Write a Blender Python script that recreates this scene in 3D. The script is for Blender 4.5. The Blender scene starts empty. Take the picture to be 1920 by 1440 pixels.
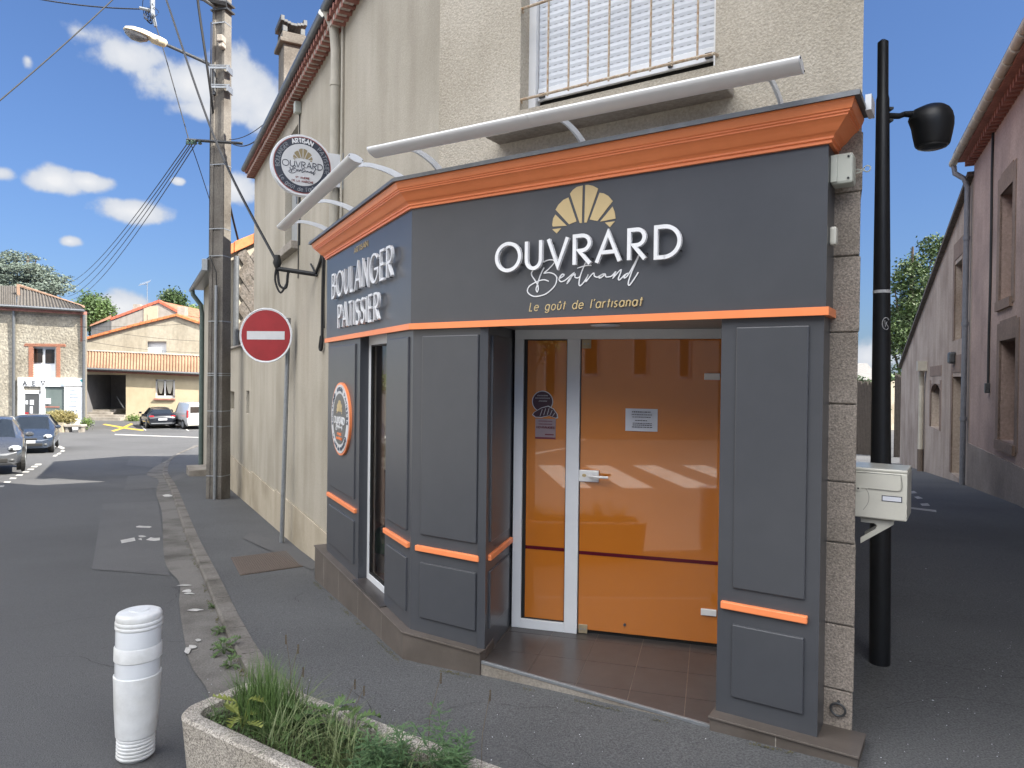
import bpy, bmesh, math, random
from mathutils import Vector, Matrix, noise
random.seed(7)
R = math.radians
scene = bpy.context.scene
COL = scene.collection
# ---------------------------------------------------------------- camera
EYE = Vector((0, 0, 1.71)); FPX = 1331.0
_r, _p = .0122, -math.atan(13.5/1331)
_fw = Vector((0, math.cos(_p), math.sin(_p))); _u0 = Vector((0, -math.sin(_p), math.cos(_p))); _r0 = Vector((1, 0, 0))
_rt = _r0*math.cos(_r) + _u0*math.sin(_r); _up = -_r0*math.sin(_r) + _u0*math.cos(_r)
cam = bpy.data.cameras.new('camera'); camo = bpy.data.objects.new('camera', cam); COL.objects.link(camo)
cam.sensor_width = 36; cam.lens = FPX/1920*36; cam.clip_start = .05; cam.clip_end = 2000
camo.matrix_world = Matrix(((_rt.x, _up.x, -_fw.x, EYE.x), (_rt.y, _up.y, -_fw.y, EYE.y), (_rt.z, _up.z, -_fw.z, EYE.z), (0, 0, 0, 1)))
scene.camera = camo
# ---------------------------------------------------------------- sun and sky
SUN_EL, SUN_H = R(40.5), Vector((.9, -.44, 0)).normalized()
sd = SUN_H*math.cos(SUN_EL) + Vector((0, 0, math.sin(SUN_EL)))
sl = bpy.data.lights.new('sun', 'SUN'); sl.energy = 3.3; sl.angle = R(.5); sl.color = (1, .94, .84)
so = bpy.data.objects.new('sun', sl); COL.objects.link(so); so.rotation_euler = sd.to_track_quat('Z', 'Y').to_euler(); so.location = sd*50
scene.view_settings.view_transform = 'Standard'; scene.view_settings.look = 'None'
scene.view_settings.exposure = 2.05; scene.view_settings.gamma = 1
W = bpy.data.worlds.new('World'); scene.world = W; W.use_nodes = True
nt = W.node_tree; nt.nodes.clear()
def N(t, k, **kw):
    n = t.nodes.new(k)
    for a, b in kw.items(): setattr(n, a, b)
    return n
def mth(t, op, a, b=None, c=None, clamp=False):
    n = t.nodes.new('ShaderNodeMath'); n.operation = op; n.use_clamp = clamp
    for i, v in enumerate((a, b, c)):
        if v is None: continue
        if isinstance(v, (int, float)): n.inputs[i].default_value = v
        else: t.links.new(v, n.inputs[i])
    return n.outputs[0]
sky = N(nt, 'ShaderNodeTexSky', sky_type='NISHITA', sun_disc=False, sun_elevation=SUN_EL, sun_rotation=math.atan2(SUN_H.x, SUN_H.y), air_density=1.25, dust_density=.7, ozone_density=2.2, altitude=100)
tc = N(nt, 'ShaderNodeTexCoord'); sep = N(nt, 'ShaderNodeSeparateXYZ'); nt.links.new(tc.outputs['Generated'], sep.inputs[0])
az = mth(nt, 'ARCTAN2', sep.outputs[0], sep.outputs[1]); el = mth(nt, 'ARCSINE', sep.outputs[2])
wn = N(nt, 'ShaderNodeTexNoise'); wn.inputs['Scale'].default_value = 9; wn.inputs['Detail'].default_value = 9; wn.inputs['Roughness'].default_value = .58; nt.links.new(tc.outputs['Generated'], wn.inputs[0])
wn2 = N(nt, 'ShaderNodeTexNoise'); wn2.inputs['Scale'].default_value = 26; wn2.inputs['Detail'].default_value = 6; nt.links.new(tc.outputs['Generated'], wn2.inputs[0])
CL = [(-.545, .385, .05, .022), (-.30, .30, .04, .05), (.43, .012, .08, .02), (-.33, .07, .03, .02), (-.50, .372, .07, .03), (-.435, .352, .10, .038), (-.365, .352, .07, .05), (-.335, .33, .05, .035), (-.40, .325, .08, .02), (-.575, .222, .036, .016), (-.54, .225, .03, .012), (-.49, .196, .045, .016), (-.558, .154, .014, .008),
      (-.376, .236, .035, .020), (-.625, .221, .018, .012), (-.505, .080, .045, .020), (-.421, .072, .030, .018), (-.441, .239, .010, .006), (.46, .03, .05, .03), (-.60, .345, .010, .012), (-.62, .06, .08, .02),
      (-2.3, .62, .9, .22), (2.6, .7, .9, .3), (-3.1, .9, .8, .4), (-1.6, .95, .8, .30), (1.5, .25, .3, .08)]  # unseen clouds added out of frame to brighten the shaded fronts
cur = None
for a0, e0, ra, re in CL:
    da = mth(nt, 'DIVIDE', mth(nt, 'SUBTRACT', az, a0), ra); de = mth(nt, 'DIVIDE', mth(nt, 'SUBTRACT', el, e0), re)
    v = mth(nt, 'SUBTRACT', 1.0, mth(nt, 'SQRT', mth(nt, 'ADD', mth(nt, 'MULTIPLY', da, da), mth(nt, 'MULTIPLY', de, de))))
    cur = v if cur is None else mth(nt, 'MAXIMUM', cur, v)
cur = mth(nt, 'MAXIMUM', cur, -1.0)
m = mth(nt, 'ADD', cur, mth(nt, 'MULTIPLY', mth(nt, 'SUBTRACT', wn.outputs[0], .48), 2.5))
m = mth(nt, 'ADD', m, mth(nt, 'MULTIPLY', mth(nt, 'SUBTRACT', wn2.outputs[0], .5), .9))
mr = N(nt, 'ShaderNodeMapRange', interpolation_type='SMOOTHSTEP'); nt.links.new(m, mr.inputs[0]); mr.inputs[1].default_value = .02; mr.inputs[2].default_value = .52; mr.inputs[4].default_value = .97
cm = N(nt, 'ShaderNodeMixRGB'); cm.inputs[1].default_value = (1.25, 1.36, 1.55, 1); cm.inputs[2].default_value = (1.82, 1.83, 1.86, 1)
mr2 = N(nt, 'ShaderNodeMapRange'); nt.links.new(m, mr2.inputs[0]); mr2.inputs[1].default_value = .2; mr2.inputs[2].default_value = 1.2; nt.links.new(mr2.outputs[0], cm.inputs[0])
skg = N(nt, 'ShaderNodeGamma'); skg.inputs[1].default_value = .74; nt.links.new(sky.outputs[0], skg.inputs[0])
skm = N(nt, 'ShaderNodeMixRGB'); skm.blend_type = 'MULTIPLY'; skm.inputs[0].default_value = 1; nt.links.new(skg.outputs[0], skm.inputs[1]); skm.inputs[2].default_value = (.190, .268, .430, 1)
# unseen cloud bank added behind the viewer and high up as bright fill light
fill_mask = mth(nt, 'MULTIPLY', mth(nt, 'SUBTRACT', mth(nt, 'ABSOLUTE', az), 1.1), 2.5, clamp=True)
fill_cloud = N(nt, 'ShaderNodeMixRGB'); nt.links.new(fill_mask, fill_cloud.inputs[0]); nt.links.new(cm.outputs[0], fill_cloud.inputs[1]); fill_cloud.inputs[2].default_value = (12.2, 12.1, 11.9, 1); cm = fill_cloud
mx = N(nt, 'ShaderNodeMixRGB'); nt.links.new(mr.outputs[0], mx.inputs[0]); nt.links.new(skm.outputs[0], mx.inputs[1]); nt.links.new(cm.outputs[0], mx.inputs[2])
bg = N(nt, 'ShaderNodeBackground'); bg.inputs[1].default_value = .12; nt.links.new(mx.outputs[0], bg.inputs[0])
wo = N(nt, 'ShaderNodeOutputWorld'); nt.links.new(bg.outputs[0], wo.inputs[0])
# ---------------------------------------------------------------- survey of the place (metres), frames of the main planes
def ray(x, y):
    d = _fw + _rt*((x-960)/FPX) - _up*((y-720)/FPX)
    return d/d.y
def at(x, y, Y): return EYE + ray(x, y)*Y
def atz(x, y, z):
    d = ray(x, y); return EYE + d*((z-EYE.z)/d.z)
def frame(o, x, y): return Matrix(((x[0], y[0], 0, o[0]), (x[1], y[1], 0, o[1]), (0, 0, 1, o[2] if len(o) > 2 else 0), (0, 0, 0, 1)))
C0 = (-.660, 4.597)
FM = frame(C0, (.8374, -.5466), (.5466, .8374))        # shop front: x to the right, y into the building
LM = frame(C0, (.4655, -.885), (.885, .4655))          # side towards the long street: x = -distance from the corner
DM = frame((.009, 4.862), (.962, -.273), (.273, .962)) # entrance screen
RM = frame((2.8, 0), (-.4149, -.9099), (.9099, -.4149))  # houses across the lane: x = -distance along the lane
ID = Matrix.Identity(4)
def on(M, px, py, off=0.):
    Mi = M.inverted(); o = Mi @ EYE; d = Mi.to_3x3() @ ray(px, py); t = (off-o.y)/d.y
    p = o + d*t; return p.x, p.z
GL = [(-400, .15), (-30, .15), (0, -.02), (3.4, -.07), (4.6, -.124), (6.9, -.278), (8.6, -.413), (15.5, -.773), (20.7, -1.2), (27.5, -1.5), (48, -2.04), (60, -2.0), (900, -1.0)]
GR = [(-400, .15), (-30, .15), (0, .0), (3.2, .01), (5, 0.), (10.6, -.12), (14.85, -.45), (31, -1.86), (60, -2.6), (900, -2.6)]
def itp(v, T):
    if v <= T[0][0]: return T[0][1]
    for (a, b), (c, d) in zip(T, T[1:]):
        if v <= c: return b + (d-b)*(v-a)/(c-a)
    return T[-1][1]
def zg(X, Y):
    s = min(max((Y-4)/4, 0), 1); t = min(max((X+.7*(1-s))/(2.2+.8*s), 0), 1)
    return itp(Y, GL)*(1-t) + itp(Y, GR)*t
def gnd(px, py, off=0.):
    z = -.1
    for i in range(60):
        P = atz(px, py, z+off); z = .5*z + .5*zg(P.x, P.y)
    return P
# ---------------------------------------------------------------- materials
def mat(name, c1, c2=None, s=30, rough=.7, bump=0., bs=None, big=None, bigs=1.2, metal=0., coat=0., stretch=1., spec=.5, kind='noise', trans=0., ior=1.5, streak=None, bd=.01):
    m = bpy.data.materials.new(name); m.use_nodes = True; t = m.node_tree; b = t.nodes['Principled BSDF']
    b.inputs['Roughness'].default_value = rough; b.inputs['Metallic'].default_value = metal; b.inputs['Coat Weight'].default_value = coat; b.inputs['Coat Roughness'].default_value = .05
    b.inputs['Specular IOR Level'].default_value = spec; b.inputs['Transmission Weight'].default_value = trans; b.inputs['IOR'].default_value = ior
    if c2 is None: c2 = tuple(v*.88 for v in c1)
    tcn = N(t, 'ShaderNodeTexCoord'); mp = N(t, 'ShaderNodeMapping'); t.links.new(tcn.outputs['Object'], mp.inputs[0]); mp.inputs['Scale'].default_value = (1, 1, 1/stretch)
    if kind == 'voronoi':
        n = N(t, 'ShaderNodeTexVoronoi'); n.inputs['Scale'].default_value = s; sp = N(t, 'ShaderNodeSeparateColor'); t.links.new(n.outputs['Color'], sp.inputs[0]); fac = sp.outputs[0]; hgt = n.outputs['Distance']
    else:
        n = N(t, 'ShaderNodeTexNoise'); n.inputs['Scale'].default_value = s; n.inputs['Detail'].default_value = 5; n.inputs['Roughness'].default_value = .65; fac = n.outputs[0]; hgt = fac
        rr = N(t, 'ShaderNodeMapRange'); t.links.new(fac, rr.inputs[0]); rr.inputs[1].default_value = .32; rr.inputs[2].default_value = .68; fac = rr.outputs[0]
    t.links.new(mp.outputs[0], n.inputs[0])
    mx = N(t, 'ShaderNodeMixRGB'); t.links.new(fac, mx.inputs[0]); mx.inputs[1].default_value = (*c1, 1); mx.inputs[2].default_value = (*c2, 1); out = mx.outputs[0]
    if big:
        n2 = N(t, 'ShaderNodeTexNoise'); n2.inputs['Scale'].default_value = bigs; n2.inputs['Detail'].default_value = 6; t.links.new(mp.outputs[0], n2.inputs[0])
        r2 = N(t, 'ShaderNodeMapRange'); t.links.new(n2.outputs[0], r2.inputs[0]); r2.inputs[1].default_value = .42; r2.inputs[2].default_value = .68
        m2 = N(t, 'ShaderNodeMixRGB'); m2.blend_type = 'MULTIPLY'; t.links.new(r2.outputs[0], m2.inputs[0]); t.links.new(out, m2.inputs[1]); m2.inputs[2].default_value = (*big, 1); out = m2.outputs[0]
    if streak:
        mp3 = N(t, 'ShaderNodeMapping'); t.links.new(tcn.outputs['Object'], mp3.inputs[0]); mp3.inputs['Scale'].default_value = (1.5, 1.5, .25)
        n3 = N(t, 'ShaderNodeTexNoise'); n3.inputs['Scale'].default_value = 2.2; n3.inputs['Detail'].default_value = 5; t.links.new(mp3.outputs[0], n3.inputs[0])
        r3 = N(t, 'ShaderNodeMapRange'); t.links.new(n3.outputs[0], r3.inputs[0]); r3.inputs[1].default_value = .38; r3.inputs[2].default_value = 1.0
        m3 = N(t, 'ShaderNodeMixRGB'); m3.blend_type = 'MULTIPLY'; t.links.new(r3.outputs[0], m3.inputs[0]); t.links.new(out, m3.inputs[1]); m3.inputs[2].default_value = (*streak, 1); out = m3.outputs[0]
    t.links.new(out, b.inputs['Base Color'])
    if bump:
        bp = N(t, 'ShaderNodeBump'); bp.inputs['Strength'].default_value = bump; bp.inputs['Distance'].default_value = bd
        if bs:
            nb = N(t, 'ShaderNodeTexNoise'); nb.inputs['Scale'].default_value = bs; nb.inputs['Detail'].default_value = 4; t.links.new(mp.outputs[0], nb.inputs[0]); hgt = nb.outputs[0]
        t.links.new(hgt, bp.inputs['Height']); t.links.new(bp.outputs[0], b.inputs['Normal'])
    return m
M = {}
M['render'] = mat('beige_roughcast', (.56, .51, .43), (.38, .345, .285), 70, .9, .9, 85, (.78, .77, .74), .9, streak=(.74, .72, .68), bd=.008)
M['render2'] = mat('beige_smooth_render', (.47, .43, .36), (.39, .36, .30), 60, .9, .35, 90, (.80, .79, .76), .8, streak=(.66, .64, .60))
M['plinth'] = mat('cream_plinth_render', (.50, .44, .34), (.42, .37, .29), 40, .9, .2, 60, (.72, .70, .66), 1.4, streak=(.72, .70, .66))
M['granite'] = mat('speckled_granite', (.41, .355, .305), (.15, .13, .112), 110, .9, .9, 120, (.75, .75, .73), 3, bd=.006)
M['stone'] = mat('grey_stone', (.42, .38, .33), (.28, .25, .22), 40, .9, .5, 60, (.7, .7, .68), 2)
M['anthracite'] = mat('anthracite_paint', (.071, .075, .085), (.066, .070, .079), 8, .30, .02, 200, (.90, .91, .93), 1.1, streak=(.93, .93, .93))
M['orange'] = mat('orange_paint', (.96, .29, .11), (.92, .275, .10), 12, .36, .02, 200, (.94, .92, .9), 2)
M['zinc'] = mat('zinc_flashing', (.20, .21, .22), (.15, .16, .17), 14, .4, .1, metal=.6)
M['alu'] = mat('white_aluminium', (.72, .74, .77), (.68, .70, .73), 6, .32)
M['champagne'] = mat('pearl_aluminium', (.84, .84, .84), (.80, .80, .80), 10, .28, metal=.1)
M['letter'] = mat('white_letter_enamel', (.82, .83, .85), None, 6, .35)
M['gold'] = mat('matt_gold_film', (.56, .43, .22), (.53, .41, .21), 20, .45)
M['black'] = mat('black_coated_steel', (.012, .014, .017), (.009, .010, .012), 30, .42)
M['seal'] = mat('black_rubber', (.012, .012, .012), None, 30, .6)
M['orangeglass'] = mat('orange_tinted_glass', (.54, .170, .020), (.51, .160, .018), 1.2, .012, spec=.85, coat=.6, ior=1.62)
M['burgundy'] = mat('burgundy_strip', (.10, .008, .016), None, 20, .2)
M['carglass'] = mat('bluish_car_glass', (.022, .028, .036), (.018, .023, .03), 2, .04, spec=.8)
M['darkglass'] = mat('dark_window_glass', (.030, .022, .018), (.024, .018, .015), 2, .02, spec=.8)
M['tile'] = mat('brown_stoneware_tile', (.068, .060, .057), (.054, .048, .046), 14, .33, .05, 90, (.8, .8, .8), 4)
M['plinthtile'] = mat('brown_plinth_tile', (.125, .105, .092), (.105, .09, .079), 10, .55, .12, 90, (.75, .74, .72), 3)
M['concrete'] = mat('weathered_concrete', (.36, .33, .29), (.23, .21, .185), 60, .9, .5, 80, (.62, .60, .57), 2.2)
M['polec'] = mat('pole_concrete', (.21, .195, .172), (.13, .12, .108), 35, .9, .4, 50, (.55, .52, .50), 1.6, streak=(.66, .63, .6))
M['asphalt'] = mat('road_asphalt', (.138, .139, .141), (.068, .069, .071), 130, .85, .9, 160, (.80, .80, .80), .35, bd=.006, spec=.35)
M['asphalt2'] = mat('pavement_asphalt', (.158, .160, .163), (.058, .060, .063), 100, .85, 1., 130, (.76, .76, .76), .55, bd=.007, spec=.35)
M['patch'] = mat('asphalt_repair', (.143, .143, .144), (.072, .072, .074), 140, .88, .8, 160, (.85, .85, .85), .8, bd=.005)
M['gutterc'] = mat('gutter_concrete', (.20, .19, .175), (.115, .108, .10), 90, .9, .9, 60, (.50, .49, .46), 1.9, bd=.006)
M['kerbs'] = mat('kerb_granite', (.22, .205, .185), (.125, .115, .105), 60, .9, .8, 70, (.50, .49, .46), 2.6)
M['roadpaint'] = mat('white_road_paint', (.62, .61, .58), (.42, .41, .39), 50, .8, .1, big=(.7, .7, .7), bigs=4)
M['yellowpaint'] = mat('yellow_road_paint', (.62, .42, .06), (.5, .33, .05), 30, .8)
M['aggregate'] = mat('exposed_aggregate', (.56, .52, .46), (.15, .135, .12), 210, .9, .8, 220, (.88, .87, .85), 3, kind='voronoi', bd=.004)
M['plastic'] = mat('white_plastic', (.72, .74, .76), (.64, .66, .68), 26, .38, .04, 40, (.82, .81, .78), 7, streak=(.88, .87, .85))
M['reflect'] = mat('retroreflective_film', (.66, .69, .73), (.60, .63, .67), 5, .16, coat=.5)
M['red'] = mat('traffic_sign_red', (.33, .018, .025), (.29, .016, .022), 8, .45, big=(.85, .85, .85), bigs=5)
M['signwhite'] = mat('traffic_sign_white', (.62, .63, .65), (.56, .57, .59), 8, .45)
M['galv'] = mat('galvanised_steel', (.34, .36, .38), (.27, .29, .31), 20, .45, metal=.6)
M['steel'] = mat('dark_steel', (.10, .105, .11), (.07, .072, .075), 30, .5, metal=.5)
M['cable'] = mat('black_cable', (.015, .016, .018), None, 30, .6)
M['cream'] = mat('cream_enamel', (.60, .59, .52), (.56, .55, .49), 8, .32, coat=.2, big=(.92, .92, .9), bigs=4)
M['ivory'] = mat('ivory_plastic', (.50, .52, .46), (.46, .48, .43), 12, .45)
M['lampcream'] = mat('cream_lamp_housing', (.66, .58, .42), (.6, .53, .38), 8, .5)
M['lampglass'] = mat('clear_lamp_bowl', (.5, .52, .55), (.4, .42, .45), 10, .12, trans=.55)
M['terracotta'] = mat('terracotta_tile', (.42, .20, .115), (.27, .125, .075), 16, .85, .3, 40, (.6, .56, .52), 3)
M['orangetile'] = mat('orange_verge_tile', (.66, .23, .09), (.50, .165, .06), 10, .8, .2, 30, (.75, .72, .7), 2)
M['brickred'] = mat('brick_red_cornice', (.40, .18, .14), (.27, .12, .095), 18, .9, .5, 40, (.7, .68, .66), 3)
M['scallop'] = mat('pale_mortar_between_tiles', (.58, .50, .45), (.3, .24, .2), 24, .9, .3, 40)
M['slate'] = mat('mossy_fibre_slate', (.21, .185, .165), (.06, .055, .05), 26, .9, .6, 40, (.7, .66, .6), 6)
M['white'] = mat('white_pvc', (.74, .75, .76), (.70, .71, .72), 10, .45)
M['curtain'] = mat('lace_curtain', (.55, .52, .44), (.42, .4, .34), 30, .9)
M['paper'] = mat('white_paper', (.66, .68, .74), (.62, .64, .70), 6, .8)
M['ink'] = mat('dark_ink', (.035, .035, .045), None, 6, .8)
M['graphite'] = mat('dark_blue_grey_print', (.035, .042, .065), None, 6, .5)
M['pvcpipe'] = mat('painted_downpipe', (.47, .44, .37), (.41, .38, .32), 12, .6, big=(.8, .8, .78), bigs=2)
M['rust'] = mat('rusty_cream_iron', (.52, .47, .38), (.30, .17, .08), 55, .7, .3, 60)
M['castiron'] = mat('rusty_cast_iron', (.15, .115, .09), (.09, .07, .058), 60, .7, .4, 70)
M['shutter'] = mat('white_roller_slats', (.60, .63, .68), (.56, .59, .64), 8, .5)
M['greyshutter'] = mat('grey_painted_shutter', (.33, .34, .34), (.28, .29, .29), 12, .6)
# helpers ---------------------------------------------------------------- mesh builder
class MB:
    def __init__(s): s.v = []; s.f = []
    def add(s, vs, fs):
        n = len(s.v); s.v += [Vector(v) for v in vs]; s.f += [tuple(i+n for i in f) for f in fs]; return s
    def box(s, x0, x1, y0, y1, z0, z1, Mx=ID):
        vs = [Mx @ Vector(p) for p in ((x0, y0, z0), (x1, y0, z0), (x1, y1, z0), (x0, y1, z0), (x0, y0, z1), (x1, y0, z1), (x1, y1, z1), (x0, y1, z1))]
        return s.add(vs, [(0, 3, 2, 1), (4, 5, 6, 7), (0, 1, 5, 4), (1, 2, 6, 5), (2, 3, 7, 6), (3, 0, 4, 7)])
    def prism(s, pts, y0, y1, Mx=ID):                    # polygon in x,z pushed from y0 to y1
        n = len(pts); vs = [Mx @ Vector((p[0], y0, p[1])) for p in pts] + [Mx @ Vector((p[0], y1, p[1])) for p in pts]
        return s.add(vs, [tuple(range(n)), tuple(range(2*n-1, n-1, -1))] + [(i, i+n, (i+1) % n+n, (i+1) % n) for i in range(n)])
    def hprism(s, pts, z0, z1, Mx=ID):                   # polygon in x,y pushed from z0 to z1
        n = len(pts); vs = [Mx @ Vector((p[0], p[1], z0)) for p in pts] + [Mx @ Vector((p[0], p[1], z1)) for p in pts]
        return s.add(vs, [tuple(range(n-1, -1, -1)), tuple(range(n, 2*n))] + [(i, (i+1) % n, (i+1) % n+n, i+n) for i in range(n)])
    def quad(s, a, b, c, d): return s.add([a, b, c, d], [(0, 1, 2, 3)])
    def tube(s, path, r, n=8, cap=True, sx=1.):
        path = [Vector(p) for p in path]; rs = r if isinstance(r, (list, tuple)) else [r]*len(path); rings = []; ref = None
        for i, p in enumerate(path):
            t = (path[min(i+1, len(path)-1)] - path[max(i-1, 0)]).normalized()
            if ref is None: ref = Vector((0, 0, 1)) if abs(t.z) < .9 else Vector((1, 0, 0))
            a = t.cross(ref).normalized(); b = a.cross(t).normalized(); ref = b
            rings.append([p + (a*math.cos(k*2*math.pi/n)*sx + b*math.sin(k*2*math.pi/n))*rs[i] for k in range(n)])
        vs = [v for q in rings for v in q]; fs = []
        for i in range(len(path)-1):
            for k in range(n): fs.append((i*n+k, i*n+(k+1) % n, (i+1)*n+(k+1) % n, (i+1)*n+k))
        if cap: fs += [tuple(range(n-1, -1, -1)), tuple(range((len(path)-1)*n, len(path)*n))]
        return s.add(vs, fs)
    def lathe(s, prof, o=(0, 0, 0), n=24, Mx=ID, tilt=(0, 0)):   # profile (radius, height)
        vs = []
        for r, h in prof:
            for k in range(n):
                a = k*2*math.pi/n; vs.append(Mx @ Vector((o[0]+r*math.cos(a)+tilt[0]*h, o[1]+r*math.sin(a)+tilt[1]*h, o[2]+h)))
        fs = [(i*n+k, i*n+(k+1) % n, (i+1)*n+(k+1) % n, (i+1)*n+k) for i in range(len(prof)-1) for k in range(n)]
        return s.add(vs, fs + [tuple(range(n-1, -1, -1)), tuple(range((len(prof)-1)*n, len(prof)*n))])
    def disc(s, cx, cz, r, y0, y1, Mx=ID, n=32, rz=None):
        return s.prism([(cx+r*math.cos(k*2*math.pi/n), cz+(rz or r)*math.sin(k*2*math.pi/n)) for k in range(n)], y0, y1, Mx)
    def ribbon(s, pts, w, y0, y1, fn):                   # flat stroke of width w, fn maps (x, y, z) to the world
        pts = [Vector(p) for p in pts]; n = len(pts); L = []; Rr = []; closed = (pts[0]-pts[-1]).length < 1e-5
        if closed: pts = pts[:-1]; n -= 1
        for i in range(n):
            a = pts[(i-1) % n] if closed or i > 0 else None; b = pts[(i+1) % n] if closed or i < n-1 else None
            d1 = (pts[i]-a).normalized() if a is not None else None; d2 = (b-pts[i]).normalized() if b is not None else None
            if d1 is None: d1 = d2
            if d2 is None: d2 = d1
            n1 = Vector((-d1.y, d1.x)); n2 = Vector((-d2.y, d2.x)); q = n1+n2
            q = n1 if q.length < .3 else q.normalized(); k = w/2/max(q.dot(n1), .45)
            L.append(pts[i]+q*k); Rr.append(pts[i]-q*k)
        m_ = n if closed else n-1; vs = []
        for P in (L, Rr):
            for y in (y0, y1): vs += [fn(p.x, y, p.y) for p in P]
        fs = []
        for i in range(m_):
            j = (i+1) % n
            fs += [(i, j, 2*n+j, 2*n+i), (n+i, 3*n+i, 3*n+j, n+j), (i, n+i, n+j, j), (2*n+i, 2*n+j, 3*n+j, 3*n+i)]
        if not closed: fs += [(0, 2*n, 3*n, n), (n-1, 2*n-1, 4*n-1, 3*n-1)]
        return s.add(vs, fs)
    def wall(s, Mx, x0, x1, z0, z1, holes=(), depth=.2, y=0.):
        xs = sorted({x0, x1, *[h[0] for h in holes], *[h[1] for h in holes]}); zs = sorted({z0, z1, *[h[2] for h in holes], *[h[3] for h in holes]})
        for a, b in zip(xs, xs[1:]):
            for c, d in zip(zs, zs[1:]):
                if any(h[0] <= (a+b)/2 <= h[1] and h[2] <= (c+d)/2 <= h[3] for h in holes): continue
                s.quad(*[Mx @ Vector(p) for p in ((a, y, c), (b, y, c), (b, y, d), (a, y, d))])
        for a, b, c, d in holes:
            e = y+depth
            for q in (((a, y, c), (a, e, c), (a, e, d), (a, y, d)), ((b, y, c), (b, y, d), (b, e, d), (b, e, c)), ((a, y, c), (b, y, c), (b, e, c), (a, e, c)), ((a, y, d), (a, e, d), (b, e, d), (b, y, d))):
                s.quad(*[Mx @ Vector(p) for p in q])
        return s
    def sweep(s, prof, path, Mx=ID, cap=True):           # profile (out, z) along a horizontal path, out = right-hand side of travel
        P = [Vector(p).to_2d() for p in path]; n = len(P); k = len(prof); vs = []
        for i in range(n):
            d1 = (P[i]-P[i-1]).normalized() if i else (P[1]-P[0]).normalized(); d2 = (P[i+1]-P[i]).normalized() if i < n-1 else d1
            n1 = Vector((d1.y, -d1.x)); n2 = Vector((d2.y, -d2.x)); q = (n1+n2).normalized(); q = q/max(q.dot(n1), .3)
            vs += [Mx @ Vector((P[i].x+q.x*o, P[i].y+q.y*o, z)) for o, z in prof]
        fs = [(i*k+j, i*k+(j+1) % k, (i+1)*k+(j+1) % k, (i+1)*k+j) for i in range(n-1) for j in range(k)]
        if cap: fs += [tuple(range(k-1, -1, -1)), tuple(range((n-1)*k, n*k))]
        return s.add(vs, fs)
    def build(s, name, m, parent=None, label=None, cat=None, group=None, kind=None, smooth=False, bevel=0., fix=True):
        if parent is not None:
            o_ = Vector(parent.get('_o', (0, 0, 0)))
        else:
            lo = Vector([min(v[i] for v in s.v) for i in range(3)]); hi = Vector([max(v[i] for v in s.v) for i in range(3)])
            o_ = Vector(((lo.x+hi.x)/2, (lo.y+hi.y)/2, lo.z))
        me = bpy.data.meshes.new(name); me.from_pydata([tuple(v-o_) for v in s.v], [], s.f)
        if fix:
            bm = bmesh.new(); bm.from_mesh(me); bmesh.ops.recalc_face_normals(bm, faces=bm.faces); bm.to_mesh(me); bm.free()
        if smooth:
            for p in me.polygons: p.use_smooth = True
            if smooth != 2:
                try: me.set_sharp_from_angle(angle=R(38))
                except Exception: pass
        me.materials.append(M[m] if isinstance(m, str) else m)
        o = bpy.data.objects.new(name, me); COL.objects.link(o); o['_o'] = tuple(o_)
        if parent is not None: o.parent = parent
        else: o.location = o_
        if bevel:
            b = o.modifiers.new('bevel', 'BEVEL'); b.width = bevel; b.segments = 2; b.limit_method = 'ANGLE'; b.angle_limit = R(50)
        tag(o, label, cat, group, kind); return o
def tag(o, label=None, cat=None, group=None, kind=None):
    for k, v in (('label', label), ('category', cat), ('group', group), ('kind', kind)):
        if v: o[k] = v
def thing(name, loc, label, cat, group=None):
    o = bpy.data.objects.new(name, None); COL.objects.link(o); o.location = loc; o.empty_display_size = .2; o['_o'] = tuple(loc); tag(o, label, cat, group); return o
def copy_tree(o, parent=None):
    c = o.copy(); COL.objects.link(c); c.parent = parent
    for ch in list(o.children): copy_tree(ch, c)
    return c
def spline(pts, k=5):
    P = [Vector(p) for p in pts]; out = []
    for i in range(len(P)-1):
        a, b, c, d = P[max(i-1, 0)], P[i], P[i+1], P[min(i+2, len(P)-1)]
        for j in range(k):
            t = j/k; out.append(.5*((2*b)+(c-a)*t+(2*a-5*b+4*c-d)*t*t+(3*b-a-3*c+d)*t**3))
    return out + [P[-1]]
def sag(a, b, s, n=14):
    a, b = Vector(a), Vector(b); return [a.lerp(b, i/n) - Vector((0, 0, s*4*(i/n)*(1-i/n))) for i in range(n+1)]
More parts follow.
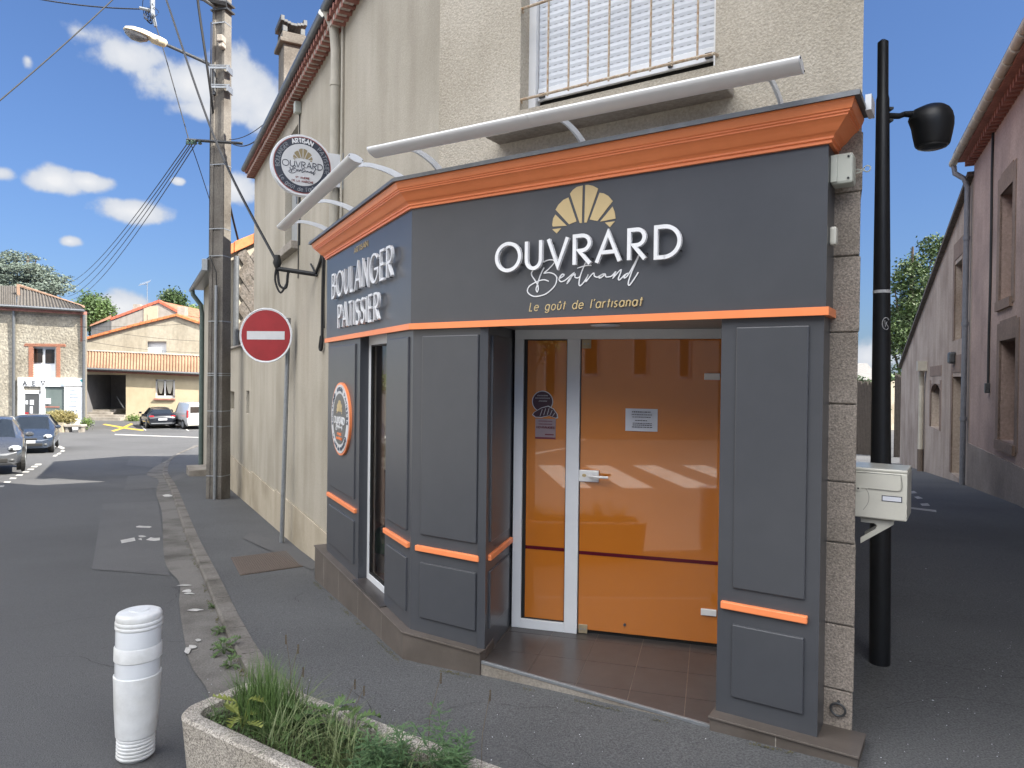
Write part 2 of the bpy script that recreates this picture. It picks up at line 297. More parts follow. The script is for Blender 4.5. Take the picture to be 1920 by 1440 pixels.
# ---------------------------------------------------------------- stroke lettering
def arc(cx, cy, rx, ry, a0, a1, n=14): return [(cx+rx*math.cos(R(a0+(a1-a0)*i/n)), cy+ry*math.sin(R(a0+(a1-a0)*i/n))) for i in range(n+1)]
def S_(w): return arc(w/2, .74, w*.46, .24, 40, 270, 10)[:-1] + arc(w/2, .25, w*.5, .25, 90, -150, 12)
G = {
 'O': (1., [arc(.5, .5, .5, .5, 0, 360, 32)]), 'U': (.64, [[(0, 1)] + arc(.32, .32, .32, .32, 180, 360) + [(.64, 1)]]), 'V': (.72, [[(0, 1), (.36, 0), (.72, 1)]]),
 'R': (.58, [[(0, 0), (0, 1)] + arc(.28, .74, .26, .26, 90, -90) + [(.16, .48), (.56, 0)]]), 'A': (.76, [[(0, 0), (.38, 1), (.76, 0)], [(.13, .34), (.63, .34)]]),
 'D': (.74, [[(.3, 0), (0, 0), (0, 1)] + arc(.26, .5, .48, .5, 90, -90, 18)]), 'B': (.54, [[(.3, .53), (0, .53), (0, 1)] + arc(.26, .765, .22, .235, 90, -90), [(0, .53), (0, 0)] + arc(.28, .265, .26, .265, -90, 90)]),
 'L': (.40, [[(0, 1), (0, 0), (.40, 0)]]), 'N': (.70, [[(0, 0), (0, 1), (.7, 0), (.7, 1)]]), 'G': (.96, [arc(.5, .5, .5, .5, 40, 350, 26)[:-1] + [(.98, .46), (.55, .46)]]),
 'E': (.44, [[(.44, 1), (0, 1), (0, 0), (.44, 0)], [(0, .52), (.42, .52)]]), 'P': (.52, [[(0, 0), (0, 1)] + arc(.27, .74, .25, .26, 90, -90) + [(0, .48)]]), 'T': (.52, [[(0, 1), (.52, 1)], [(.26, 1), (.26, 0)]]),
 'I': (.02, [[(.01, 0), (.01, 1)]]), 'S': (.46, [S_(.46)]), 'C': (.9, [arc(.5, .5, .5, .5, 42, 318, 24)]), 'H': (.62, [[(0, 0), (0, 1)], [(.62, 0), (.62, 1)], [(0, .52), (.62, .52)]]),
 'M': (.84, [[(0, 0), (.12, 1), (.42, .15), (.72, 1), (.84, 0)]]), 'K': (.56, [[(0, 0), (0, 1)], [(.54, 1), (.02, .45), (.56, 0)]]),
 'e': (.6, [[(.02, .36), (.58, .36)] + arc(.3, .34, .3, .34, 5, 320, 18)[1:]]), 'g': (.6, [arc(.3, .34, .3, .34, 0, 360, 20), [(.6, .68), (.6, -.05)] + arc(.31, -.05, .29, .22, 0, -150, 10)]),
 'o': (.6, [arc(.3, .34, .3, .34, 0, 360, 20)]), 'u': (.5, [[(0, .68)] + arc(.25, .26, .25, .26, 180, 360, 12) + [(.5, .68)]]), 'û': (.5, [[(0, .68)] + arc(.25, .26, .25, .26, 180, 360, 12) + [(.5, .68)], [(.1, .8), (.25, .96), (.4, .8)]]),
 't': (.3, [[(.15, .95), (.15, 0)], [(0, .68), (.3, .68)]]), 'd': (.6, [arc(.3, .34, .3, .34, 0, 360, 20), [(.6, 1), (.6, 0)]]), 'l': (.02, [[(.01, 0), (.01, 1)]]), "'": (.06, [[(.06, 1.02), (0, .8)]]),
 'a': (.6, [arc(.3, .34, .3, .34, 0, 360, 20), [(.6, .68), (.6, 0)]]), 'r': (.3, [[(0, 0), (0, .68)], arc(.28, .38, .28, .3, 175, 85, 8)]), 'i': (.02, [[(.01, 0), (.01, .68)]]), 's': (.36, [[(p[0], p[1]*.68) for p in S_(.36)]]), 'n': (.48, [[(0, 0), (0, .68)], [(0, .42)] + arc(.24, .44, .24, .24, 180, 0, 12) + [(.48, 0)]]),
 ':': (.05, [[(.02, .1), (.02, .2)], [(.02, .55), (.02, .65)]]), ' ': (.45, []), 'É': (.44, [[(.44, 1), (0, 1), (0, 0), (.44, 0)], [(0, .52), (.42, .52)], [(.2, 1.1), (.36, 1.28)]]),
}
def layout(s, gap=.2):
    x = 0; out = []
    for ch in s:
        w, st = G[ch]; out.append((ch, x, w, st)); x += w+gap
    return out, x-gap
def write(mb, s, x0, x1, z0, h, w, y0, y1, fn, gap=.2, slant=0., only=None):
    L, tot = layout(s, gap); sx = (x1-x0-w)/tot; k = 0
    for i, (ch, x, gw, st) in enumerate(L):
        if only is not None and i != only: continue
        for p in st:
            k += 1; mb.ribbon([(x0+w/2+(x+q[0])*sx+slant*q[1]*h, z0+w/2+q[1]*(h-w)) for q in p], w, y0-k*.0003, y1, fn)
def fnM(Mx): return lambda x, y, z: Mx @ Vector((x, y, z))
def write_arc(mb, s, cx, cz, r, a0, a1, h, w, y0, y1, Mx, gap=.25, flip=False, sq=1.):   # along a circle from angle a0 to a1
    L, tot = layout(s, gap); k = 0
    def fn(x, y, z):
        a = R(a0 + (a1-a0)*x); rr = r + (-z if flip else z)
        return Mx @ Vector((cx+rr*math.cos(a)*sq, y, cz+rr*math.sin(a)))
    for ch, x, gw, st in L:
        for p in st:
            k += 1; q = []
            for a, b in zip(p, p[1:]): q += [a, ((a[0]+b[0])/2, (a[1]+b[1])/2)]
            q.append(p[-1]); al = math.pi*r*abs(a1-a0)/180
            qq = [((x+u[0])/tot*al, u[1]*h) for u in q]
            mb.ribbon(qq, w, y0-k*.0003, y1, lambda X, Y_, Z, al=al: fn(X/al, Y_, Z))
# ================================================================ bakery building
CO = lambda d: Vector((C0[0]+.764*d, C0[1]+.6955*d))
def F2(u, o): p = FM @ Vector((u, o, 0)); return Vector((p.x, p.y))
def L2(v, o): p = LM @ Vector((-v, o, 0)); return Vector((p.x, p.y))
bk = thing('bakery_building', (F2(1.2, .2).x, F2(1.2, .2).y, 0), 'tall beige roughcast corner building that carries the grey and orange shopfront', 'building')
w = MB(); w.wall(FM, .052, 2.6, -.4, 5.2, [(.45, 2.25, -.2, 2.15), (.69, 1.9, 3.35, 4.75)], .22, .2)
SB = F2(2.6, .2); SD = Vector((.4149, .9099)); SM = frame((SB.x, SB.y), (SD.x, SD.y), (-SD.y, SD.x))   # lane side wall, x away from the street
w.wall(SM, 0, 9, -1.5, 5.2)
w.build('wall', 'render', bk, fix=False)
w = MB(); w.wall(LM, -8.62, -.052, -1.2, 5.14, [(-2.0, -.45, -.1, 2.06), (-5.68, -4.82, 3.38, 4.86)], .12, .2)
w.quad(*[LM @ Vector(p) for p in ((-8.62, .2, -1.2), (-8.62, 8, -1.2), (-8.62, 8, 5.14), (-8.62, .2, 5.14))]); w.add([LM @ Vector(p) for p in ((-8.62, .2, 5.14), (-8.62, 8, 5.14), (-8.62, 4.1, 6.9))], [(0, 1, 2)])
w.build('side_wall', 'render2', bk, fix=False)
w = MB()
for a, b, z0, z1, o in ((2.6, 6.2, -.9, .055, .178), (6.2, 8.6, -1.2, .02, .18)): w.box(-b, -a, o, .2, z0, z1, LM)
w.build('wall_base', 'plinth', bk, bevel=.008)
w = MB(); zq = [-.1, .24, .55, .94, 1.23, 1.6, 1.94, 2.3, 2.6, 2.88]
for i in range(9):
    k = random.uniform(-.004, .006); o_ = .184+random.uniform(-.003, .003); qc = F2(2.606+k, o_); w.hprism([tuple(F2(2.40+.03*(i % 2), o_)), tuple(qc), tuple(qc+SD*.5), tuple(F2(2.3, .7))], zq[i]+.003, zq[i+1]-.003)
w.build('quoin', 'granite', bk, bevel=.006)
# roof
rf = MB(); e0, e1, e2, e3 = L2(8.75, .06), F2(-.05, .06)*.5+L2(-.05, .06)*.5, F2(2.7, .05), L2(8.75, 8.2); e2b = SB+SD*9
r0, r1 = L2(8.75, 4.1), L2(2.2, 4.1)
V3 = lambda p, z: Vector((p.x, p.y, z))
zr = 5.27
rf.add([V3(e0, zr), V3(e1, zr), V3(r1, 6.95), V3(r0, 6.95)], [(0, 1, 2, 3)]); rf.add([V3(e1, zr), V3(e2, zr), V3(r1, 6.95)], [(0, 1, 2)]); rf.add([V3(e2, zr), V3(e2b, zr), V3(e3, zr), V3(r0, 6.95), V3(r1, 6.95)], [(0, 1, 2, 3, 4)])
rf.build('roof', 'terracotta', bk, fix=False)
cn = MB(); cn.sweep([(0, 5.12), (.10, 5.135), (.10, 5.16), (.135, 5.19), (.135, 5.235), (0, 5.25)], [(-8.7, .2), (-.0, .2)], LM)
for k in range(72):
    x = -8.66+k*.12
    for z, y0 in ((5.122, .078), (5.185, .045)): cn.tube([LM @ Vector((x+.03*(z > 5.15), .21, z+.004)), LM @ Vector((x+.03*(z > 5.15), y0, z+.004))], .036, 8)
cn.box(-.05, 2.62, .06, .2, 5.14, 5.25, FM)
cn.build('tile_cornice', 'brickred', bk, smooth=True)
cn = MB()
for k in range(72):
    x = -8.60+k*.12; cn.prism([(x-.026, 5.155), (x+.026, 5.155), (x+.022, 5.108), (x-.022, 5.108)], .074, .17, LM)
cn.build('mortar_scallops', 'scallop', bk)
gt = MB(); gt.tube([LM @ Vector((-8.72, .035, 5.245)), LM @ Vector((-2.75, .035, 5.275))], .048, 10); gt.tube([LM @ Vector((-2.68, .035, 5.285)), LM @ Vector((.1, .035, 5.30))], .048, 10)
gt.build('gutter', 'zinc', bk, smooth=True)
dp = MB(); dp.tube([LM @ Vector((-2.66, .05, 5.27)), LM @ Vector((-2.66, .12, 5.12)), LM @ Vector((-2.66, .14, 4.9)), LM @ Vector((-2.66, .14, 2.9))], .048, 14)
for z in (4.55, 3.75, 3.4): dp.tube([LM @ Vector((-2.66, .14, z)), LM @ Vector((-2.66, .14, z+.05))], .054, 14)
dp.build('downpipe', 'pvcpipe', bk, smooth=True)
dp = MB(); dp.tube([LM @ Vector((-2.55, .18, z)) for z in (5.1, 4.4, 4.0, 3.4, 2.9)], .013, 8); dp.build('conduit', 'pvcpipe', bk, smooth=True)
# chimney
ch = MB(); ch.box(-8.5, -8.0, .56, .90, 5.2, 7.26, LM); cho = ch.build('chimney', 'polec', bk, bevel=.01)
ch = MB(); ch.box(-8.56, -7.94, .49, .96, 7.26, 7.33, LM); ch.box(-8.52, -7.98, .53, .92, 7.33, 7.45, LM); ch.build('chimney_cap', 'polec', cho, bevel=.015)
ch = MB()
for x in (-8.5, -8.06): ch.box(x, x+.06, .54, .62, 7.45, 7.56, LM); ch.box(x, x+.06, .83, .91, 7.45, 7.56, LM)
for k in range(8):
    t = k/7; ch.box(-8.54, -7.96, .50+t*.37, .50+t*.37+.065, 7.55+.055*abs(t-.5)*2, 7.60+.055*abs(t-.5)*2+(.045 if k in (0, 7) else 0), LM)
ch.build('chimney_hood', 'steel', cho, bevel=.01)
# upstairs window
sl_ = MB(); sl_.box(.535, 2.0, .05, .215, 3.165, 3.213, FM); sl_.build('window_sill', 'stone', bk, bevel=.008)
for x_, y_ in (): sl_ = MB(); sl_.box(x_, x_+.13, y_, .20, 3.06, 3.163, FM); sl_.build('sill_corbel', 'stone', bk, bevel=.01)
wf = MB(); wf.box(.69, .74, .30, .36, 3.36, 4.75, FM); wf.box(1.86, 1.9, .30, .36, 3.36, 4.75, FM); wf.box(.74, 1.86, .40, .42, 3.3, 4.75, FM); wfo = wf.build('window', 'white', bk)
sh = MB()
for k in range(30):
    z = 3.515+k*.042; sh.prism([(.745, z), (1.855, z), (1.855, z+.042), (.745, z+.042)], .335-.0, .345, FM)
    sh.add([FM @ Vector(p) for p in ((.745, .335, z), (1.855, .335, z), (1.855, .332, z+.019), (.745, .332, z+.019), (1.855, .335, z+.038), (.745, .335, z+.038))], [(0, 1, 2, 3), (3, 2, 4, 5)])
sh.build('roller_shutter', 'shutter', wfo, fix=False)
sh = MB(); sh.box(.745, 1.855, .349, .356, 3.5, 4.75, FM); sh.build('shutter_backing', 'shutter', wfo)
sh = MB()
for k in range(30):
    for j in range(26): sh.box(.765+j*.0425, .787+j*.0425, .3325, .3345, 3.5138+k*.042, 3.5158+k*.042, FM)
o_ = sh.build('shutter_perforations', 'galv', wfo, kind='stuff')
sh = MB(); sh.box(.745, 1.855, .32, .345, 3.435, 3.51, FM); sh.build('shutter_bottom_bar', 'alu', wfo, bevel=.004)
for x_, w_ in ((.76, .04), (1.81, .04), (1.60, .025)): sh = MB(); sh.box(x_, x_+w_, .305, .32, 3.447, 3.475, FM); sh.build('shutter_stop', 'black', wfo)
dk = MB(); dk.box(.74, 1.86, .37, .38, 3.33, 3.5, FM); dk.build('window_gap', 'seal', wfo)
# iron grille in front of the upstairs shutter
gr_ = thing('window_grille', tuple(FM @ Vector((1.3, .17, 3.38))), 'rusty cream iron bar grille across the upstairs window', 'grille')
gu0, gz0 = on(FM, 994, 187, .17); gu1, gz1 = on(FM, 1337, 107, .17)
for z in (gz0+.012, gz0+.565):
    p = MB(); p.tube([FM @ Vector((.70, .21, z)), FM @ Vector((.715, .17, z)), FM @ Vector((1.30, .17, z+.003)), FM @ Vector((1.905, .17, z)), FM @ Vector((1.915, .21, z))], .0085, 8); p.build('grille_rail', 'rust', gr_, smooth=True)
for k, x in enumerate((1028, 1067, 1103, 1142, 1181, 1220, 1261, 1308)):
    u, _ = on(FM, x, 60, .17); p = MB(); p.tube([FM @ Vector((u, .17, gz0)), FM @ Vector((u, .172, gz0+.6)), FM @ Vector((u, .17, 4.6))], .0062, 8); p.build('grille_bar', 'rust', gr_, smooth=True)
# side window with grey shutter, stone sill
wf = MB(); wf.box(-5.66, -4.84, .285, .31, 3.4, 4.85, LM); wfo = wf.build('window', 'greyshutter', bk)
wf = MB(); wf.box(-5.02, -4.9, .22, .285, 3.9, 4.0, LM); wf.build('shutter_stay', 'steel', wfo)
wf = MB(); wf.box(-5.9, -4.72, .10, .22, 3.27, 3.375, LM); wf.build('window_sill', 'stone', bk, bevel=.01)
# wiring clipped to the side wall
wr = MB(); wr.tube([LM @ Vector((-4.68, .188, z)) for z in (4.95, 4.6, 3.9, 3.4, 2.9)], .007, 6); wr.tube([LM @ Vector((-4.62, .188, z)) for z in (4.0, 3.7, 3.3)], .010, 6)
wr.build('wall_wire', 'cable', bk)
wr = MB(); wr.box(-4.72, -4.62, .12, .2, 4.93, 5.07, LM); wr.build('junction_box', 'ivory', bk, bevel=.01)
# ================================================================ shopfront
rp0 = F2(.60, .02); rp1 = Vector((.009, 4.862)); rd = (rp1-rp0); rl = rd.length; rd.normalize()
sf = thing('shopfront', (C0[0], C0[1], -.1), 'anthracite and orange bakery shopfront wrapped round the corner of the building', 'shopfront')
def poly(*pts): return [(p.x, p.y) for p in pts]
FW, LW = 2.49, 2.33
fa = MB(); fa.hprism(poly(L2(LW, .2), L2(LW, 0), CO(0), F2(FW, 0), F2(FW, .198), CO(.198)), 2.047, 2.80); fao = fa.build('fascia', 'anthracite', sf)
PATH = [L2(LW, .198), L2(LW, 0), CO(0), F2(FW, 0), F2(FW, .198)]
tb = MB(); tb.sweep([(-.01, 2.008), (.014, 2.008), (.014, 2.046), (-.01, 2.046)], PATH); tb.build('fascia_trim', 'orange', sf)
co = MB(); pr = [(0, 2.785), (.016, 2.785), (.016, 2.800), (.025, 2.803), (.025, 2.812), (.034, 2.822), (.044, 2.828), (.053, 2.838), (.068, 2.856), (.080, 2.868), (.087, 2.874), (.092, 2.876), (.092, 2.884), (.100, 2.887), (.100, 2.894), (.107, 2.897), (.120, 2.930), (.120, 2.938), (0, 2.94)]
co.sweep(pr, PATH); co.build('cornice', 'orange', sf)
co = MB(); co.sweep([(-.02, 2.9405), (.138, 2.9405), (.138, 2.934), (.144, 2.934), (.144, 2.956), (.13, 2.962), (-.02, 2.975)], PATH); co.build('cornice_flashing', 'zinc', sf)
co = MB(); co.box(2.63, 2.655, .06, .19, 2.93, 3.0, FM); co.build('flashing_end', 'alu', sf)
def panelset(par, Mx, x0, x1, upper, strip, lower, nm='panel', y=.02):
    for z0, z1 in (upper, lower):
        p = MB(); p.box(x0, x1, y-.013, y+.006, z0, z1, Mx); p.build(nm, 'anthracite', par, bevel=.006)
    if strip: p = MB(); p.prism([(strip[0], .582), (strip[1], .582), (strip[1], .618), (strip[0], .618)], y-.022, y+.005, Mx); p.build('accent_strip', 'orange', par, bevel=.005)
UP, LO = (.69, 1.965), (.155, .512)
pp = MB(); pp.hprism(poly(L2(LW, .02), L2(1.25, .02), L2(1.25, .105), L2(2.05, .105), L2(2.05, .19), L2(LW, .19)), .058, 2.03); po = pp.build('pilaster', 'anthracite', sf); panelset(po, LM, -2.22, -1.36, UP, (-2.27, -1.31), LO)
pp = MB(); pp.hprism(poly(L2(.56, .02), CO(.02), F2(.60, .02), rp0+rd*.15, CO(.15), L2(.56, .105)), .058, 2.03); po = pp.build('pilaster', 'anthracite', sf)
panelset(po, LM, -.49, -.07, UP, (-.545, -.03), LO); panelset(po, FM, .09, .535, UP, (.055, .56), LO)
pp = MB(); pp.box(2.01, 2.48, .02, .19, .058, 2.03, FM); po = pp.build('pilaster', 'anthracite', sf); panelset(po, FM, 2.085, 2.418, UP, (2.03, 2.432), LO)
XM = frame((rp0.x, rp0.y), (rd.x, rd.y), (-rd.y, rd.x))
pp = MB(); pp.box(.0, rl+.02, .001, .05, .0, 2.03, XM); po = pp.build('doorway_return', 'anthracite', sf); panelset(po, XM, .07, rl-.09, UP, (.05, rl-.03), LO, y=.001)
q0 = F2(2.012, .19); q1 = Vector((.009, 4.862))+Vector((.962, -.273))*1.43; pp = MB(); qd = (q1-q0).normalized(); qn = Vector((-qd.y, qd.x))
pp.hprism(poly(q0, q1, q1-qn*.05, q0-qn*.05), 0, 2.03); pp.build('doorway_return', 'anthracite', sf)
dd = lambda x, y: Vector((.009, 4.862))+Vector((.962, -.273))*x+Vector((.273, .962))*y
pp = MB(); pp.hprism(poly(F2(.60, .0), F2(2.01, .0), dd(1.45, .1), dd(0, .1)), 2.031, 2.046); so_ = pp.build('soffit', mat('soffit_grey_beige', (.42, .39, .355), (.39, .36, .33), 10, .5), sf)
sp = atz(1135, 608, 2.03); pp = MB(); pp.lathe([(.085, 0), (.09, .006), (.07, .012)], (sp.x, sp.y, 2.019), 32); pp.build('spotlight_ring', 'alu', so_, smooth=True)
pp = MB(); pp.lathe([(.065, 0), (.065, .004)], (sp.x, sp.y, 2.0165), 32); pp.build('spotlight_lens', 'paper', so_)
# plinth and step
pl_ = MB(); pl_.hprism(poly(L2(2.58, .175), L2(2.58, -.035), CO(-.035), F2(.605, -.035), F2(.605, .03), rp0+rd*.2, CO(.19)), -.6, .045); plo = pl_.build('plinth', 'plinthtile', sf, bevel=.004)
pl_ = MB(); pl_.hprism(poly(L2(2.58, .175), L2(2.58, -.045), CO(-.045), F2(.605, -.045), F2(.605, .03), rp0+rd*.2, CO(.19)), .0455, .058); pl_.build('plinth_cap', 'plinthtile', plo, bevel=.003)
pl_ = MB()
for v in (.45, 1.05, 1.65, 2.2): pl_.box(-v, -v+.004, -.0362, -.034, -.5, .045, LM)
pl_.build('tile_joint', 'concrete', plo)
pl_ = MB(); pl_.box(2.0, 2.66, -.05, .19, -.4, .052, FM); plo = pl_.build('plinth', 'plinthtile', sf, bevel=.006)
pl_ = MB(); pl_.box(1.995, 2.665, -.062, .19, .0525, .064, FM); pl_.build('plinth_cap', 'plinthtile', plo, bevel=.003)
pl_ = MB(); pl_.box(2.31, 2.314, -.0515, -.049, -.3, .052, FM); pl_.build('tile_joint', 'concrete', plo)
st = MB(); st.hprism(poly(F2(.606, -.022), F2(1.999, -.022), dd(1.5, .15), dd(-.02, .15)), -.4, -.014); sto = st.build('doorstep', 'concrete', sf)
def clip(pts, a, n):     # keep the side where (p-a).n >= 0
    out = []
    for i in range(len(pts)):
        p, q = Vector(pts[i]), Vector(pts[(i+1) % len(pts)]); d1, d2 = (p-a).dot(n), (q-a).dot(n)
        if d1 >= 0: out.append(p)
        if d1*d2 < 0: out.append(p+(q-p)*(d1/(d1-d2)))
    return out
tl = MB(); nF2 = Vector((.5466, .8374)); dF2 = Vector((.8374, -.5466))
for i in range(-3, 6):
    for j in range(-5, 2):
        off = .155*(j == -3)
        x0, y0 = .012+i*.297, -.103+(j+0)*.335
        pts = [dd(x0+.002, y0+.002), dd(x0+.295, y0+.002), dd(x0+.295, y0+.333), dd(x0+.002, y0+.333)]
        pts = clip(pts, F2(0, -.004), nF2); pts = clip(pts, rp0+Vector((rd.y, -rd.x))*.003, Vector((rd.y, -rd.x))) if pts else pts; pts = clip(pts, F2(1.999, 0), -dF2) if pts else pts; pts = clip(pts, dd(0, .04), Vector((-.273, -.962))) if pts else pts
        if len(pts) >= 3: tl.hprism(poly(*pts), -.013, 0)
# the left-hand return cuts the platform: trim tiles that run past it are hidden behind it
tl.build('floor_tiles', 'tile', sto)
st = MB(); st.hprism(poly(F2(.606, -.006), F2(1.999, -.006), dd(1.45, .04), dd(.0, .04)), -.0135, -.004); st.build('tile_grout', mat('dusty_grout', (.30, .25, .21), (.22, .18, .15), 30, .9), sto)
st = MB(); st.box(.607, 1.999, -.026, -.008, -.014, .003, FM); st.build('step_nosing', 'galv', sto, bevel=.002)
# side display window
gp = mat('display_window_glass', (.05, .04, .035), None, 5, .02)
t = gp.node_tree; tb_ = N(t, 'ShaderNodeBsdfTransparent'); gl_ = N(t, 'ShaderNodeBsdfGlossy'); gl_.inputs['Roughness'].default_value = .01; ms = N(t, 'ShaderNodeMixShader'); fr_ = N(t, 'ShaderNodeMath'); fr_.operation = 'MULTIPLY_ADD'; lw_ = N(t, 'ShaderNodeLayerWeight'); lw_.inputs[0].default_value = .5; pw_ = N(t, 'ShaderNodeMath'); pw_.operation = 'POWER'; t.links.new(lw_.outputs['Facing'], pw_.inputs[0]); pw_.inputs[1].default_value = 4; t.links.new(pw_.outputs[0], fr_.inputs[0]); fr_.inputs[1].default_value = .45; fr_.inputs[2].default_value = .04
tb_.inputs[0].default_value = (.8, .78, .75, 1); t.links.new(fr_.outputs[0], ms.inputs[0]); t.links.new(tb_.outputs[0], ms.inputs[1]); t.links.new(gl_.outputs[0], ms.inputs[2]); t.links.new(ms.outputs[0], t.nodes['Material Output'].inputs[0])
wn_ = MB(); X0, X1 = -1.249, -.50
wn_.box(X0, X0+.055, .09, .14, .06, 2.03, LM); wn_.box(X1-.055, X1, .09, .14, .06, 2.03, LM); wn_.box(X0+.055, X1-.055, .09, .14, .06, .115, LM); wn_.box(X0+.055, X1-.055, .09, .14, 1.95, 2.03, LM); wno = wn_.build('display_window', 'alu', sf, bevel=.003)
wn_ = MB(); wn_.box(X0+.055, X0+.068, .095, .12, .115, 1.95, LM); wn_.box(X0+.068, X1-.055, .095, .12, .115, .128, LM); wn_.box(X0+.068, X1-.055, .095, .12, 1.938, 1.95, LM); wn_.build('window_seal', 'seal', wno)
wn_ = MB(); wn_.box(X0+.068, X1-.055, .112, .116, .128, 1.938, LM); wn_.build('glass_pane', gp, wno)
wn_ = MB(); wn_.box(X0-.001, X1, -.03, .09, .0585, .066, LM); wn_.build('window_ledge', 'tile', wno)
ins = mat('brown_interior', (.60, .44, .36), (.52, .38, .30), 3, .9)
wn_ = MB()
for b in ((-2.0, -.3, .85, .9, 0, 2.1), (-2.0, -1.95, .2, .85, 0, 2.1), (-.35, -.3, .2, .85, 0, 2.1), (-2.0, -.3, .2, .85, -.02, .03), (-2.0, -.3, .2, .85, 2.1, 2.15)): wn_.box(*b, LM)
wn_.build('window_interior', ins, wno)
wn_ = MB(); wn_.box(-1.75, -1.165, .20, .21, .50, 2.02, LM); wn_.build('brown_blind', ins, wno)
wn_ = MB(); wn_.box(-1.16, -1.08, .20, .22, .95, 2.02, LM); wn_.build('pale_display_post', 'curtain', wno)
gb = MB(); gb.lathe([(.01, .0), (.11, .02), (.13, .08), (.12, .16), (.08, .22), (.01, .235)], (*L2(1.50, .34), .18), 20); gb.build('green_display_dome', mat('green_fabric', (.05, .25, .10), (.04, .2, .08), 20, .8), wno, smooth=True)
gb = MB(); gb.lathe([(.08, 0), (.10, .14), (.10, .15)], (*L2(1.50, .34), .032), 20); gb.build('white_display_base', 'white', wno, smooth=True)
# ---- lettering on the front
LW_ = [('O', .686, .868), ('U', .893, 1.008), ('V', 1.037, 1.180), ('R', 1.203, 1.322), ('A', 1.338, 1.493), ('R', 1.526, 1.638), ('D', 1.674, 1.820)]
for c, a, b in LW_:
    p = MB(); write(p, c, a, b, 2.318, .176, .0205, -.044, -.024, fnM(FM)); lo = p.build('letter', 'letter', fao)
    p = MB()
    for q in ((a+.012, 2.36), (b-.014, 2.36)) if c != 'V' else ((a+.02, 2.47), (b-.02, 2.47)): p.tube([FM @ Vector((q[0], -.026, q[1])), FM @ Vector((q[0], 0, q[1]))], .004, 6)
    p.build('letter_stud', 'black', fao)
CR = [[(205, 1080), (190, 1040), (210, 900), (260, 810), (515, 1060)], [(190, 1140), (390, 1115), (290, 1235)], [(265, 700), (330, 590), (440, 480), (555, 425), (735, 960), (570, 1030)],
      [(590, 340), (650, 260), (740, 190), (875, 155), (855, 1000), (808, 1000)], [(935, 145), (1000, 140), (1110, 165), (1225, 225), (965, 985), (912, 990)], [(1255, 320), (1350, 335), (1450, 390), (1550, 510), (1205, 955), (1035, 920)],
      [(1545, 630), (1590, 740), (1615, 900), (1265, 970)], [(1375, 990), (1600, 960), (1485, 1095)]]
CRN = [[on(FM, 1020+x/12, 335+y/12) for x, y in p] for p in CR]
def croissant(cx, cz, s, Mx, y0, y1):
    p = MB()
    for q in CRN: p.prism([(cx+(x-1.24)*s, cz+(z-2.62)*s) for x, z in q], y0, y1, Mx)
    return p
croissant(1.24, 2.62, 1, FM, -.003, .001).build('croissant_emblem', 'gold', fao)
BE = [[(325, 335), (290, 400), (255, 490), (225, 590), (205, 660), (222, 700), (238, 660), (232, 600), (210, 560), (170, 500), (140, 450), (138, 410), (160, 378)],
      [(275, 285), (340, 240), (410, 218), (465, 225), (480, 255), (440, 310), (380, 370), (325, 418), (400, 410), (470, 430), (512, 475), (512, 535), (490, 600), (430, 670), (350, 730), (260, 760), (170, 765), (100, 730), (75, 680), (100, 620), (170, 570), (260, 530), (330, 518), (395, 540)],
      [(545, 500), (590, 480), (625, 450), (605, 432), (570, 465), (550, 510), (575, 545), (625, 535), (680, 495), (730, 450), (772, 415), (745, 455), (705, 530), (670, 572), (700, 515), (750, 460), (790, 432), (790, 478), (830, 490), (865, 470)],
      [(950, 260), (910, 350), (870, 460), (850, 560), (857, 605), (890, 590), (940, 530), (990, 440), (962, 500), (955, 545), (1000, 490), (1050, 430), (1075, 420), (1080, 460), (1120, 480), (1160, 460), (1205, 432), (1228, 430), (1190, 440), (1150, 480), (1165, 492), (1210, 462), (1240, 430), (1250, 470), (1290, 475), (1340, 460), (1398, 398), (1385, 430), (1360, 490), (1405, 440), (1450, 390), (1482, 368), (1470, 420), (1440, 500), (1455, 520), (1490, 490), (1540, 440)],
      [(825, 345), (900, 320), (980, 302), (1035, 305)], [(1600, 420), (1560, 430), (1528, 470), (1532, 492), (1570, 465), (1620, 390), (1690, 260), (1752, 140), (1700, 270), (1640, 400), (1600, 520), (1588, 580), (1605, 600), (1640, 560), (1700, 470), (1740, 405)]]
BEN = [[on(FM, 980+x/8, 460+y/8) for x, y in p] for p in BE]
def signature(cx, cz, s, w, Mx, y0, y1):
    p = MB()
    for k, q in enumerate(BEN): p.ribbon(spline([(cx+(x-1.24)*s, cz+(z-2.25)*s) for x, z in q], 4), w, y0-k*.0003, y1, fnM(Mx))
    return p
signature(1.24, 2.25, 1, .0062, FM, -.004, .001).build('signature_script', 'letter', fao, fix=False)
p = MB(); write(p, "Le goût de l'artisanat", .900, 1.598, 2.088, .052, .0052, -.002, .001, fnM(FM), gap=.34, slant=.18); p.build('tagline', 'gold', fao)
def spaced(word, x0, x1, z0, h, wd, Mx, gap=.2):
    L, tot = layout(word, gap); sx = (x1-x0-wd)/tot
    for ch_, x, gw, stt in L:
        p = MB(); k = 0
        for q in stt:
            k += 1; p.ribbon([(x0+wd/2+(x+c[0])*sx, z0+wd/2+c[1]*(h-wd)) for c in q], wd, -.044-k*.0003, -.024, fnM(Mx))
        p.build('letter', 'letter', fao)
        p = MB()
        for zz in (z0+.012, z0+h-.012): p.tube([Mx @ Vector((x0+wd/2+x*sx+.004, -.026, zz)), Mx @ Vector((x0+wd/2+x*sx+.004, 0, zz))], .004, 6)
        p.build('letter_stud', 'black', fao)
spaced('BOULANGER', -1.965, -.265, 2.378, .222, .017, LM, .3)
spaced('PATISSIER', -1.745, -.560, 2.102, .208, .017, LM, .32)
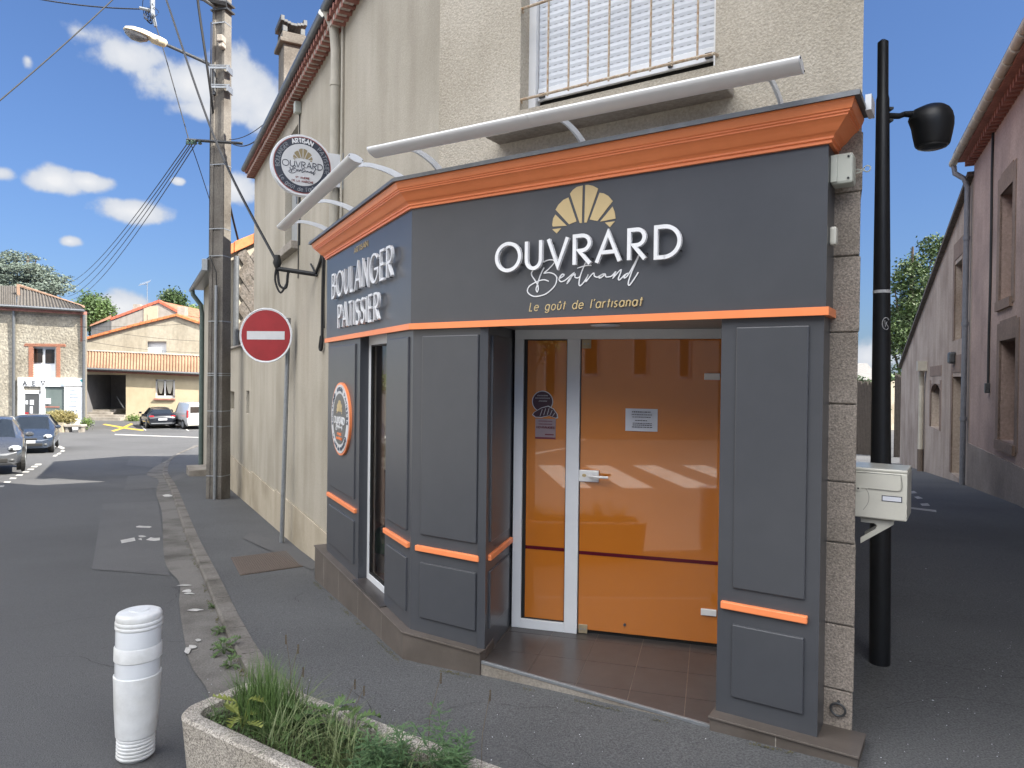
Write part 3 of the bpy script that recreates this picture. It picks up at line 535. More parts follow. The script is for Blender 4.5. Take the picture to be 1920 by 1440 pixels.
p = MB(); write(p, 'ARTISAN', -1.39, -.985, 2.70, .048, .006, -.002, .001, fnM(LM)); p.build('small_lettering', 'gold', fao)
# round plaque on the far pilaster
pq = thing('round_plaque', tuple(LM @ Vector((-1.75, .0, 1.0))), 'oval-looking white and grey round plaque with gold croissant on the far pilaster', 'sign')
cz_, r_ = 1.328, .315; cx_ = -1.745
p = MB(); p.disc(cx_, cz_, r_, -.012, .008, LM, 48); p.build('rim', 'orange', pq)
p = MB(); p.disc(cx_, cz_, r_-.018, -.016, -.01, LM, 48); p.build('white_ring', 'signwhite', pq)
p = MB(); p.disc(cx_, cz_, r_-.095, -.019, -.015, LM, 48); p.build('centre_disc', mat('plaque_grey', (.12, .12, .12), None, 8, .4), pq)
croissant(cx_, cz_+.09, .48, LM, -.021, -.018).build('croissant_emblem', 'gold', pq)
p = MB(); write(p, 'OUVRARD', cx_-.185, cx_+.185, cz_-.045, .065, .008, -.021, -.018, fnM(LM)); p.build('lettering', 'letter', pq)
signature(cx_, cz_-.075, .34, .0045, LM, -.021, -.018).build('signature_script', 'letter', pq, fix=False)
p = MB(); write(p, 'ST ANDRÉ', cx_-.07, cx_+.07, cz_-.142, .022, .004, -.021, -.018, fnM(LM)); write(p, 'DE LA MARCHE', cx_-.1, cx_+.1, cz_-.18, .022, .004, -.021, -.018, fnM(LM)); p.build('place_name', 'orange', pq)
slate_ink = mat('slate_blue_print', (.12, .14, .18), None, 8, .6)
for wd_, a0_, a1_, sw, rr_, fl in (('BOULANGER', 194, 126, .0028, .072, False), ('ARTISAN', 112, 70, .0045, .072, False), ('PATISSIER', 56, -8, .0028, .072, False), ("Le goût de l'artisanat", 214, 326, .0028, .040, True)):
    p = MB(); write_arc(p, wd_, cx_, cz_, r_-rr_, a0_, a1_, .031, sw, -.018, -.0155, LM, flip=fl); p.build('ring_lettering', slate_ink, pq)
# ================================================================ entrance
dr = thing('entrance_door', (.6, 4.70, 0), 'white framed glass entrance door with orange film and a fixed side pane', 'door')
p = MB(); p.box(.013, .075, -.02, .05, 0, 1.966, DM); p.box(.377, .465, -.02, .05, 0, 1.966, DM); p.box(.013, 1.43, -.02, .05, 1.966, 2.03, DM); p.box(.075, .377, -.02, .05, 0, .062, DM); p.box(1.37, 1.43, -.02, .05, 0, 1.966, DM); p.build('door_frame', 'alu', dr, bevel=.003)
p = MB(); p.box(.075, .097, .0, .03, .062, 1.966, DM); p.box(.371, .377, .0, .03, .062, 1.966, DM); p.box(.097, .371, 0, .03, 1.958, 1.966, DM); p.box(.097, .371, 0, .03, .062, .068, DM); p.box(.466, .470, .0, .02, .0, 1.966, DM); p.box(.47, 1.369, .028, .03, .0, .035, DM); p.build('pane_seal', 'seal', dr)
p = MB(); p.box(.097, .371, .012, .018, .068, 1.958, DM); p.build('side_pane', 'orangeglass', dr)
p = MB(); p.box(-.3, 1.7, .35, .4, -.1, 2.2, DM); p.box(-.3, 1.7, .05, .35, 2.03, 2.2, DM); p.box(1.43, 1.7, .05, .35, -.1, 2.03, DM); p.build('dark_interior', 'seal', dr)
p = MB(); p.box(.470, 1.368, .004, .012, .030, 1.965, DM); lf_ = p.build('door_leaf', 'orangeglass', dr)
p = MB(); p.box(.47, 1.362, .0015, .0035, .530, .553, DM); p.box(.097, .371, .0095, .0115, .537, .560, DM); p.build('burgundy_strip', 'burgundy', dr)
p = MB(); p.box(.466, .598, -.018, .003, 1.020, 1.096, DM); ho = p.build('handle_plate', 'champagne', dr, bevel=.004)
p = MB(); p.tube([DM @ Vector(q) for q in ((.545, -.018, 1.062), (.545, -.05, 1.062), (.555, -.058, 1.062), (.60, -.060, 1.060), (.665, -.058, 1.060))], .009, 12); p.build('lever', 'champagne', ho, smooth=True)
p = MB(); p.disc(.502, 1.062, .014, -.024, -.018, DM, 20, .010); p.build('lock_cylinder', 'gold', ho)
for z in (1.706, .206):
    p = MB(); p.box(1.262, 1.358, -.012, .003, z, z+.042, DM); p.build('hinge', 'champagne', dr, bevel=.004)
for z0, z1 in ((1.905, 1.964), (.005, .064)):
    p = MB(); p.box(.474, .534, -.008, .003, z0, z1, DM); po = p.build('patch_lock', mat('brushed_patch', (.40, .33, .22), None, 20, .4, metal=.3), dr, bevel=.003)
    p = MB(); p.disc(.492, (z0+z1)/2, .006, -.011, -.008, DM, 12); p.disc(.516, (z0+z1)/2, .006, -.011, -.008, DM, 12); p.build('screw', 'galv', po)
p = MB(); p.disc(.78, .09, .009, -.006, .003, DM, 12); p.build('door_stop_pin', 'steel', dr)
nt_ = thing('paper_notice', tuple(DM @ Vector((.87, 0, 1.366))), 'white printed paper notice taped to the orange glass door', 'notice')
p = MB(); n_ = 12; vs = []; fs = []
for i in range(n_+1):
    for j in range(7):
        x = .767+.207*i/n_; z = 1.366+.146*j/6; vs.append(DM @ Vector((x, .0005-.006*math.sin(i/n_*3.1)*(1-j/6)-.002, z)))
for i in range(n_):
    for j in range(6): a = i*7+j; fs.append((a, a+7, a+8, a+1))
p.add(vs, fs); p.build('sheet', 'paper', nt_, smooth=2)
p = MB(); random.seed(3)
for z, a, b, hh in ((1.492, .81, .93, .006), (1.474, .808, .932, .004), (1.458, .812, .925, .004), (1.436, .83, .905, .005), (1.418, .815, .93, .004), (1.406, .815, .928, .004), (1.393, .81, .935, .005)):
    x = a
    while x < b: l = random.uniform(.005, .016); p.box(x, x+l, -.0096, -.0086, z-hh*.6, z+hh*.4, DM); x += l+.003
p.build('printed_lines', 'ink', nt_)
tp = thing('round_sticker', tuple(DM @ Vector((.2, .01, 1.42))), 'dark plum round sticker with a croissant drawing on the narrow side pane', 'sticker')
p = MB(); p.disc(.205, 1.545, .073, .0085, .0105, DM, 36); p.build('white_edge', 'signwhite', tp)
plum = mat('dark_plum_print', (.045, .014, .03), None, 8, .4)
p = MB(); p.disc(.205, 1.545, .068, .0070, .0084, DM, 36); p.build('plum_disc', plum, tp)
cr = [(.14, 1.455), (.15, 1.47), (.20, 1.50), (.245, 1.512), (.28, 1.495), (.305, 1.462), (.308, 1.440), (.295, 1.437), (.25, 1.452), (.20, 1.440), (.16, 1.440)]
p = MB(); p.prism([(x+(x-.22)*.07, z+(z-1.47)*.14) for x, z in cr], .0060, .0069, DM); p.build('croissant_edge', 'signwhite', tp)
p = MB(); p.prism(cr, .0050, .0059, DM); p.build('croissant_drawing', plum, tp)
p = MB()
for a, b in (((.19, 1.448), (.205, 1.492)), ((.215, 1.452), (.228, 1.498)), ((.24, 1.456), (.252, 1.500)), ((.258, 1.452), (.274, 1.488)), ((.276, 1.446), (.292, 1.470))): p.ribbon([a, b], .0035, .0042, .0049, fnM(DM))
for z, a, b in ((1.585, .17, .24), (1.568, .155, .255), (1.548, .18, .235)):
    x = a
    while x < b: p.ribbon([(x, z-.004), (x+.004, z+.004)], .0022, .0056, .0069, fnM(DM)); x += .0075
p.build('sticker_drawing', 'signwhite', tp)
tq = thing('square_sticker', tuple(DM @ Vector((.227, .01, 1.29))), 'mauve square sticker with red lettering under the round one', 'sticker')
p = MB(); p.box(.157, .298, .0085, .0105, 1.292, 1.428, DM); p.build('sticker_sheet', mat('mauve_sheet', (.30, .23, .25), (.27, .21, .23), 8, .5), tq)
p = MB(); write(p, 'KID:MAUGES', .165, .290, 1.362, .016, .0026, .0070, .0084, fnM(DM)); p.box(.225, .285, .0070, .0084, 1.318, 1.326, DM); p.box(.157, .298, .0070, .0084, 1.292, 1.303, DM)
for z, a, b in ((1.412, .18, .275), (1.392, .18, .27)):
    x = a
    while x < b: p.box(x, x+.006, .0070, .0084, z-.003, z+.003, DM); x += .0088
p.build('sticker_print', mat('dark_red_print', (.16, .02, .035), None, 8, .5), tq)
# ================================================================ lighting rails over the shopfront
def rail(Mx, x0, x1, z0, z1, arms, lab, yo=-.30):
    t_ = thing('light_rail', tuple(Mx @ Vector(((x0+x1)/2, yo, z0))), lab, 'light rail', 'light rails above the cornice')
    prof = [(.050*math.cos(a*2*math.pi/20), .023*math.sin(a*2*math.pi/20)) for a in range(20)]
    for a, b in ((x0, (x0*.54+x1*.46)-.001), ((x0*.54+x1*.46)+.001, x1)):
        p = MB(); vs = []
        for x in (a, b):
            zz = z0+(z1-z0)*(x-x0)/(x1-x0)
            vs += [Mx @ Vector((x, yo+q[0], zz+q[1]+q[0]*-.25)) for q in prof]
        p.add(vs, [(k, (k+1) % 20, 20+(k+1) % 20, 20+k) for k in range(20)] + [tuple(range(20)), tuple(range(20, 40))]); p.build('rail_tube', 'champagne', t_, smooth=True)
    for x, s_ in ((x0, -1), (x1, 1)):
        p = MB(); vs = []; zz = z0 if s_ < 0 else z1
        for xx in (x, x+s_*.005): vs += [Mx @ Vector((xx, yo+q[0]*1.04, zz+q[1]*1.04+q[0]*-.25)) for q in prof]
        p.add(vs, [(k, (k+1) % 20, 20+(k+1) % 20, 20+k) for k in range(20)] + [tuple(range(20)), tuple(range(20, 40))]); cp = p.build('end_cap', 'alu', t_)
        p = MB()
        for q in ((-.045, .012), (.045, -.01)): p.tube([Mx @ Vector((x+s_*.005, yo+q[0], zz+q[1])), Mx @ Vector((x+s_*.008, yo+q[0], zz+q[1]))], .004, 8)
        p.build('cap_screw', 'black', cp)
    for x in arms:
        zz = z0+(z1-z0)*(x-x0)/(x1-x0)
        up_ = spline([(yo+.04, zz+.012), (yo+.14, zz+.035), (yo+.30, zz+.015), (yo+.42, zz-.035), (yo+.49, zz-.085)], 5); dn = spline([(yo+.04, zz-.012), (yo+.14, zz+.006), (yo+.28, zz-.020), (yo+.39, zz-.075), (yo+.46, zz-.13)], 5)
        pts = [(q.x, q.y) for q in up_] + [(yo+.497, zz-.13)] + [(q.x, q.y) for q in reversed(dn)]
        vs = [Mx @ Vector((x+s_, q[0], q[1])) for s_ in (-.006, .006) for q in pts]; n2 = len(pts); p = MB()
        p.add(vs, [tuple(range(n2)), tuple(range(2*n2-1, n2-1, -1))] + [(k, k+n2, (k+1) % n2+n2, (k+1) % n2) for k in range(n2)]); ao = p.build('arm', 'alu', t_)
        p = MB(); p.box(x, x+.055, .185, .196, zz-.125, zz-.06, Mx); p.build('wall_plate', 'alu', ao, bevel=.002)
        p = MB(); p.tube([Mx @ Vector((x+.035, .176, zz-.09)), Mx @ Vector((x+.035, .185, zz-.09))], .009, 6); p.build('bolt', 'galv', ao)
rail(FM, -.055, 2.425, 3.078, 3.045, (.16, 1.20, 2.27), 'long pearl aluminium light rail above the front with the large name')
rail(LM, -2.92, -.225, 3.155, 3.125, (-2.6, -1.62, -.40), 'shorter pearl aluminium light rail above the side face, crossing the round sign', yo=-.31)
# ================================================================ round projecting sign
VS = 2.56; GM = frame(L2(VS, 0), (.885, .4655), (-.4655, .885))
a0_, _ = on(GM, 508, 305); a1_, _ = on(GM, 624, 312); _, b0_ = on(GM, 566, 367); _, b1_ = on(GM, 565, 252)
gx, gz, gr = (a0_+a1_)/2, (b0_+b1_)/2, (b1_-b0_)/2
gs = thing('round_hanging_sign', tuple(GM @ Vector((gx, 0, gz-gr))), 'round double-ringed sign with gold croissant projecting from the side wall', 'sign')
p = MB(); p.disc(gx, gz, gr, .0, .07, GM, 64); p.build('sign_case', 'alu', gs, bevel=.006)
p = MB(); p.disc(gx, gz, gr-.022, -.003, .002, GM, 64); p.build('orange_ring', mat('muted_red_ring', (.30, .06, .045), None, 8, .4), gs)
p = MB(); p.disc(gx, gz, gr-.03, -.005, -.002, GM, 64); p.build('dark_ring', 'graphite', gs)
p = MB(); p.disc(gx, gz, gr-.092, -.008, -.004, GM, 64); p.build('centre_disc', 'signwhite', gs)
croissant(gx, gz+.085, .47, GM, -.010, -.007).build('croissant_emblem', mat('bronze_print', (.30, .24, .13), None, 8, .4), gs)
p = MB(); write(p, 'OUVRARD', gx-.19, gx+.19, gz-.03, .062, .0065, -.010, -.007, fnM(GM)); p.build('lettering', 'graphite', gs)
signature(gx, gz-.062, .36, .0042, GM, -.011, -.007).build('signature_script', 'graphite', gs, fix=False)
p = MB(); write(p, 'ST ANDRÉ', gx-.065, gx+.065, gz-.132, .02, .0032, -.010, -.007, fnM(GM)); write(p, 'DE LA MARCHE', gx-.10, gx+.10, gz-.166, .02, .0032, -.010, -.007, fnM(GM)); p.build('place_name', mat('dark_red_print2', (.22, .05, .04), None, 8, .5), gs)
soft_print = mat('soft_grey_print', (.30, .32, .36), None, 8, .6)
for wd_, q0_, q1_, rr_, fl in (('BOULANGER', 190, 128, .080, False), ('PATISSIER', 50, -14, .080, False), ("Le goût de l'artisanat", 212, 328, .040, True)):
    p = MB(); write_arc(p, wd_, gx, gz, gr-rr_, q0_, q1_, .038, .0042, -.0075, -.0045, GM, flip=fl); p.build('ring_lettering', soft_print, gs)
p = MB(); write_arc(p, 'ARTISAN', gx, gz, gr-.080, 116, 66, .040, .009, -.0075, -.0045, GM); p.build('bold_lettering', 'letter', gs)
p = MB(); p.box(gx+gr-.05, .19, .01, .06, gz-.16, gz+.16, GM); p.build('wall_box', 'alu', gs, bevel=.004)
p = MB(); p.box(.185, .198, -.02, .09, gz-.18, gz+.17, GM); p.build('wall_plate', 'galv', gs)
# ================================================================ small things on the corner
ab = thing('alarm_box', tuple(FM @ Vector((2.53, .05, 2.6))), 'cream alarm box with a cable loop high on the corner under the cornice', 'alarm box')
p = MB(); p.box(2.49, 2.585, .055, .15, 2.612, 2.752, FM); p.build('alarm_case', 'ivory', ab, bevel=.012)
p = MB(); p.box(2.491, 2.52, .045, .056, 2.62, 2.745, FM); p.build('front_rib', 'ivory', ab, bevel=.004)
p = MB(); p.disc(2.566, 2.732, .005, .05, .056, FM, 10); p.disc(2.566, 2.634, .005, .05, .056, FM, 10); p.build('screw', 'black', ab)
p = MB(); p.tube([FM @ Vector((2.585+.004*k, .15, 2.69+.003*math.sin(k))) for k in range(9)], .003, 6); p.tube([FM @ Vector((2.585+.004*k, .15, 2.675+.001*k)) for k in range(9)], .003, 6)
p.tube([FM @ Vector((2.632+.014*math.cos(a), .15, 2.69+.014*math.sin(a))) for a in [k*2*math.pi/14 for k in range(15)]], .003, 6); p.build('cable_loop', 'ivory', ab)
p = MB(); p.box(2.49, 2.522, .05, .10, 2.335, 2.42, FM); s2 = p.build('sensor_box', 'cream', None, 'small cream sensor box on the shopfront end below the alarm box', 'sensor', bevel=.01)
rg = MB(); rc = FM @ Vector((2.545, .165, .155)); rg.tube([rc + (FM.to_3x3() @ Vector((.032*math.cos(a), -.004-.006*math.sin(a), .032*math.sin(a)))) for a in [k*2*math.pi/20 for k in range(21)]], .0055, 8); rg.tube([rc+Vector((0, 0, .03)), rc+Vector((0, 0, .03))+(FM.to_3x3() @ Vector((0, .03, 0)))], .008, 8)
rg.build('iron_ring', 'steel', None, 'rusty iron tethering ring low on the granite corner stone', 'ring', smooth=True)
# letterbox on the lane side
mb_ = thing('letterbox', tuple(FM @ Vector((2.68, .5, .9))), 'cream enamelled letterbox on a bracket fixed to the lane side of the corner', 'letterbox')
p = MB(); y0, y1 = .36, .62
p.box(2.45, 2.803, y0, y1, 1.043, 1.270, FM); p.prism([(2.45, 1.270), (2.803, 1.270), (2.803, 1.287), (2.45, 1.287)], y0, y1, FM); p.build('letterbox_body', 'cream', mb_, bevel=.006)
p = MB(); p.box(2.46, 2.776, y0-.004, y0+.002, 1.185, 1.262, FM); p.build('letter_flap', 'cream', mb_, bevel=.002)
p = MB(); p.ribbon(spline([(2.775, 1.262), (2.777, 1.192), (2.70, 1.187), (2.635, 1.188)], 4), .0022, y0-.0055, y0+.001, fnM(FM)); p.ribbon([(2.46, 1.263), (2.776, 1.2635)], .002, y0-.0055, y0+.001, fnM(FM)); p.ribbon(spline([(2.58, 1.215), (2.61, 1.20), (2.636, 1.165), (2.637, 1.12), (2.615, 1.08)], 5), .0024, y0-.0006, y0+.002, fnM(FM)); p.build('pressed_line', mat('shadow_line_grey', (.25, .245, .22), None, 8, .6), mb_)
p = MB(); p.box(2.695, 2.782, y0-.0015, y0+.002, 1.132, 1.160, FM); po = p.build('name_frame', 'graphite', mb_)
p = MB(); p.box(2.699, 2.778, y0-.003, y0, 1.1355, 1.1565, FM); p.build('name_card', 'paper', po)
p = MB(); p.disc(2.592, 1.183, .012, y0-.006, y0+.001, FM, 20); po = p.build('lock', 'cream', mb_); p = MB(); p.disc(2.592, 1.184, .004, y0-.008, y0-.005, FM, 10); p.build('keyhole', 'black', po)
for y in (.40, .56):
    p = MB(); q = [(2.60, 1.040), (2.745, 1.040), (2.745, 1.015), (2.60, .905), (2.60, .935), (2.665, .985), (2.672, 1.002), (2.66, 1.012), (2.60, 1.012)]; p.prism(q, y, y+.012, FM); p.build('bracket', 'cream', mb_, bevel=.002)
p = MB(); p.box(2.60, 2.745, .40, .572, 1.030, 1.042, FM); p.build('bracket_shelf', 'cream', mb_)
# ================================================================ ground, road, pavement
def grid_mesh(name, xs, ys, zf, m, kind='structure'):
    vs = [(x, y, zf(x, y)) for y in ys for x in xs]; n = len(xs)
    fs = [(j*n+i, j*n+i+1, (j+1)*n+i+1, (j+1)*n+i) for j in range(len(ys)-1) for i in range(n-1)]
    me = bpy.data.meshes.new(name); me.from_pydata(vs, [], fs); me.materials.append(M[m]); o = bpy.data.objects.new(name, me); COL.objects.link(o); tag(o, kind=kind)
    for p in me.polygons: p.use_smooth = True
    return o
xs = [-600, -300, -150, -90, -60, -45] + [-36+i*1.5 for i in range(16)] + [-12+i*.6 for i in range(50)] + [19, 22, 26, 32, 40, 60, 100, 200, 400, 600]
ys = [-200, -80, -40, -25, -15, -10] + [-8+i*.5 for i in range(80)] + [32+i*2 for i in range(16)] + [66, 75, 90, 120, 160, 220, 300, 450, 600, 900]
RD = .065
grid_mesh('road', xs, ys, lambda x, y: zg(x, y)-RD, 'asphalt')
import bisect
def zroad(x, y):         # height of the road sheet itself between its grid points
    i = min(max(bisect.bisect_right(xs, x)-1, 0), len(xs)-2); j = min(max(bisect.bisect_right(ys, y)-1, 0), len(ys)-2)
    a, b = (x-xs[i])/(xs[i+1]-xs[i]), (y-ys[j])/(ys[j+1]-ys[j])
    return (zg(xs[i], ys[j])*(1-a)+zg(xs[i+1], ys[j])*a)*(1-b) + (zg(xs[i], ys[j+1])*(1-a)+zg(xs[i+1], ys[j+1])*a)*b
KO = [(-14.7, 33.7), (-13.1, 27.5), (-10.6, 21.6), (-8.0, 16.55), (-6.33, 13.33), (-4.62, 10.03), (-3.62, 8.13), (-2.88, 6.72), (-2.38, 5.76), (-1.93, 4.92), (-1.60, 4.36), (-1.27, 3.93), (-1.02, 3.5), (-.78, 3.0), (-.35, 2.45), (.5, 1.85), (2.0, .95), (4.2, -.9), (7, -3.5)]
KS = [Vector((p.x, p.y)) for p in spline([(a, b, 0) for a, b in KO], 6)]
def offset(P, d):
    out = []
    for i, p in enumerate(P):
        t_ = (P[min(i+1, len(P)-1)]-P[max(i-1, 0)]).normalized(); out.append(p + Vector((-t_.y, t_.x))*d)      # +d = towards the shop
    return out
KI = offset(KS, .13)
def strip(name, A, B, z1, z2, n, m, kind='structure', sub=None):
    vs = []; fs = []
    for a, b in zip(A, B):
        for j in range(n+1):
            p = a.lerp(b, (j/n)**1.6 if sub else j/n); vs.append((p.x, p.y, zg(p.x, p.y)+(z1+(z2-z1)*j/n)))
    for i in range(len(A)-1):
        for j in range(n): q = i*(n+1)+j; fs.append((q, q+1, q+n+2, q+n+1))
    me = bpy.data.meshes.new(name); me.from_pydata(vs, [], fs); me.materials.append(M[m]); o = bpy.data.objects.new(name, me); COL.objects.link(o); tag(o, kind=kind)
    for p in me.polygons: p.use_smooth = True
    return o
RP = [Vector((a, b)) for a, b in ((-4, 40), (5, 60), (14, 62), (24, 60), (28, 44), (28, 30), (26, 20), (24, 12), (20, 4), (14, -4))]
def along(P, t):
    L = [0]
    for a, b in zip(P, P[1:]): L.append(L[-1]+(b-a).length)
    d = t*L[-1]
    for i in range(len(P)-1):
        if d <= L[i+1] or i == len(P)-2: return P[i].lerp(P[i+1], (d-L[i])/(L[i+1]-L[i]))
strip('pavement', KI, [along(RP, i/(len(KI)-1)) for i in range(len(KI))], 0, 0, 90, 'asphalt2', sub=1)
# kerb: stones of one metre, one structure object
kb = MB(); LB = 0
vs = []; fs = []
for i in range(len(KS)-1):
    a, b, c, d = KS[i], KS[i+1], KI[i+1], KI[i]
    n_ = max(1, int((b-a).length/.9))
    for k in range(n_):
        q = [a.lerp(b, k/n_), a.lerp(b, (k+1)/n_-.012), d.lerp(c, (k+1)/n_-.012), d.lerp(c, k/n_)]; h = random.uniform(.002, .007)
        q2 = [q[0].lerp(q[3], .12), q[1].lerp(q[2], .12), q[2], q[3]]; n0 = len(vs)
        vs += [Vector((p.x, p.y, zg(p.x, p.y)-.12)) for p in q] + [Vector((p.x, p.y, zg(p.x, p.y)-.012)) for p in q[:2]] + [Vector((p.x, p.y, zg(p.x, p.y)+h)) for p in q2]
        fs += [(n0, n0+1, n0+5, n0+4), (n0+4, n0+5, n0+7, n0+6), (n0+6, n0+7, n0+8, n0+9), (n0+1, n0+2, n0+8, n0+7, n0+5), (n0+3, n0, n0+4, n0+6, n0+9)]
kb.add(vs, fs); kb.build('kerb', 'kerbs', kind='structure')
gl_pts = [Vector((a, b)) for a, b in ((-15.0, 33.5), (-11.2, 22), (-9.08, 18.26), (-7.3, 14.6), (-5.9, 11.99), (-3.95, 8.1), (-3.22, 6.9), (-2.87, 6.15), (-2.34, 5.1), (-2.04, 4.55), (-1.77, 4.16), (-1.62, 3.8), (-1.5, 3.3), (-1.15, 2.6), (-.6, 2.0))]
gp_ = [Vector((p.x, p.y)) for p in spline([(p.x, p.y, 0) for p in gl_pts], 6)]
kk = [min(KS, key=lambda q: (q-p).length) for p in gp_]
strip('gutter_strip', gp_, kk, -RD+.010, -RD+.018, 3, 'gutterc')
def lay(b, P, off, lift, n=8):       # lay a flat outline on the ground, finely divided so that it follows it
    zf = zroad if off < -.03 else zg; P = [Vector((p[0], p[1])) for p in P]
    if len(P) == 4:
        vs = [P[0].lerp(P[1], i/n).lerp(P[3].lerp(P[2], i/n), j/n) for j in range(n+1) for i in range(n+1)]; fs = [(j*(n+1)+i, j*(n+1)+i+1, (j+1)*(n+1)+i+1, (j+1)*(n+1)+i) for j in range(n) for i in range(n)]
    else:
        c = sum(P, Vector((0, 0)))/len(P); vs = [c] + P; fs = [(0, i+1, (i+1) % len(P)+1) for i in range(len(P))]
    b.add([Vector((p.x, p.y, zf(p.x, p.y)+off+lift)) for p in vs], fs)
def decal(name, pts, m, off, lift=.005, kind='structure', each=None):   # a thin sheet painted on the ground
    b = MB()
    for poly_ in pts: lay(b, [gnd(x, y, off) for x, y in poly_], off, lift)
    return b.build(name, m, kind=kind, fix=False)
decal('asphalt_patch', [[(172, 1068), (192, 945), (296, 940), (318, 1080)], [(232, 920), (240, 893), (296, 890), (297, 915)], [(235, 872), (248, 852), (306, 850), (300, 878)]], 'patch', -RD)
decal('pavement_patch', [[(322, 893), (374, 878), (376, 885), (326, 903)], [(455, 1010), (470, 998), (560, 1030), (596, 1062), (585, 1070), (520, 1040)]], 'patch', 0, .007)
random.seed(11)
def blob(cx, cy, rx, ry, n=9, j=.35): return [(cx+rx*math.cos(k*2*math.pi/n)*random.uniform(1-j, 1+j), cy+ry*math.sin(k*2*math.pi/n)*random.uniform(1-j, 1+j)) for k in range(n)]
decal('paint_scraps', [[(226, 1014), (252, 1009), (254, 1015), (228, 1020)], blob(287, 1012, 13, 3.2), blob(266, 1007, 8, 2), blob(269, 989, 12, 2.2), [(258, 1012), (265, 1010), (266, 1014)]], 'roadpaint', -RD, .009)
decal('paint_scraps', [blob(345, 1101, 12, 1.8), blob(352, 1112, 9, 3), blob(355, 1117, 12, 1.5), blob(366, 1148, 13, 2), blob(372, 1205, 5, 3), blob(360, 1218, 9, 3), blob(352, 1225, 6, 5), blob(315, 931, 9, 2)], 'roadpaint', -RD, .0205)
far_ = [[(318, 875), (312, 868), (318, 859), (326, 860), (321, 868), (324, 876)], [(329, 856), (334, 853), (340, 854), (334, 858)], [(337, 851), (343, 849), (348, 850), (341, 853)], [(346, 847), (352, 845), (357, 846), (350, 849)], [(358, 844), (366, 842), (368, 844), (360, 846)], [(370, 841), (380, 839), (380, 841), (372, 843)],
        [(96, 836), (112, 836), (122, 840), (118, 843), (108, 839), (96, 838)], [(115, 844), (122, 845), (120, 847), (112, 847)], [(110, 849), (116, 849), (112, 852), (105, 852)], [(102, 853), (109, 853), (105, 856), (98, 856)]]
for cx, cy in ((72, 871), (65, 875), (58, 880), (49, 885), (37, 891), (25, 897), (14, 904), (2, 912)): far_.append([(cx-5, cy-1.2), (cx+7, cy-1.2), (cx+4, cy+1.5), (cx-8, cy+1.5)])
for q in ([(215, 814), (378, 820), (378, 821), (215, 815.5)], [(262, 796), (272, 807), (275, 807), (265, 796)], [(310, 797), (322, 803), (325, 803), (313, 797)], [(343, 800), (352, 808), (355, 808), (346, 800)]): far_.append(q)
decal('road_markings', far_, 'roadpaint', -RD)
decal('yellow_cross', [[(192, 796), (198, 795), (270, 806), (268, 808)], [(208, 808), (214, 809), (250, 795), (245, 794)]], 'yellowpaint', -RD)
decal('lane_dashes', [[(1701, 914), (1706, 914), (1708, 917), (1702, 917)], [(1704, 922), (1714, 921), (1720, 925), (1708, 926)], [(1714, 932), (1722, 931), (1731, 935), (1720, 936)], [(1725, 945), (1739, 944), (1744, 949), (1729, 949)], [(1703, 951), (1755, 957), (1756, 961), (1742, 959), (1703, 954)]], 'roadpaint', 0)
# zebra crossing and lines behind the viewer, seen in the door glass
zb = MB(); MN = Vector((.273, .962, 0)).normalized(); MDD = MN.dot(Vector((.009, 4.862, 0)))
def gquad(b, P, off, lift=.005): lay(b, P, off, lift)
def behind(px, py):      # a spot on the road behind the viewer, read from its mirror image in the door
    z = -.05
    for i in range(20): V = atz(px, py, z); Q = V - MN*2*(V.dot(MN)-MDD); z = zg(Q.x, Q.y)-RD
    return Q.x, Q.y
for q in (((915, 873), (955, 873), (1000, 916), (950, 916)), ((1008, 873), (1051, 873), (1110, 916), (1056, 916)), ((1097, 873), (1141, 873), (1226, 916), (1167, 916)), ((1185, 873), (1230, 873), (1341, 916), (1285, 916)), ((1278, 873), (1322, 873), (1456, 916), (1398, 916)), ((1370, 873), (1414, 873), (1570, 916), (1512, 916))):
    gquad(zb, [behind(*c) for c in q], -RD)
zb.build('zebra_crossing', 'roadpaint', kind='structure', fix=False)
zb = MB(); gquad(zb, [behind(*c) for c in ((1000, 850), (1070, 838), (1070, 840), (1000, 853))], -RD); gquad(zb, [behind(*c) for c in ((1086, 826), (1113, 819), (1113, 820.5), (1086, 828))], -RD); gquad(zb, [behind(*c) for c in ((1110, 763), (1164, 765), (1164, 767), (1110, 765))], -RD); zb.build('road_lines', 'roadpaint', kind='structure', fix=False)
# hairline cracks and worn seams in the tarmac
ck_ = MB(); random.seed(17)
def crack(px, py, ang, n, off, w=.0022, st=.05):
    P = gnd(px, py, off); x, y = P.x, P.y; pts = []
    for i in range(n): pts.append(Vector((x, y))); ang += random.uniform(-.45, .45); x += st*math.cos(ang); y += st*math.sin(ang)
    for i in range(n-1):
        d = (pts[i+1]-pts[i]).normalized(); q = Vector((-d.y, d.x))*w*random.uniform(.3, 1)
        ck_.add([Vector((c.x, c.y, (zroad if off < -.03 else zg)(c.x, c.y)+off+.006)) for c in (pts[i]-q, pts[i]+q, pts[i+1]+q*.8, pts[i+1]-q*.8)], [(0, 1, 2, 3)])
for a in ((40, 1180, .2, 40, -RD), (120, 1030, -.4, 36, -RD), (170, 1068, 0, 26, -RD), (60, 960, 1.9, 40, -RD), (250, 1290, 2.2, 22, -RD), (480, 1180, -1., 24, 0), (560, 1130, 2.1, 20, 0), (650, 1290, -.5, 30, 0), (960, 1400, -.6, 30, 0), (420, 1000, 2.0, 30, 0), (1660, 1330, .6, 30, 0), (1750, 1120, 1.2, 36, 0), (1700, 1240, .1, 30, 0), (840, 1330, .3, 16, 0), (380, 960, 1.9, 20, 0)): crack(*a)
ck_.build('tarmac_cracks', mat('crack_shadow', (.03, .03, .03), None, 20, .95), kind='structure', fix=False)
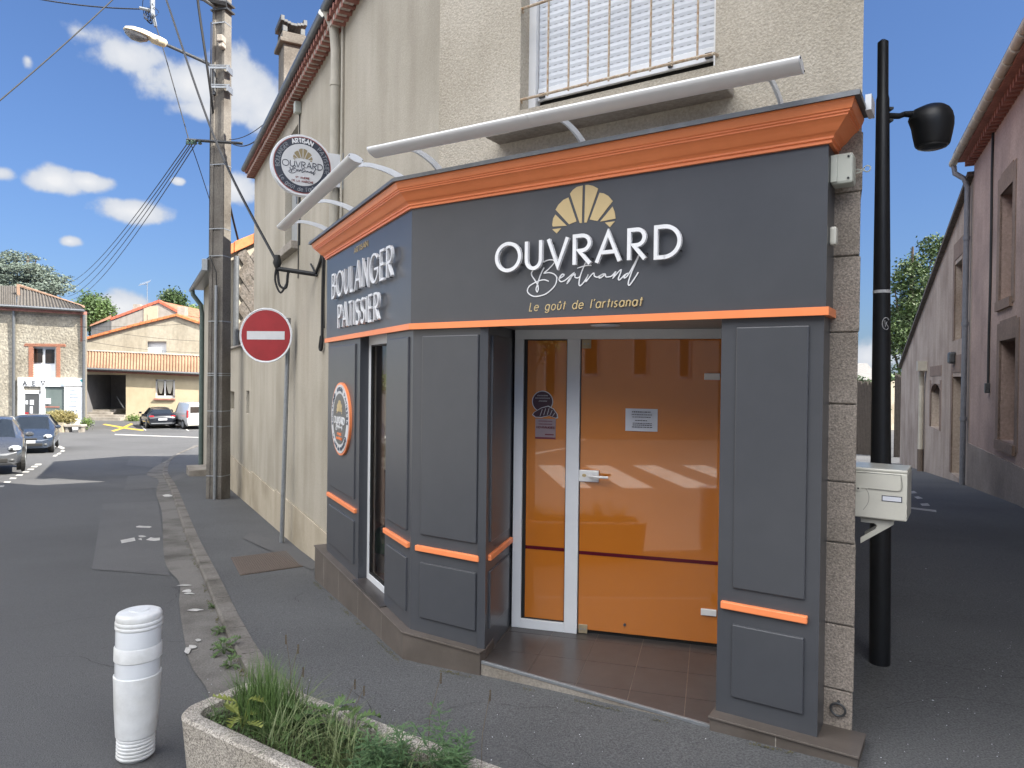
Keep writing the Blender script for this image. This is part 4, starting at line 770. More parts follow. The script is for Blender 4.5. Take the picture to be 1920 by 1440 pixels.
# stray pale petals and grit on the tarmac
gr = MB(); random.seed(5)
for i in range(240):
    if i % 2: x, y = random.uniform(380, 1340), random.uniform(1100, 1440)
    else: x, y = random.uniform(1500, 1900), random.uniform(950, 1440)
    P = gnd(x, y); s = random.uniform(.0012, .0038)*(2.2 if i % 60 == 0 else 1)
    rel = FM.inverted() @ P
    if rel.y > -.08 and rel.x < 2.7: continue
    a = random.uniform(0, 3); gr.add([Vector((P.x+s*math.cos(a+k*1.57), P.y+s*math.sin(a+k*1.57), zg(P.x, P.y)+.0015)) for k in range(4)] + [Vector((P.x, P.y, zg(P.x, P.y)+.0035))], [(0, 1, 4), (1, 2, 4), (2, 3, 4), (3, 0, 4)])
gr.build('grit_and_petals', 'paper', kind='stuff')
# inspection cover in the pavement
mh = [gnd(432, 1046), gnd(540, 1034), gnd(567, 1062), gnd(452, 1080)]
mc = sum(mh, Vector())/4; ax = ((mh[1]-mh[0])+(mh[2]-mh[3]))/2; ay = ((mh[0]-mh[3])+(mh[1]-mh[2]))/2; hw, hh = ax.length/2, ay.length/2; ax.normalize(); ay.normalize(); MM = frame((mc.x, mc.y, 0), (ax.x, ax.y), (ay.x, ay.y))
hole = thing('inspection_cover', (mc.x, mc.y, zg(mc.x, mc.y)), 'rusty ribbed rectangular inspection cover let into the pavement', 'cover')
def onG(x, y, dz): p = MM @ Vector((x, y, 0)); return Vector((p.x, p.y, zg(p.x, p.y)+dz))
def gbox(b, x0, x1, y0, y1, t0, t1): b.add([onG(x0, y0, t0), onG(x1, y0, t0), onG(x1, y1, t0), onG(x0, y1, t0), onG(x0, y0, t1), onG(x1, y0, t1), onG(x1, y1, t1), onG(x0, y1, t1)], [(0, 3, 2, 1), (4, 5, 6, 7), (0, 1, 5, 4), (1, 2, 6, 5), (2, 3, 7, 6), (3, 0, 4, 7)])
b = MB(); gbox(b, -hw, hw, -hh, hh, -.02, .005); b.build('cover_plate', 'castiron', hole)
b = MB()
for k in range(26): x = -hw+.03+k*(2*hw-.06)/25; gbox(b, x-.007, x+.007, -hh+.03, hh-.03, .0051, .011)
gbox(b, -hw, hw, -hh, -hh+.02, .0052, .009); gbox(b, -hw, hw, hh-.02, hh, .0052, .009); b.build('cover_ribs', 'castiron', hole)
# ================================================================ bollards
def bollard():
    P = gnd(254, 1418, -RD); z0 = zg(P.x, P.y)-RD
    t_ = thing('bollard', (P.x, P.y, z0), 'white ribbed plastic bollard with silver bands standing on the road left of the planter', 'bollard', 'white kerb bollards')
    tl_ = (.020, 0); O = (P.x, P.y, z0)
    pf = [(.070, 0), (.077, .008)]
    for k in range(6): z = .012+k*.017; pf += [(.080, z), (.0845, z+.004), (.0845, z+.010), (.080, z+.014)]
    pf += [(.089, .118), (.098, .25), (.1045, .40), (.1045, .405), (.102, .408)]
    b = MB(); b.lathe(pf, O, 40, tilt=tl_); b.build('lower_body', 'plastic', t_, smooth=True)
    b = MB(); b.lathe([(.099, .4085), (.100, .47), (.100, .478)], O, 40, tilt=tl_); b.lathe([(.100, .548), (.100, .62), (.099, .628)], O, 40, tilt=tl_); b.build('silver_band', 'reflect', t_, smooth=True)
    b = MB(); b.lathe([(.101, .4785), (.1045, .482), (.1045, .54), (.101, .5475)], O, 40, tilt=tl_); b.build('collar', 'plastic', t_, smooth=True)
    b = MB(); b.lathe([(.1005, .6285), (.103, .632), (.103, .642), (.1, .646), (.103, .650), (.103, .662), (.0995, .667), (.1005, .672), (.1, .688), (.095, .697), (.082, .703), (.045, .7075), (.043, .711), (.028, .7125), (.0, .7125)], O, 40, tilt=tl_); b.build('cap', 'plastic', t_, smooth=True)
    return t_
bo = bollard(); b2 = copy_tree(bo); b2.location = (.47, 1.80, zg(.47, 1.80)-RD); b2['label'] = 'white plastic bollard reflected at the right edge of the orange door glass'
# ================================================================ planter
PU0, PU1, PO0, PO1, PZ = .298, 1.80, -1.81, -1.365, .305
pc = FM @ Vector(((PU0+PU1)/2, (PO0+PO1)/2, -.1)); pt = thing('concrete_planter', tuple(pc), 'long exposed aggregate concrete planter full of grass and weeds in the foreground', 'planter')
def rrect(x0, x1, y0, y1, r, n=8):
    out = []
    for cx, cy, a0 in ((x1-r, y1-r, 0), (x0+r, y1-r, 90), (x0+r, y0+r, 180), (x1-r, y0+r, 270)): out += [(cx+r*math.cos(R(a0+90*k/n)), cy+r*math.sin(R(a0+90*k/n))) for k in range(n+1)]
    return out
def ringmesh(levels, Mx):       # levels: (inset, z, radius)
    vs = []; n = None
    for ins_, z, r in levels:
        q = rrect(PU0+ins_, PU1-ins_, PO0+ins_, PO1-ins_, r); n = len(q); vs += [Mx @ Vector((x, y, z)) for x, y in q]
    return vs, [(i*n+k, i*n+(k+1) % n, (i+1)*n+(k+1) % n, (i+1)*n+k) for i in range(len(levels)-1) for k in range(n)]
b = MB(); b.add(*ringmesh([(.045, -.15, .07), (.005, PZ-.03, .11), (.002, PZ-.012, .112), (.012, PZ, .105), (.058, PZ, .075), (.068, PZ-.008, .07), (.075, PZ-.09, .065)], FM)); b.build('planter_trough', 'aggregate', pt, smooth=True, fix=True)
b = MB(); b.hprism(rrect(PU0+.07, PU1-.07, PO0+.07, PO1-.07, .06), PZ-.12, PZ-.055, FM); b.build('soil', mat('dark_soil', (.05, .038, .025), (.025, .018, .012), 60, .95, .8, 50), pt)
# plants in the planter
gm = [mat('grass_green', (.12, .20, .055), (.07, .13, .035), 60, .6), mat('leaf_green', (.10, .165, .05), (.055, .10, .03), 30, .55), mat('pale_grass', (.17, .20, .09), (.10, .14, .05), 40, .6), mat('feathery_green', (.10, .18, .075), (.06, .12, .045), 50, .6), mat('yellow_green_leaf', (.20, .22, .045), (.12, .15, .03), 40, .55)]
for m_ in gm:
    try: m_.node_tree.nodes['Principled BSDF'].inputs['Subsurface Weight'].default_value = 0
    except Exception: pass
def blade(b, p, h, lean, az_, w, curve=1., n=5):
    d = Vector((math.cos(az_), math.sin(az_), 0)); s_ = Vector((-d.y, d.x, 0)); prev = None; vs = []
    for i in range(n+1):
        t = i/n; c = p + d*(lean*t**(1+curve)) + Vector((0, 0, h*(t - .25*curve*lean/h*t*t if h else t))); ww = w*(1-t)**.6*(.5+.5*min(1, t*4))
        vs += [c-s_*ww, c+s_*ww+Vector((0, 0, ww*.4))]
    b.add(vs, [(2*i, 2*i+1, 2*i+3, 2*i+2) for i in range(n)])
def inpl(u, o, z=PZ-.06): return FM @ Vector((u, o, z))
random.seed(21)
b = MB()
for i in range(900):        # dense tuft at the far left end
    a = random.uniform(0, 6.28); r = random.random()**.6; u, o = .60+.17*r*math.cos(a), -1.56+.10*r*math.sin(a)
    blade(b, inpl(u, o), random.uniform(.12, .34)*(1.1-.4*r), random.uniform(.01, .13), random.uniform(0, 6.28), random.uniform(.0012, .0026), random.uniform(.4, 1.4))
b.build('grass_tuft', gm[0], None, 'dense upright green grass tuft at the far left end of the planter', 'grass tuft', kind='stuff', fix=False)
b = MB()
for i in range(950):
    u, o = random.uniform(PU0+.09, PU1-.1), random.uniform(PO0+.08, PO1-.08)
    blade(b, inpl(u, o), random.uniform(.03, .13), random.uniform(.02, .14), random.uniform(0, 6.28), random.uniform(.0012, .003), random.uniform(.5, 1.6))
for i in range(2200):       # low ground cover, small leaves
    u, o = random.uniform(PU0+.08, PU1-.09), random.uniform(PO0+.08, PO1-.08); p = inpl(u, o, PZ-.055+random.uniform(0, .05)); a = random.uniform(0, 6.28); s = random.uniform(.004, .010)
    q = Vector((math.cos(a), math.sin(a), random.uniform(-.2, .6)))*s; r = Vector((-math.sin(a), math.cos(a), random.uniform(-.2, .4)))*s*.6; b.add([p-q, p+r, p+q, p-r], [(0, 1, 2, 3)])
b.build('planter_undergrowth', gm[1], None, 'low tangled ground cover of small leaves and short grass in the planter', 'undergrowth', kind='stuff', fix=False)
b = MB()
for c_, n_ in (((1.02, -1.60), 70), ((1.18, -1.66), 90), ((.80, -1.66), 40), ((.46, -1.6), 30), ((.70, -1.5), 50), ((.90, -1.66), 40), ((1.4, -1.6), 30)):
    for i in range(n_):
        blade(b, inpl(c_[0]+random.uniform(-.05, .05), c_[1]+random.uniform(-.05, .05)), random.uniform(.08, .26), random.uniform(.05, .25), random.uniform(0, 6.28), random.uniform(.0016, .0036), random.uniform(.6, 1.8), 7)
b.build('pale_grass', gm[2], None, 'pale arching grass blades in the middle of the planter', 'grass', kind='stuff', fix=False)
def jagleaf(b, p, d, L, w, droop=.3, n=5):      # lobed leaf along d
    d = d.normalized(); s_ = d.cross(Vector((0, 0, 1))).normalized(); up_ = s_.cross(d)
    mid = [p + d*L*t - Vector((0, 0, droop*L*t*t)) for t in [i/n for i in range(n+1)]]
    for i in range(n):
        k = w*math.sin(math.pi*(i+.6)/(n+.4))
        for sg in (-1, 1):
            b.add([mid[i], mid[i+1], mid[i+1]*.4+mid[i]*.6+s_*sg*k+d*L/n*.7+up_*.006, mid[i]+s_*sg*k*.45], [(0, 1, 2, 3)])
def weed(u, o, z, sc, n, m, lab, seed, nm='leafy_weed', grp='leafy weeds in the planter', world=None):
    random.seed(seed); b = MB(); base = world or inpl(u, o, z)
    for i in range(n):
        a = i*2.4+random.uniform(-.4, .4); h = random.uniform(.02, .11)*sc; d = Vector((math.cos(a), math.sin(a), random.uniform(.0, .7)))
        b.tube([base, base+Vector((d.x*.02*sc, d.y*.02*sc, h))], .0012*sc, 4); jagleaf(b, base+Vector((d.x*.02*sc, d.y*.02*sc, h)), d, random.uniform(.06, .11)*sc, random.uniform(.018, .03)*sc, random.uniform(.1, .6))
    return b.build(nm, m, None, lab, 'weed', grp, fix=False)
weed(.92, -1.50, PZ-.04, 1.05, 14, gm[1], 'broad leaved weed growing against the back rim in the middle of the planter', 1)
weed(.60, -1.68, PZ-.04, 1.15, 6, gm[4], 'yellow green leafed weed in front of the dense grass tuft', 2)
weed(1.06, -1.52, PZ-.03, .95, 12, gm[1], 'lobed weed just right of the broad leaved one', 3)
weed(.78, -1.56, PZ-.04, .9, 12, gm[1], 'small weed between grass tuft and the broad leaved weed', 4)
def feather(u, o, z, H, n, seed, lab):
    random.seed(seed); b = MB(); base = inpl(u, o, z)
    for i in range(n):
        a = random.uniform(0, 6.28); ln = random.uniform(.02, .14); top = base+Vector((ln*math.cos(a), ln*math.sin(a), H*random.uniform(.5, 1.0))); b.tube([base, base.lerp(top, .5)+Vector((0, 0, .01)), top], .0012, 4)
        for k in range(26):
            t = .25+.75*k/26; p = base.lerp(top, t); a2 = k*2.4+i; d = Vector((math.cos(a2), math.sin(a2), random.uniform(-.1, .5))); L = .075*(1-t*.55)
            for j in range(5):
                q = p+d*L*(j+1)/5; a3 = random.uniform(-1.1, 1.1); e = (Vector((math.cos(a2+a3), math.sin(a2+a3), random.uniform(-.2, .5))))*.019; s_ = Vector((-e.y, e.x, 0))*.16
                b.add([q-d*L/5, q+s_, q+e, q-s_], [(0, 1, 2, 3)])
    return b.build('feathery_weed', gm[3], None, lab, 'weed', 'feathery weeds in the planter', fix=False)
feather(1.36, -1.60, PZ-.06, .24, 9, 5, 'feathery weed filling the right part of the planter, lower of the two')
feather(1.52, -1.50, PZ-.06, .27, 9, 6, 'taller feathery weed at the right end of the planter')
feather(1.28, -1.70, PZ-.06, .14, 7, 8, 'short feathery weed at the near rim of the planter')
# dry stalks
b = MB(); random.seed(4)
for u, o, h, a in ((.66, -1.5, .30, 1.), (.62, -1.45, .32, 2.4), (.95, -1.47, .22, .4), (.98, -1.45, .20, .1), (1.4, -1.48, .36, .3), (1.62, -1.45, .33, .9), (.72, -1.52, .25, -.5)):
    p = inpl(u, o); b.tube([p, p+Vector((.01*math.cos(a), .01*math.sin(a), h*.6)), p+Vector((.05*math.cos(a), .05*math.sin(a), h))], .0011, 4)
    for k in range(5): q = p+Vector((.05*math.cos(a), .05*math.sin(a), h-k*.008)); b.add([q, q+Vector((.004, .002, .006)), q+Vector((0, 0, .013)), q+Vector((-.004, -.002, .006))], [(0, 1, 2, 3)])
b.build('dry_grass_stalks', mat('dry_stalk', (.13, .10, .06), (.08, .06, .04), 30, .8), None, 'thin dry seed stalks rising above the planter greenery', 'grass stalks', kind='stuff', fix=False)
# weeds in the gutter joint
for i, (x, y, s_) in enumerate(((411, 1188, .55), (420, 1225, .95), (432, 1250, .6), (398, 1140, .4))):
    P = gnd(x, y, -RD+.02); weed(0, 0, 0, s_, 18, gm[1], ('small weed sprouting from the kerb joint, third from the planter', 'largest spreading weed in the kerb joint behind the bollard', 'weed in the kerb joint nearest to the planter', 'tiny weed in the kerb joint farthest from the planter')[i], 30+i, grp='weeds in the kerb joint', world=Vector((P.x, P.y, zg(P.x, P.y)-RD+.01)))
b = MB(); random.seed(9)
for i in range(900):
    k = random.randrange(30, 68); p = KS[k].lerp(KS[k+1], random.random()) - Vector((.01, 0)); a = random.uniform(0, 6.28); s = random.uniform(.004, .012)
    if noise.noise(Vector((p.x*3, p.y*3, 0))) < .05: continue
    q = Vector((p.x+random.uniform(-.03, .01), p.y+random.uniform(-.02, .02), zg(p.x, p.y)-RD+.012+random.uniform(0, .015))); e = Vector((math.cos(a), math.sin(a), .5))*s; f = Vector((-math.sin(a), math.cos(a), .3))*s*.5; b.add([q-e, q+f, q+e, q-f], [(0, 1, 2, 3)])
for i in range(2200):
    t = random.random(); p = (L2(2.6-2.6*t/.5, -.05) if t < .5 else F2((t-.5)/.5*2.6, -.06)); k = noise.noise(Vector((p.x*5, p.y*5, 1)))
    if k < .12: continue
    q = Vector((p.x-random.uniform(0, .03), p.y-random.uniform(0, .03), zg(p.x, p.y)+.003)); a = random.uniform(0, 6.28); s = random.uniform(.002, .006); e = Vector((math.cos(a), math.sin(a), .4))*s; f = Vector((-math.sin(a), math.cos(a), .2))*s*.6; b.add([q-e, q+f, q+e, q-f], [(0, 1, 2, 3)])
b.build('moss', mat('dry_moss', (.12, .11, .05), (.07, .065, .03), 40, .9), None, None, None, kind='stuff', fix=False)
# ================================================================ no-entry sign
ns = thing('no_entry_sign', (-2.898, 8.984, zg(-2.9, 9)), 'round red no entry sign on a grey pole on the pavement', 'road sign')
b = MB(); b.tube([(-2.898, 8.984, -.5), (-2.835, 8.984, 2.42)], .028, 14); b.build('sign_pole', 'galv', ns, smooth=True)
sx, sz, sy = -3.085, 2.19, 8.88; NM = frame((sx, sy), (.995, -.1), (.1, .995))
b = MB(); b.disc(0, sz, .333, .0, .012, NM, 48); b.tube([NM @ Vector((.335*math.cos(a*math.pi/24), .004, sz+.335*math.sin(a*math.pi/24))) for a in range(49)], .010, 6); b.build('sign_rim', 'alu', ns, smooth=True)
b = MB(); b.disc(0, sz, .318, -.002, .001, NM, 48); b.build('red_disc', 'red', ns)
b = MB(); b.box(-.245, .245, -.0045, -.002, sz-.052, sz+.052, NM); b.build('white_bar', 'signwhite', ns)
b = MB(); b.box(-.02, .26, .013, .03, sz+.10, sz+.14, NM); b.box(-.02, .26, .013, .03, sz-.14, sz-.10, NM); b.build('clamp_bracket', 'galv', ns)
# ================================================================ utility pole
PX, PY = -5.55, 13.45; pz = zg(PX, PY)
up = thing('utility_pole', (PX, PY, pz), 'tall tapering concrete utility pole with steel bands at the pavement edge', 'utility pole')
PR = frame((PX, PY), (.97, -.24), (.24, .97))
def wid(z): return .166-.0036*(z-pz), .14-.004*(z-pz)
b = MB(); Z = [pz-.3, 2, 5, 9.6]; vs = []
for z in Z: a, c = wid(z); vs += [PR @ Vector(p) for p in ((-a, -c, z), (-a*.55, -c, z), (-a*.5, -c+.02, z), (a*.5, -c+.02, z), (a*.55, -c, z), (a, -c, z), (a, c, z), (-a, c, z))]
b.add(vs, [(i*8+k, i*8+(k+1) % 8, (i+1)*8+(k+1) % 8, (i+1)*8+k) for i in range(3) for k in range(8)] + [tuple(range(8)), tuple(range(24, 32))]); b.build('pole_shaft', 'polec', up, bevel=.006)
for y_ in (15, 40, 307, 428, 479, 602, 700, 704, 771, 800, 893):
    z = at(407, y_, PY-.15).z; a, c = wid(z); b = MB(); b.add([PR @ Vector(p) for zz in (z-.009, z+.009) for p in ((-a-.004, -c-.004, zz), (a+.004, -c-.004, zz), (a+.004, c+.004, zz), (-a-.004, c+.004, zz))], [(0, 1, 5, 4), (1, 2, 6, 5), (2, 3, 7, 6), (3, 0, 4, 7), (0, 1, 2, 3), (4, 5, 6, 7)]); b.build('steel_band', 'galv', up)
b = MB(); b.tube([PR @ Vector((.045, -.165, z)) for z in (pz, 1, 2.2, 3.35)], .030, 10); b.build('cable_guard', 'galv', up, smooth=True)
b = MB(); b.tube([PR @ Vector(p) for p in ((.045, -.16, 3.3), (.03, -.15, 3.6), (-.1, -.16, 3.9), (-.16, -.17, 3.85))], .010, 6); b.tube([PR @ Vector((-.16, -.1, z)) for z in (3.9, 5, 6, 7, 8.3)], .010, 6); b.build('pole_wiring', 'cable', up)
b = MB(); P = at(386, 497, PY-.1); b.box(P.x-.055, P.x+.055, P.y-.06, P.y+.06, P.z-.11, P.z+.11); b.build('equipment_box', 'galv', up, bevel=.01)
b = MB(); P = at(415, 78, PY-.2); b.box(P.x-.06, P.x+.06, P.y-.09, P.y+.08, P.z-.03, P.z+.1); b.box(P.x-.04, P.x+.06, P.y-.06, P.y+.08, P.z-.12, P.z-.03); b.build('fuse_box', 'stone', up, bevel=.02)
Pc = at(405, 266, PY-.15); b = MB(); b.tube([at(350, 262, PY-.22), at(455, 269, PY-.22)], .028, 4); b.build('crossarm', 'steel', up)
for x in (352, 360, 366, 375):
    b = MB(); q = at(x, 263, PY-.22); b.lathe([(.018, -.08), (.035, -.07), (.035, -.05), (.02, -.045), (.035, -.03), (.02, 0)], tuple(q), 10); b.build('insulator', mat('green_glass_insulator', (.05, .09, .07), None, 8, .2) if x == 352 else bpy.data.materials['green_glass_insulator'], up, smooth=True)
b = MB(); A = at(425, 6, PY-.15); B = at(350, -8, PY-.3); b.tube([A, B], [.07, .02], 6); b.tube([at(404, 14, PY-.15), at(380, -2, PY-.3)], .03, 6); b.build('stay_arm', 'steel', up)
b = MB(); a, c = wid(8.5)
for z in (8.62, 8.5): b.box(-a-.03, a+.06, -c-.02, c+.02, z, z+.03, PR)
b.build('top_clamp', 'steel', up)
# street light on the pole
sl_ = thing('street_light', (PX, PY, 7.0), 'cream street light head with clear bowl on a long arm high on the utility pole', 'street light')
b = MB(); j0, j1, j2, j3 = at(402, 178, PY-.1), at(402, 135, PY-.1), at(394, 122, PY-.1), at(312, 84, PY-.25); b.tube(spline([j0, j1, at(400, 127, PY-.1), at(385, 117, PY-.1), j3], 6), .030, 10); b.build('lamp_arm', 'steel', sl_, smooth=True)
for y_ in (130, 166):
    b = MB(); P = at(402, y_, PY-.1); b.box(P.x-.04, P.x+.30, P.y-.09, P.y-.06, P.z-.02, P.z+.02); b.box(P.x+.28, P.x+.31, P.y-.14, P.y+.1, P.z-.09, P.z+.03)
    b.box(P.x-.05, P.x+.33, P.y-.10, P.y-.085, P.z+.03, P.z+.045); b.build('pole_clamp', 'galv', sl_)
t0, t1 = at(232, 55, PY-.55), at(313, 82, PY-.25); ld = (t1-t0).normalized(); ls = Vector((0, 1, 0)); ls = (ls-ld*ls.dot(ld)).normalized(); lu = ld.cross(ls); lu = lu if lu.z > 0 else -lu
def head(prof, zt, zb, nm, m):       # prof: (t, half width, top, bottom)
    b = MB(); vs = []; n = 14
    for t, hw_, tp_, bt in prof:
        c = t0.lerp(t1, t)
        for k in range(n):
            a = k*2*math.pi/n; y = math.cos(a)*hw_; z = math.sin(a); z = z*tp_ if z > 0 else z*bt; vs.append(c+ls*y+lu*z)
    b.add(vs, [(i*n+k, i*n+(k+1) % n, (i+1)*n+(k+1) % n, (i+1)*n+k) for i in range(len(prof)-1) for k in range(n)] + [tuple(range(n)), tuple(range((len(prof)-1)*n, len(prof)*n))]); return b.build(nm, m, sl_, smooth=True)
head([(-.01, .04, .02, .01), (.04, .12, .06, .02), (.2, .17, .095, .02), (.42, .165, .11, .02), (.58, .12, .10, .03), (.66, .10, .09, .075), (.85, .09, .08, .085), (.97, .08, .06, .075), (1.01, .03, .03, .03)], 0, 0, 'lamp_housing', 'lampcream')
head([(.0, .03, .01, .02), (.05, .10, .012, .07), (.2, .15, .012, .13), (.4, .145, .012, .13), (.55, .10, .012, .08), (.6, .04, .01, .02)], 0, 0, 'lamp_bowl', 'lampglass')
head([(.08, .05, .005, .025), (.2, .10, .005, .03), (.4, .10, .005, .03), (.52, .04, .005, .025)], 0, 0, 'lamp_reflector', 'steel')
# ================================================================ wires
def wire(pts, r, lab, nm='overhead_cable', grp=None, k=10):
    b = MB(); b.tube(pts if k == 0 else spline(pts, k), r, 6); return b.build(nm, 'cable', None, lab, 'cable', grp, smooth=True)
br = LM @ Vector((-3.9, -.19, 2.95))
wire([at(290, -60, 12.5), at(312, 0, 11.7), at(405, 265, 9.5), br], .017, 'thick black cable running down past the pole to the wall bracket')
wire([at(368, -40, 12.6), at(372, 10, 12.7), at(392, 150, 13.0), at(404, 240, 13.6), at(430, 380, 14.9), at(447, 452, 15.8)], .022, 'black twisted cable dropping behind the utility pole to the orange verge')
wire([at(284, 15, 14.0), at(293, 50, 13.9), at(307, 95, 13.8), at(354, 262, 13.3)], .010, 'thin cable from the tangled junction down to the crossarm')
wire([at(355, 262, 13.25), at(372, 310, 14), at(399, 393, 15.2)], .008, 'thin cable from the crossarm down behind the pole')
wire(sag(at(-60, 238, 11), at(240, -28, 13), .05), .012, 'black cable slanting across the top left corner of the sky', k=0)
wire(sag(at(60, -4, 14), at(272, 17, 14), .05), .012, 'nearly level cable reaching the junction at the top edge', k=0)
ends = ((120, 532, 46), (118, 548, 46), (127, 556, 46), (138, 560, 46))
for i, (x, y, Y) in enumerate(ends):
    wire(sag(at((352, 358, 362, 368)[i], 268, PY-.22), at(x, y, Y), .6), .010, ('uppermost', 'second from the top', 'third from the top', 'lowest')[i]+' of four cables fanning from the crossarm to the far roof', grp='cables from the crossarm', k=0)
wire(sag(at(430, 262, PY-.2), at(512, 216, 12.0), .10), .007, 'upper thin cable from the crossarm to the bakery eave', k=0); wire(sag(at(430, 266, PY-.2), at(512, 226, 12.0), .22), .010, 'lower thin cable from the crossarm to the bakery eave', k=0)
for i, (a, c) in enumerate((((150, 612), (385, 640)), ((150, 637), (385, 662)), ((60, 610), (385, 605)))):
    wire(sag(at(*a, 40), at(*c, 40), .15), .010, ('middle thin cable of the three crossing before the yellow house', 'lowest thin cable crossing above the tiled roof of the yellow house', 'highest thin cable crossing the yellow house gable')[i], grp='cables in front of the yellow house', k=0)
jt = thing('cable_junction', tuple(at(285, 20, 14)), 'tangle of looped wires and insulators at the top edge of the sky', 'cable junction')
b = MB(); random.seed(8)
for i in range(9):
    c = at(285+random.uniform(-8, 8), 18+random.uniform(-10, 12), 14); r = random.uniform(.07, .2); q = random.uniform(0, 3); b.tube([c+Vector((r*.6*math.cos(a*.35+q), .05*math.sin(a), r*math.sin(a*.35+q)*1.1-.05)) for a in range(14)], .0065, 5)
b.build('wire_loop', 'cable', jt)
b = MB(); b.tube([at(286, -10, 14), at(286, 25, 14), at(292, 50, 14)], [.05, .045, .03], 8); b.tube([at(262, 15, 14), at(285, 20, 14)], .03, 6); b.build('insulator', 'galv', jt, smooth=True)
# wall bracket with cables
wb = thing('cable_bracket', tuple(LM @ Vector((-3.85, .2, 2.6))), 'black wall bracket holding thick cables on the side wall above the no entry sign', 'cable bracket')
b = MB(); b.tube([br+Vector((0, 0, -.06)), LM @ Vector((-3.7, .19, 2.83))], .026, 8); b.tube([LM @ Vector((-3.9, .18, 2.97)), LM @ Vector((-3.6, .18, 2.80))], .012, 6); b.build('bracket_arm', 'cable', wb)
b = MB(); b.tube(spline([br, br+Vector((0, .02, -.12)), br+Vector((.03, 0, -.25)), br+Vector((.1, 0, -.27)), br+Vector((.12, 0, -.12)), br+Vector((.14, 0, -.07))], 5), .015, 6); b.tube(spline([br, br+Vector((-.03, .02, -.18)), br+Vector((.04, 0, -.33)), br+Vector((.12, 0, -.2))], 5), .012, 6); b.lathe([(.03, -.05), (.05, 0), (.03, .09)], tuple(br), 10); b.build('cable_loop', 'cable', wb, smooth=True)
b = MB(); b.tube(spline([LM @ Vector(q) for q in ((-3.65, .18, 2.83), (-3.5, .18, 2.90), (-3.32, .18, 2.98), (-3.28, .18, 2.93), (-3.3, .18, 2.5), (-3.26, .17, 2.1), (-3.3, .17, 1.98), (-3.36, .17, 2.0), (-3.3, .17, 2.12))], 5), .017, 6); b.tube(spline([LM @ Vector(q) for q in ((-3.6, .18, 2.86), (-3.4, .18, 3.0), (-3.24, .18, 3.1), (-3.2, .18, 2.9), (-3.24, .18, 2.4), (-3.2, .18, 2.2))], 5), .006, 6); b.build('wall_cable', 'cable', wb, smooth=True)
# ================================================================ black lamp post on the lane
bx, by = 2.246, 4.28; bz = zg(bx, by)
lp = thing('lamp_post', (bx, by, bz), 'tall black tapering steel lamp post at the mouth of the lane', 'lamp post')
b = MB(); b.lathe([(.058, 0), (.058, 1.2), (.056, 1.22), (.046, 2.4), (.036, 3.4), (.031, 3.42), (.030, 3.74), (.012, 3.755)], (bx, by, bz), 24, tilt=(-.012, 0)); b.build('post', 'black', lp, smooth=True)
b = MB(); c = Vector((bx-.012*3.3, by, bz+3.3)); b.tube([c+Vector((.035, 0, 0)), c+Vector((.10, 0, .0)), c+Vector((.13, 0, .012)), c+Vector((.20, 0, .012))], [.019, .017, .017, .022], 10); b.build('lamp_bracket', 'black', lp, smooth=True)
b = MB()
for dz in (-.04, .03): b.box(c.x+.025, c.x+.05, by-.03, by+.03, c.z+dz, c.z+dz+.014)
b.disc(c.x+.125, c.z+.014, .006, by-.026, by-.016); b.build('bracket_bolt', 'steel', lp)
hd = at(1748, 238, by); b = MB(); n = 24; vs = []
for r, h, sx_ in ((.0, .136, 0), (.035, .133, .0), (.065, .122, .0), (.09, .102, .0), (.106, .075, .0), (.114, .04, 0), (.113, .0, .001), (.105, -.05, .0015), (.094, -.105, .002), (.090, -.112, .002)):
    for k in range(n):
        a = k*2*math.pi/n; q = 1+(.22*max(0, -math.cos(a))**3 if .03 < h < .12 else 0); vs.append(Vector((hd.x+sx_+r*math.cos(a)*q, by+r*math.sin(a), hd.z+h)))
b.add(vs, [(i*n+k, i*n+(k+1) % n, (i+1)*n+(k+1) % n, (i+1)*n+k) for i in range(9) for k in range(n)] + [tuple(range(9*n, 10*n))]); b.build('lamp_hood', 'black', lp, smooth=True)
b = MB(); b.lathe([(.085, 0), (.08, -.012), (.05, -.022)], (hd.x+.002, by, hd.z-.110), 24); b.build('lamp_lens', mat('grey_lamp_lens', (.05, .055, .06), None, 10, .2), lp, smooth=True)
b = MB(); b.lathe([(.0492, 0), (.0490, .018)], (bx-.012*2.25, by, bz+2.235), 20); b.build('white_tape', 'signwhite', lp)
b = MB(); cc = Vector((bx-.012*2.05, by-.053, bz+2.05)); b.tube([cc+Vector((.021*math.cos(a), .004*abs(math.cos(a)), .036*math.sin(a))) for a in [.6+k*.38 for k in range(14)]], .0022, 4); b.tube([cc+Vector((-.008, 0, .02)), cc+Vector((-.004, 0, -.02)), cc+Vector((.006, 0, .012)), cc+Vector((.0, 0, 0)), cc+Vector((.012, 0, -.018))], .002, 4); b.build('tag_mark', 'signwhite', lp)
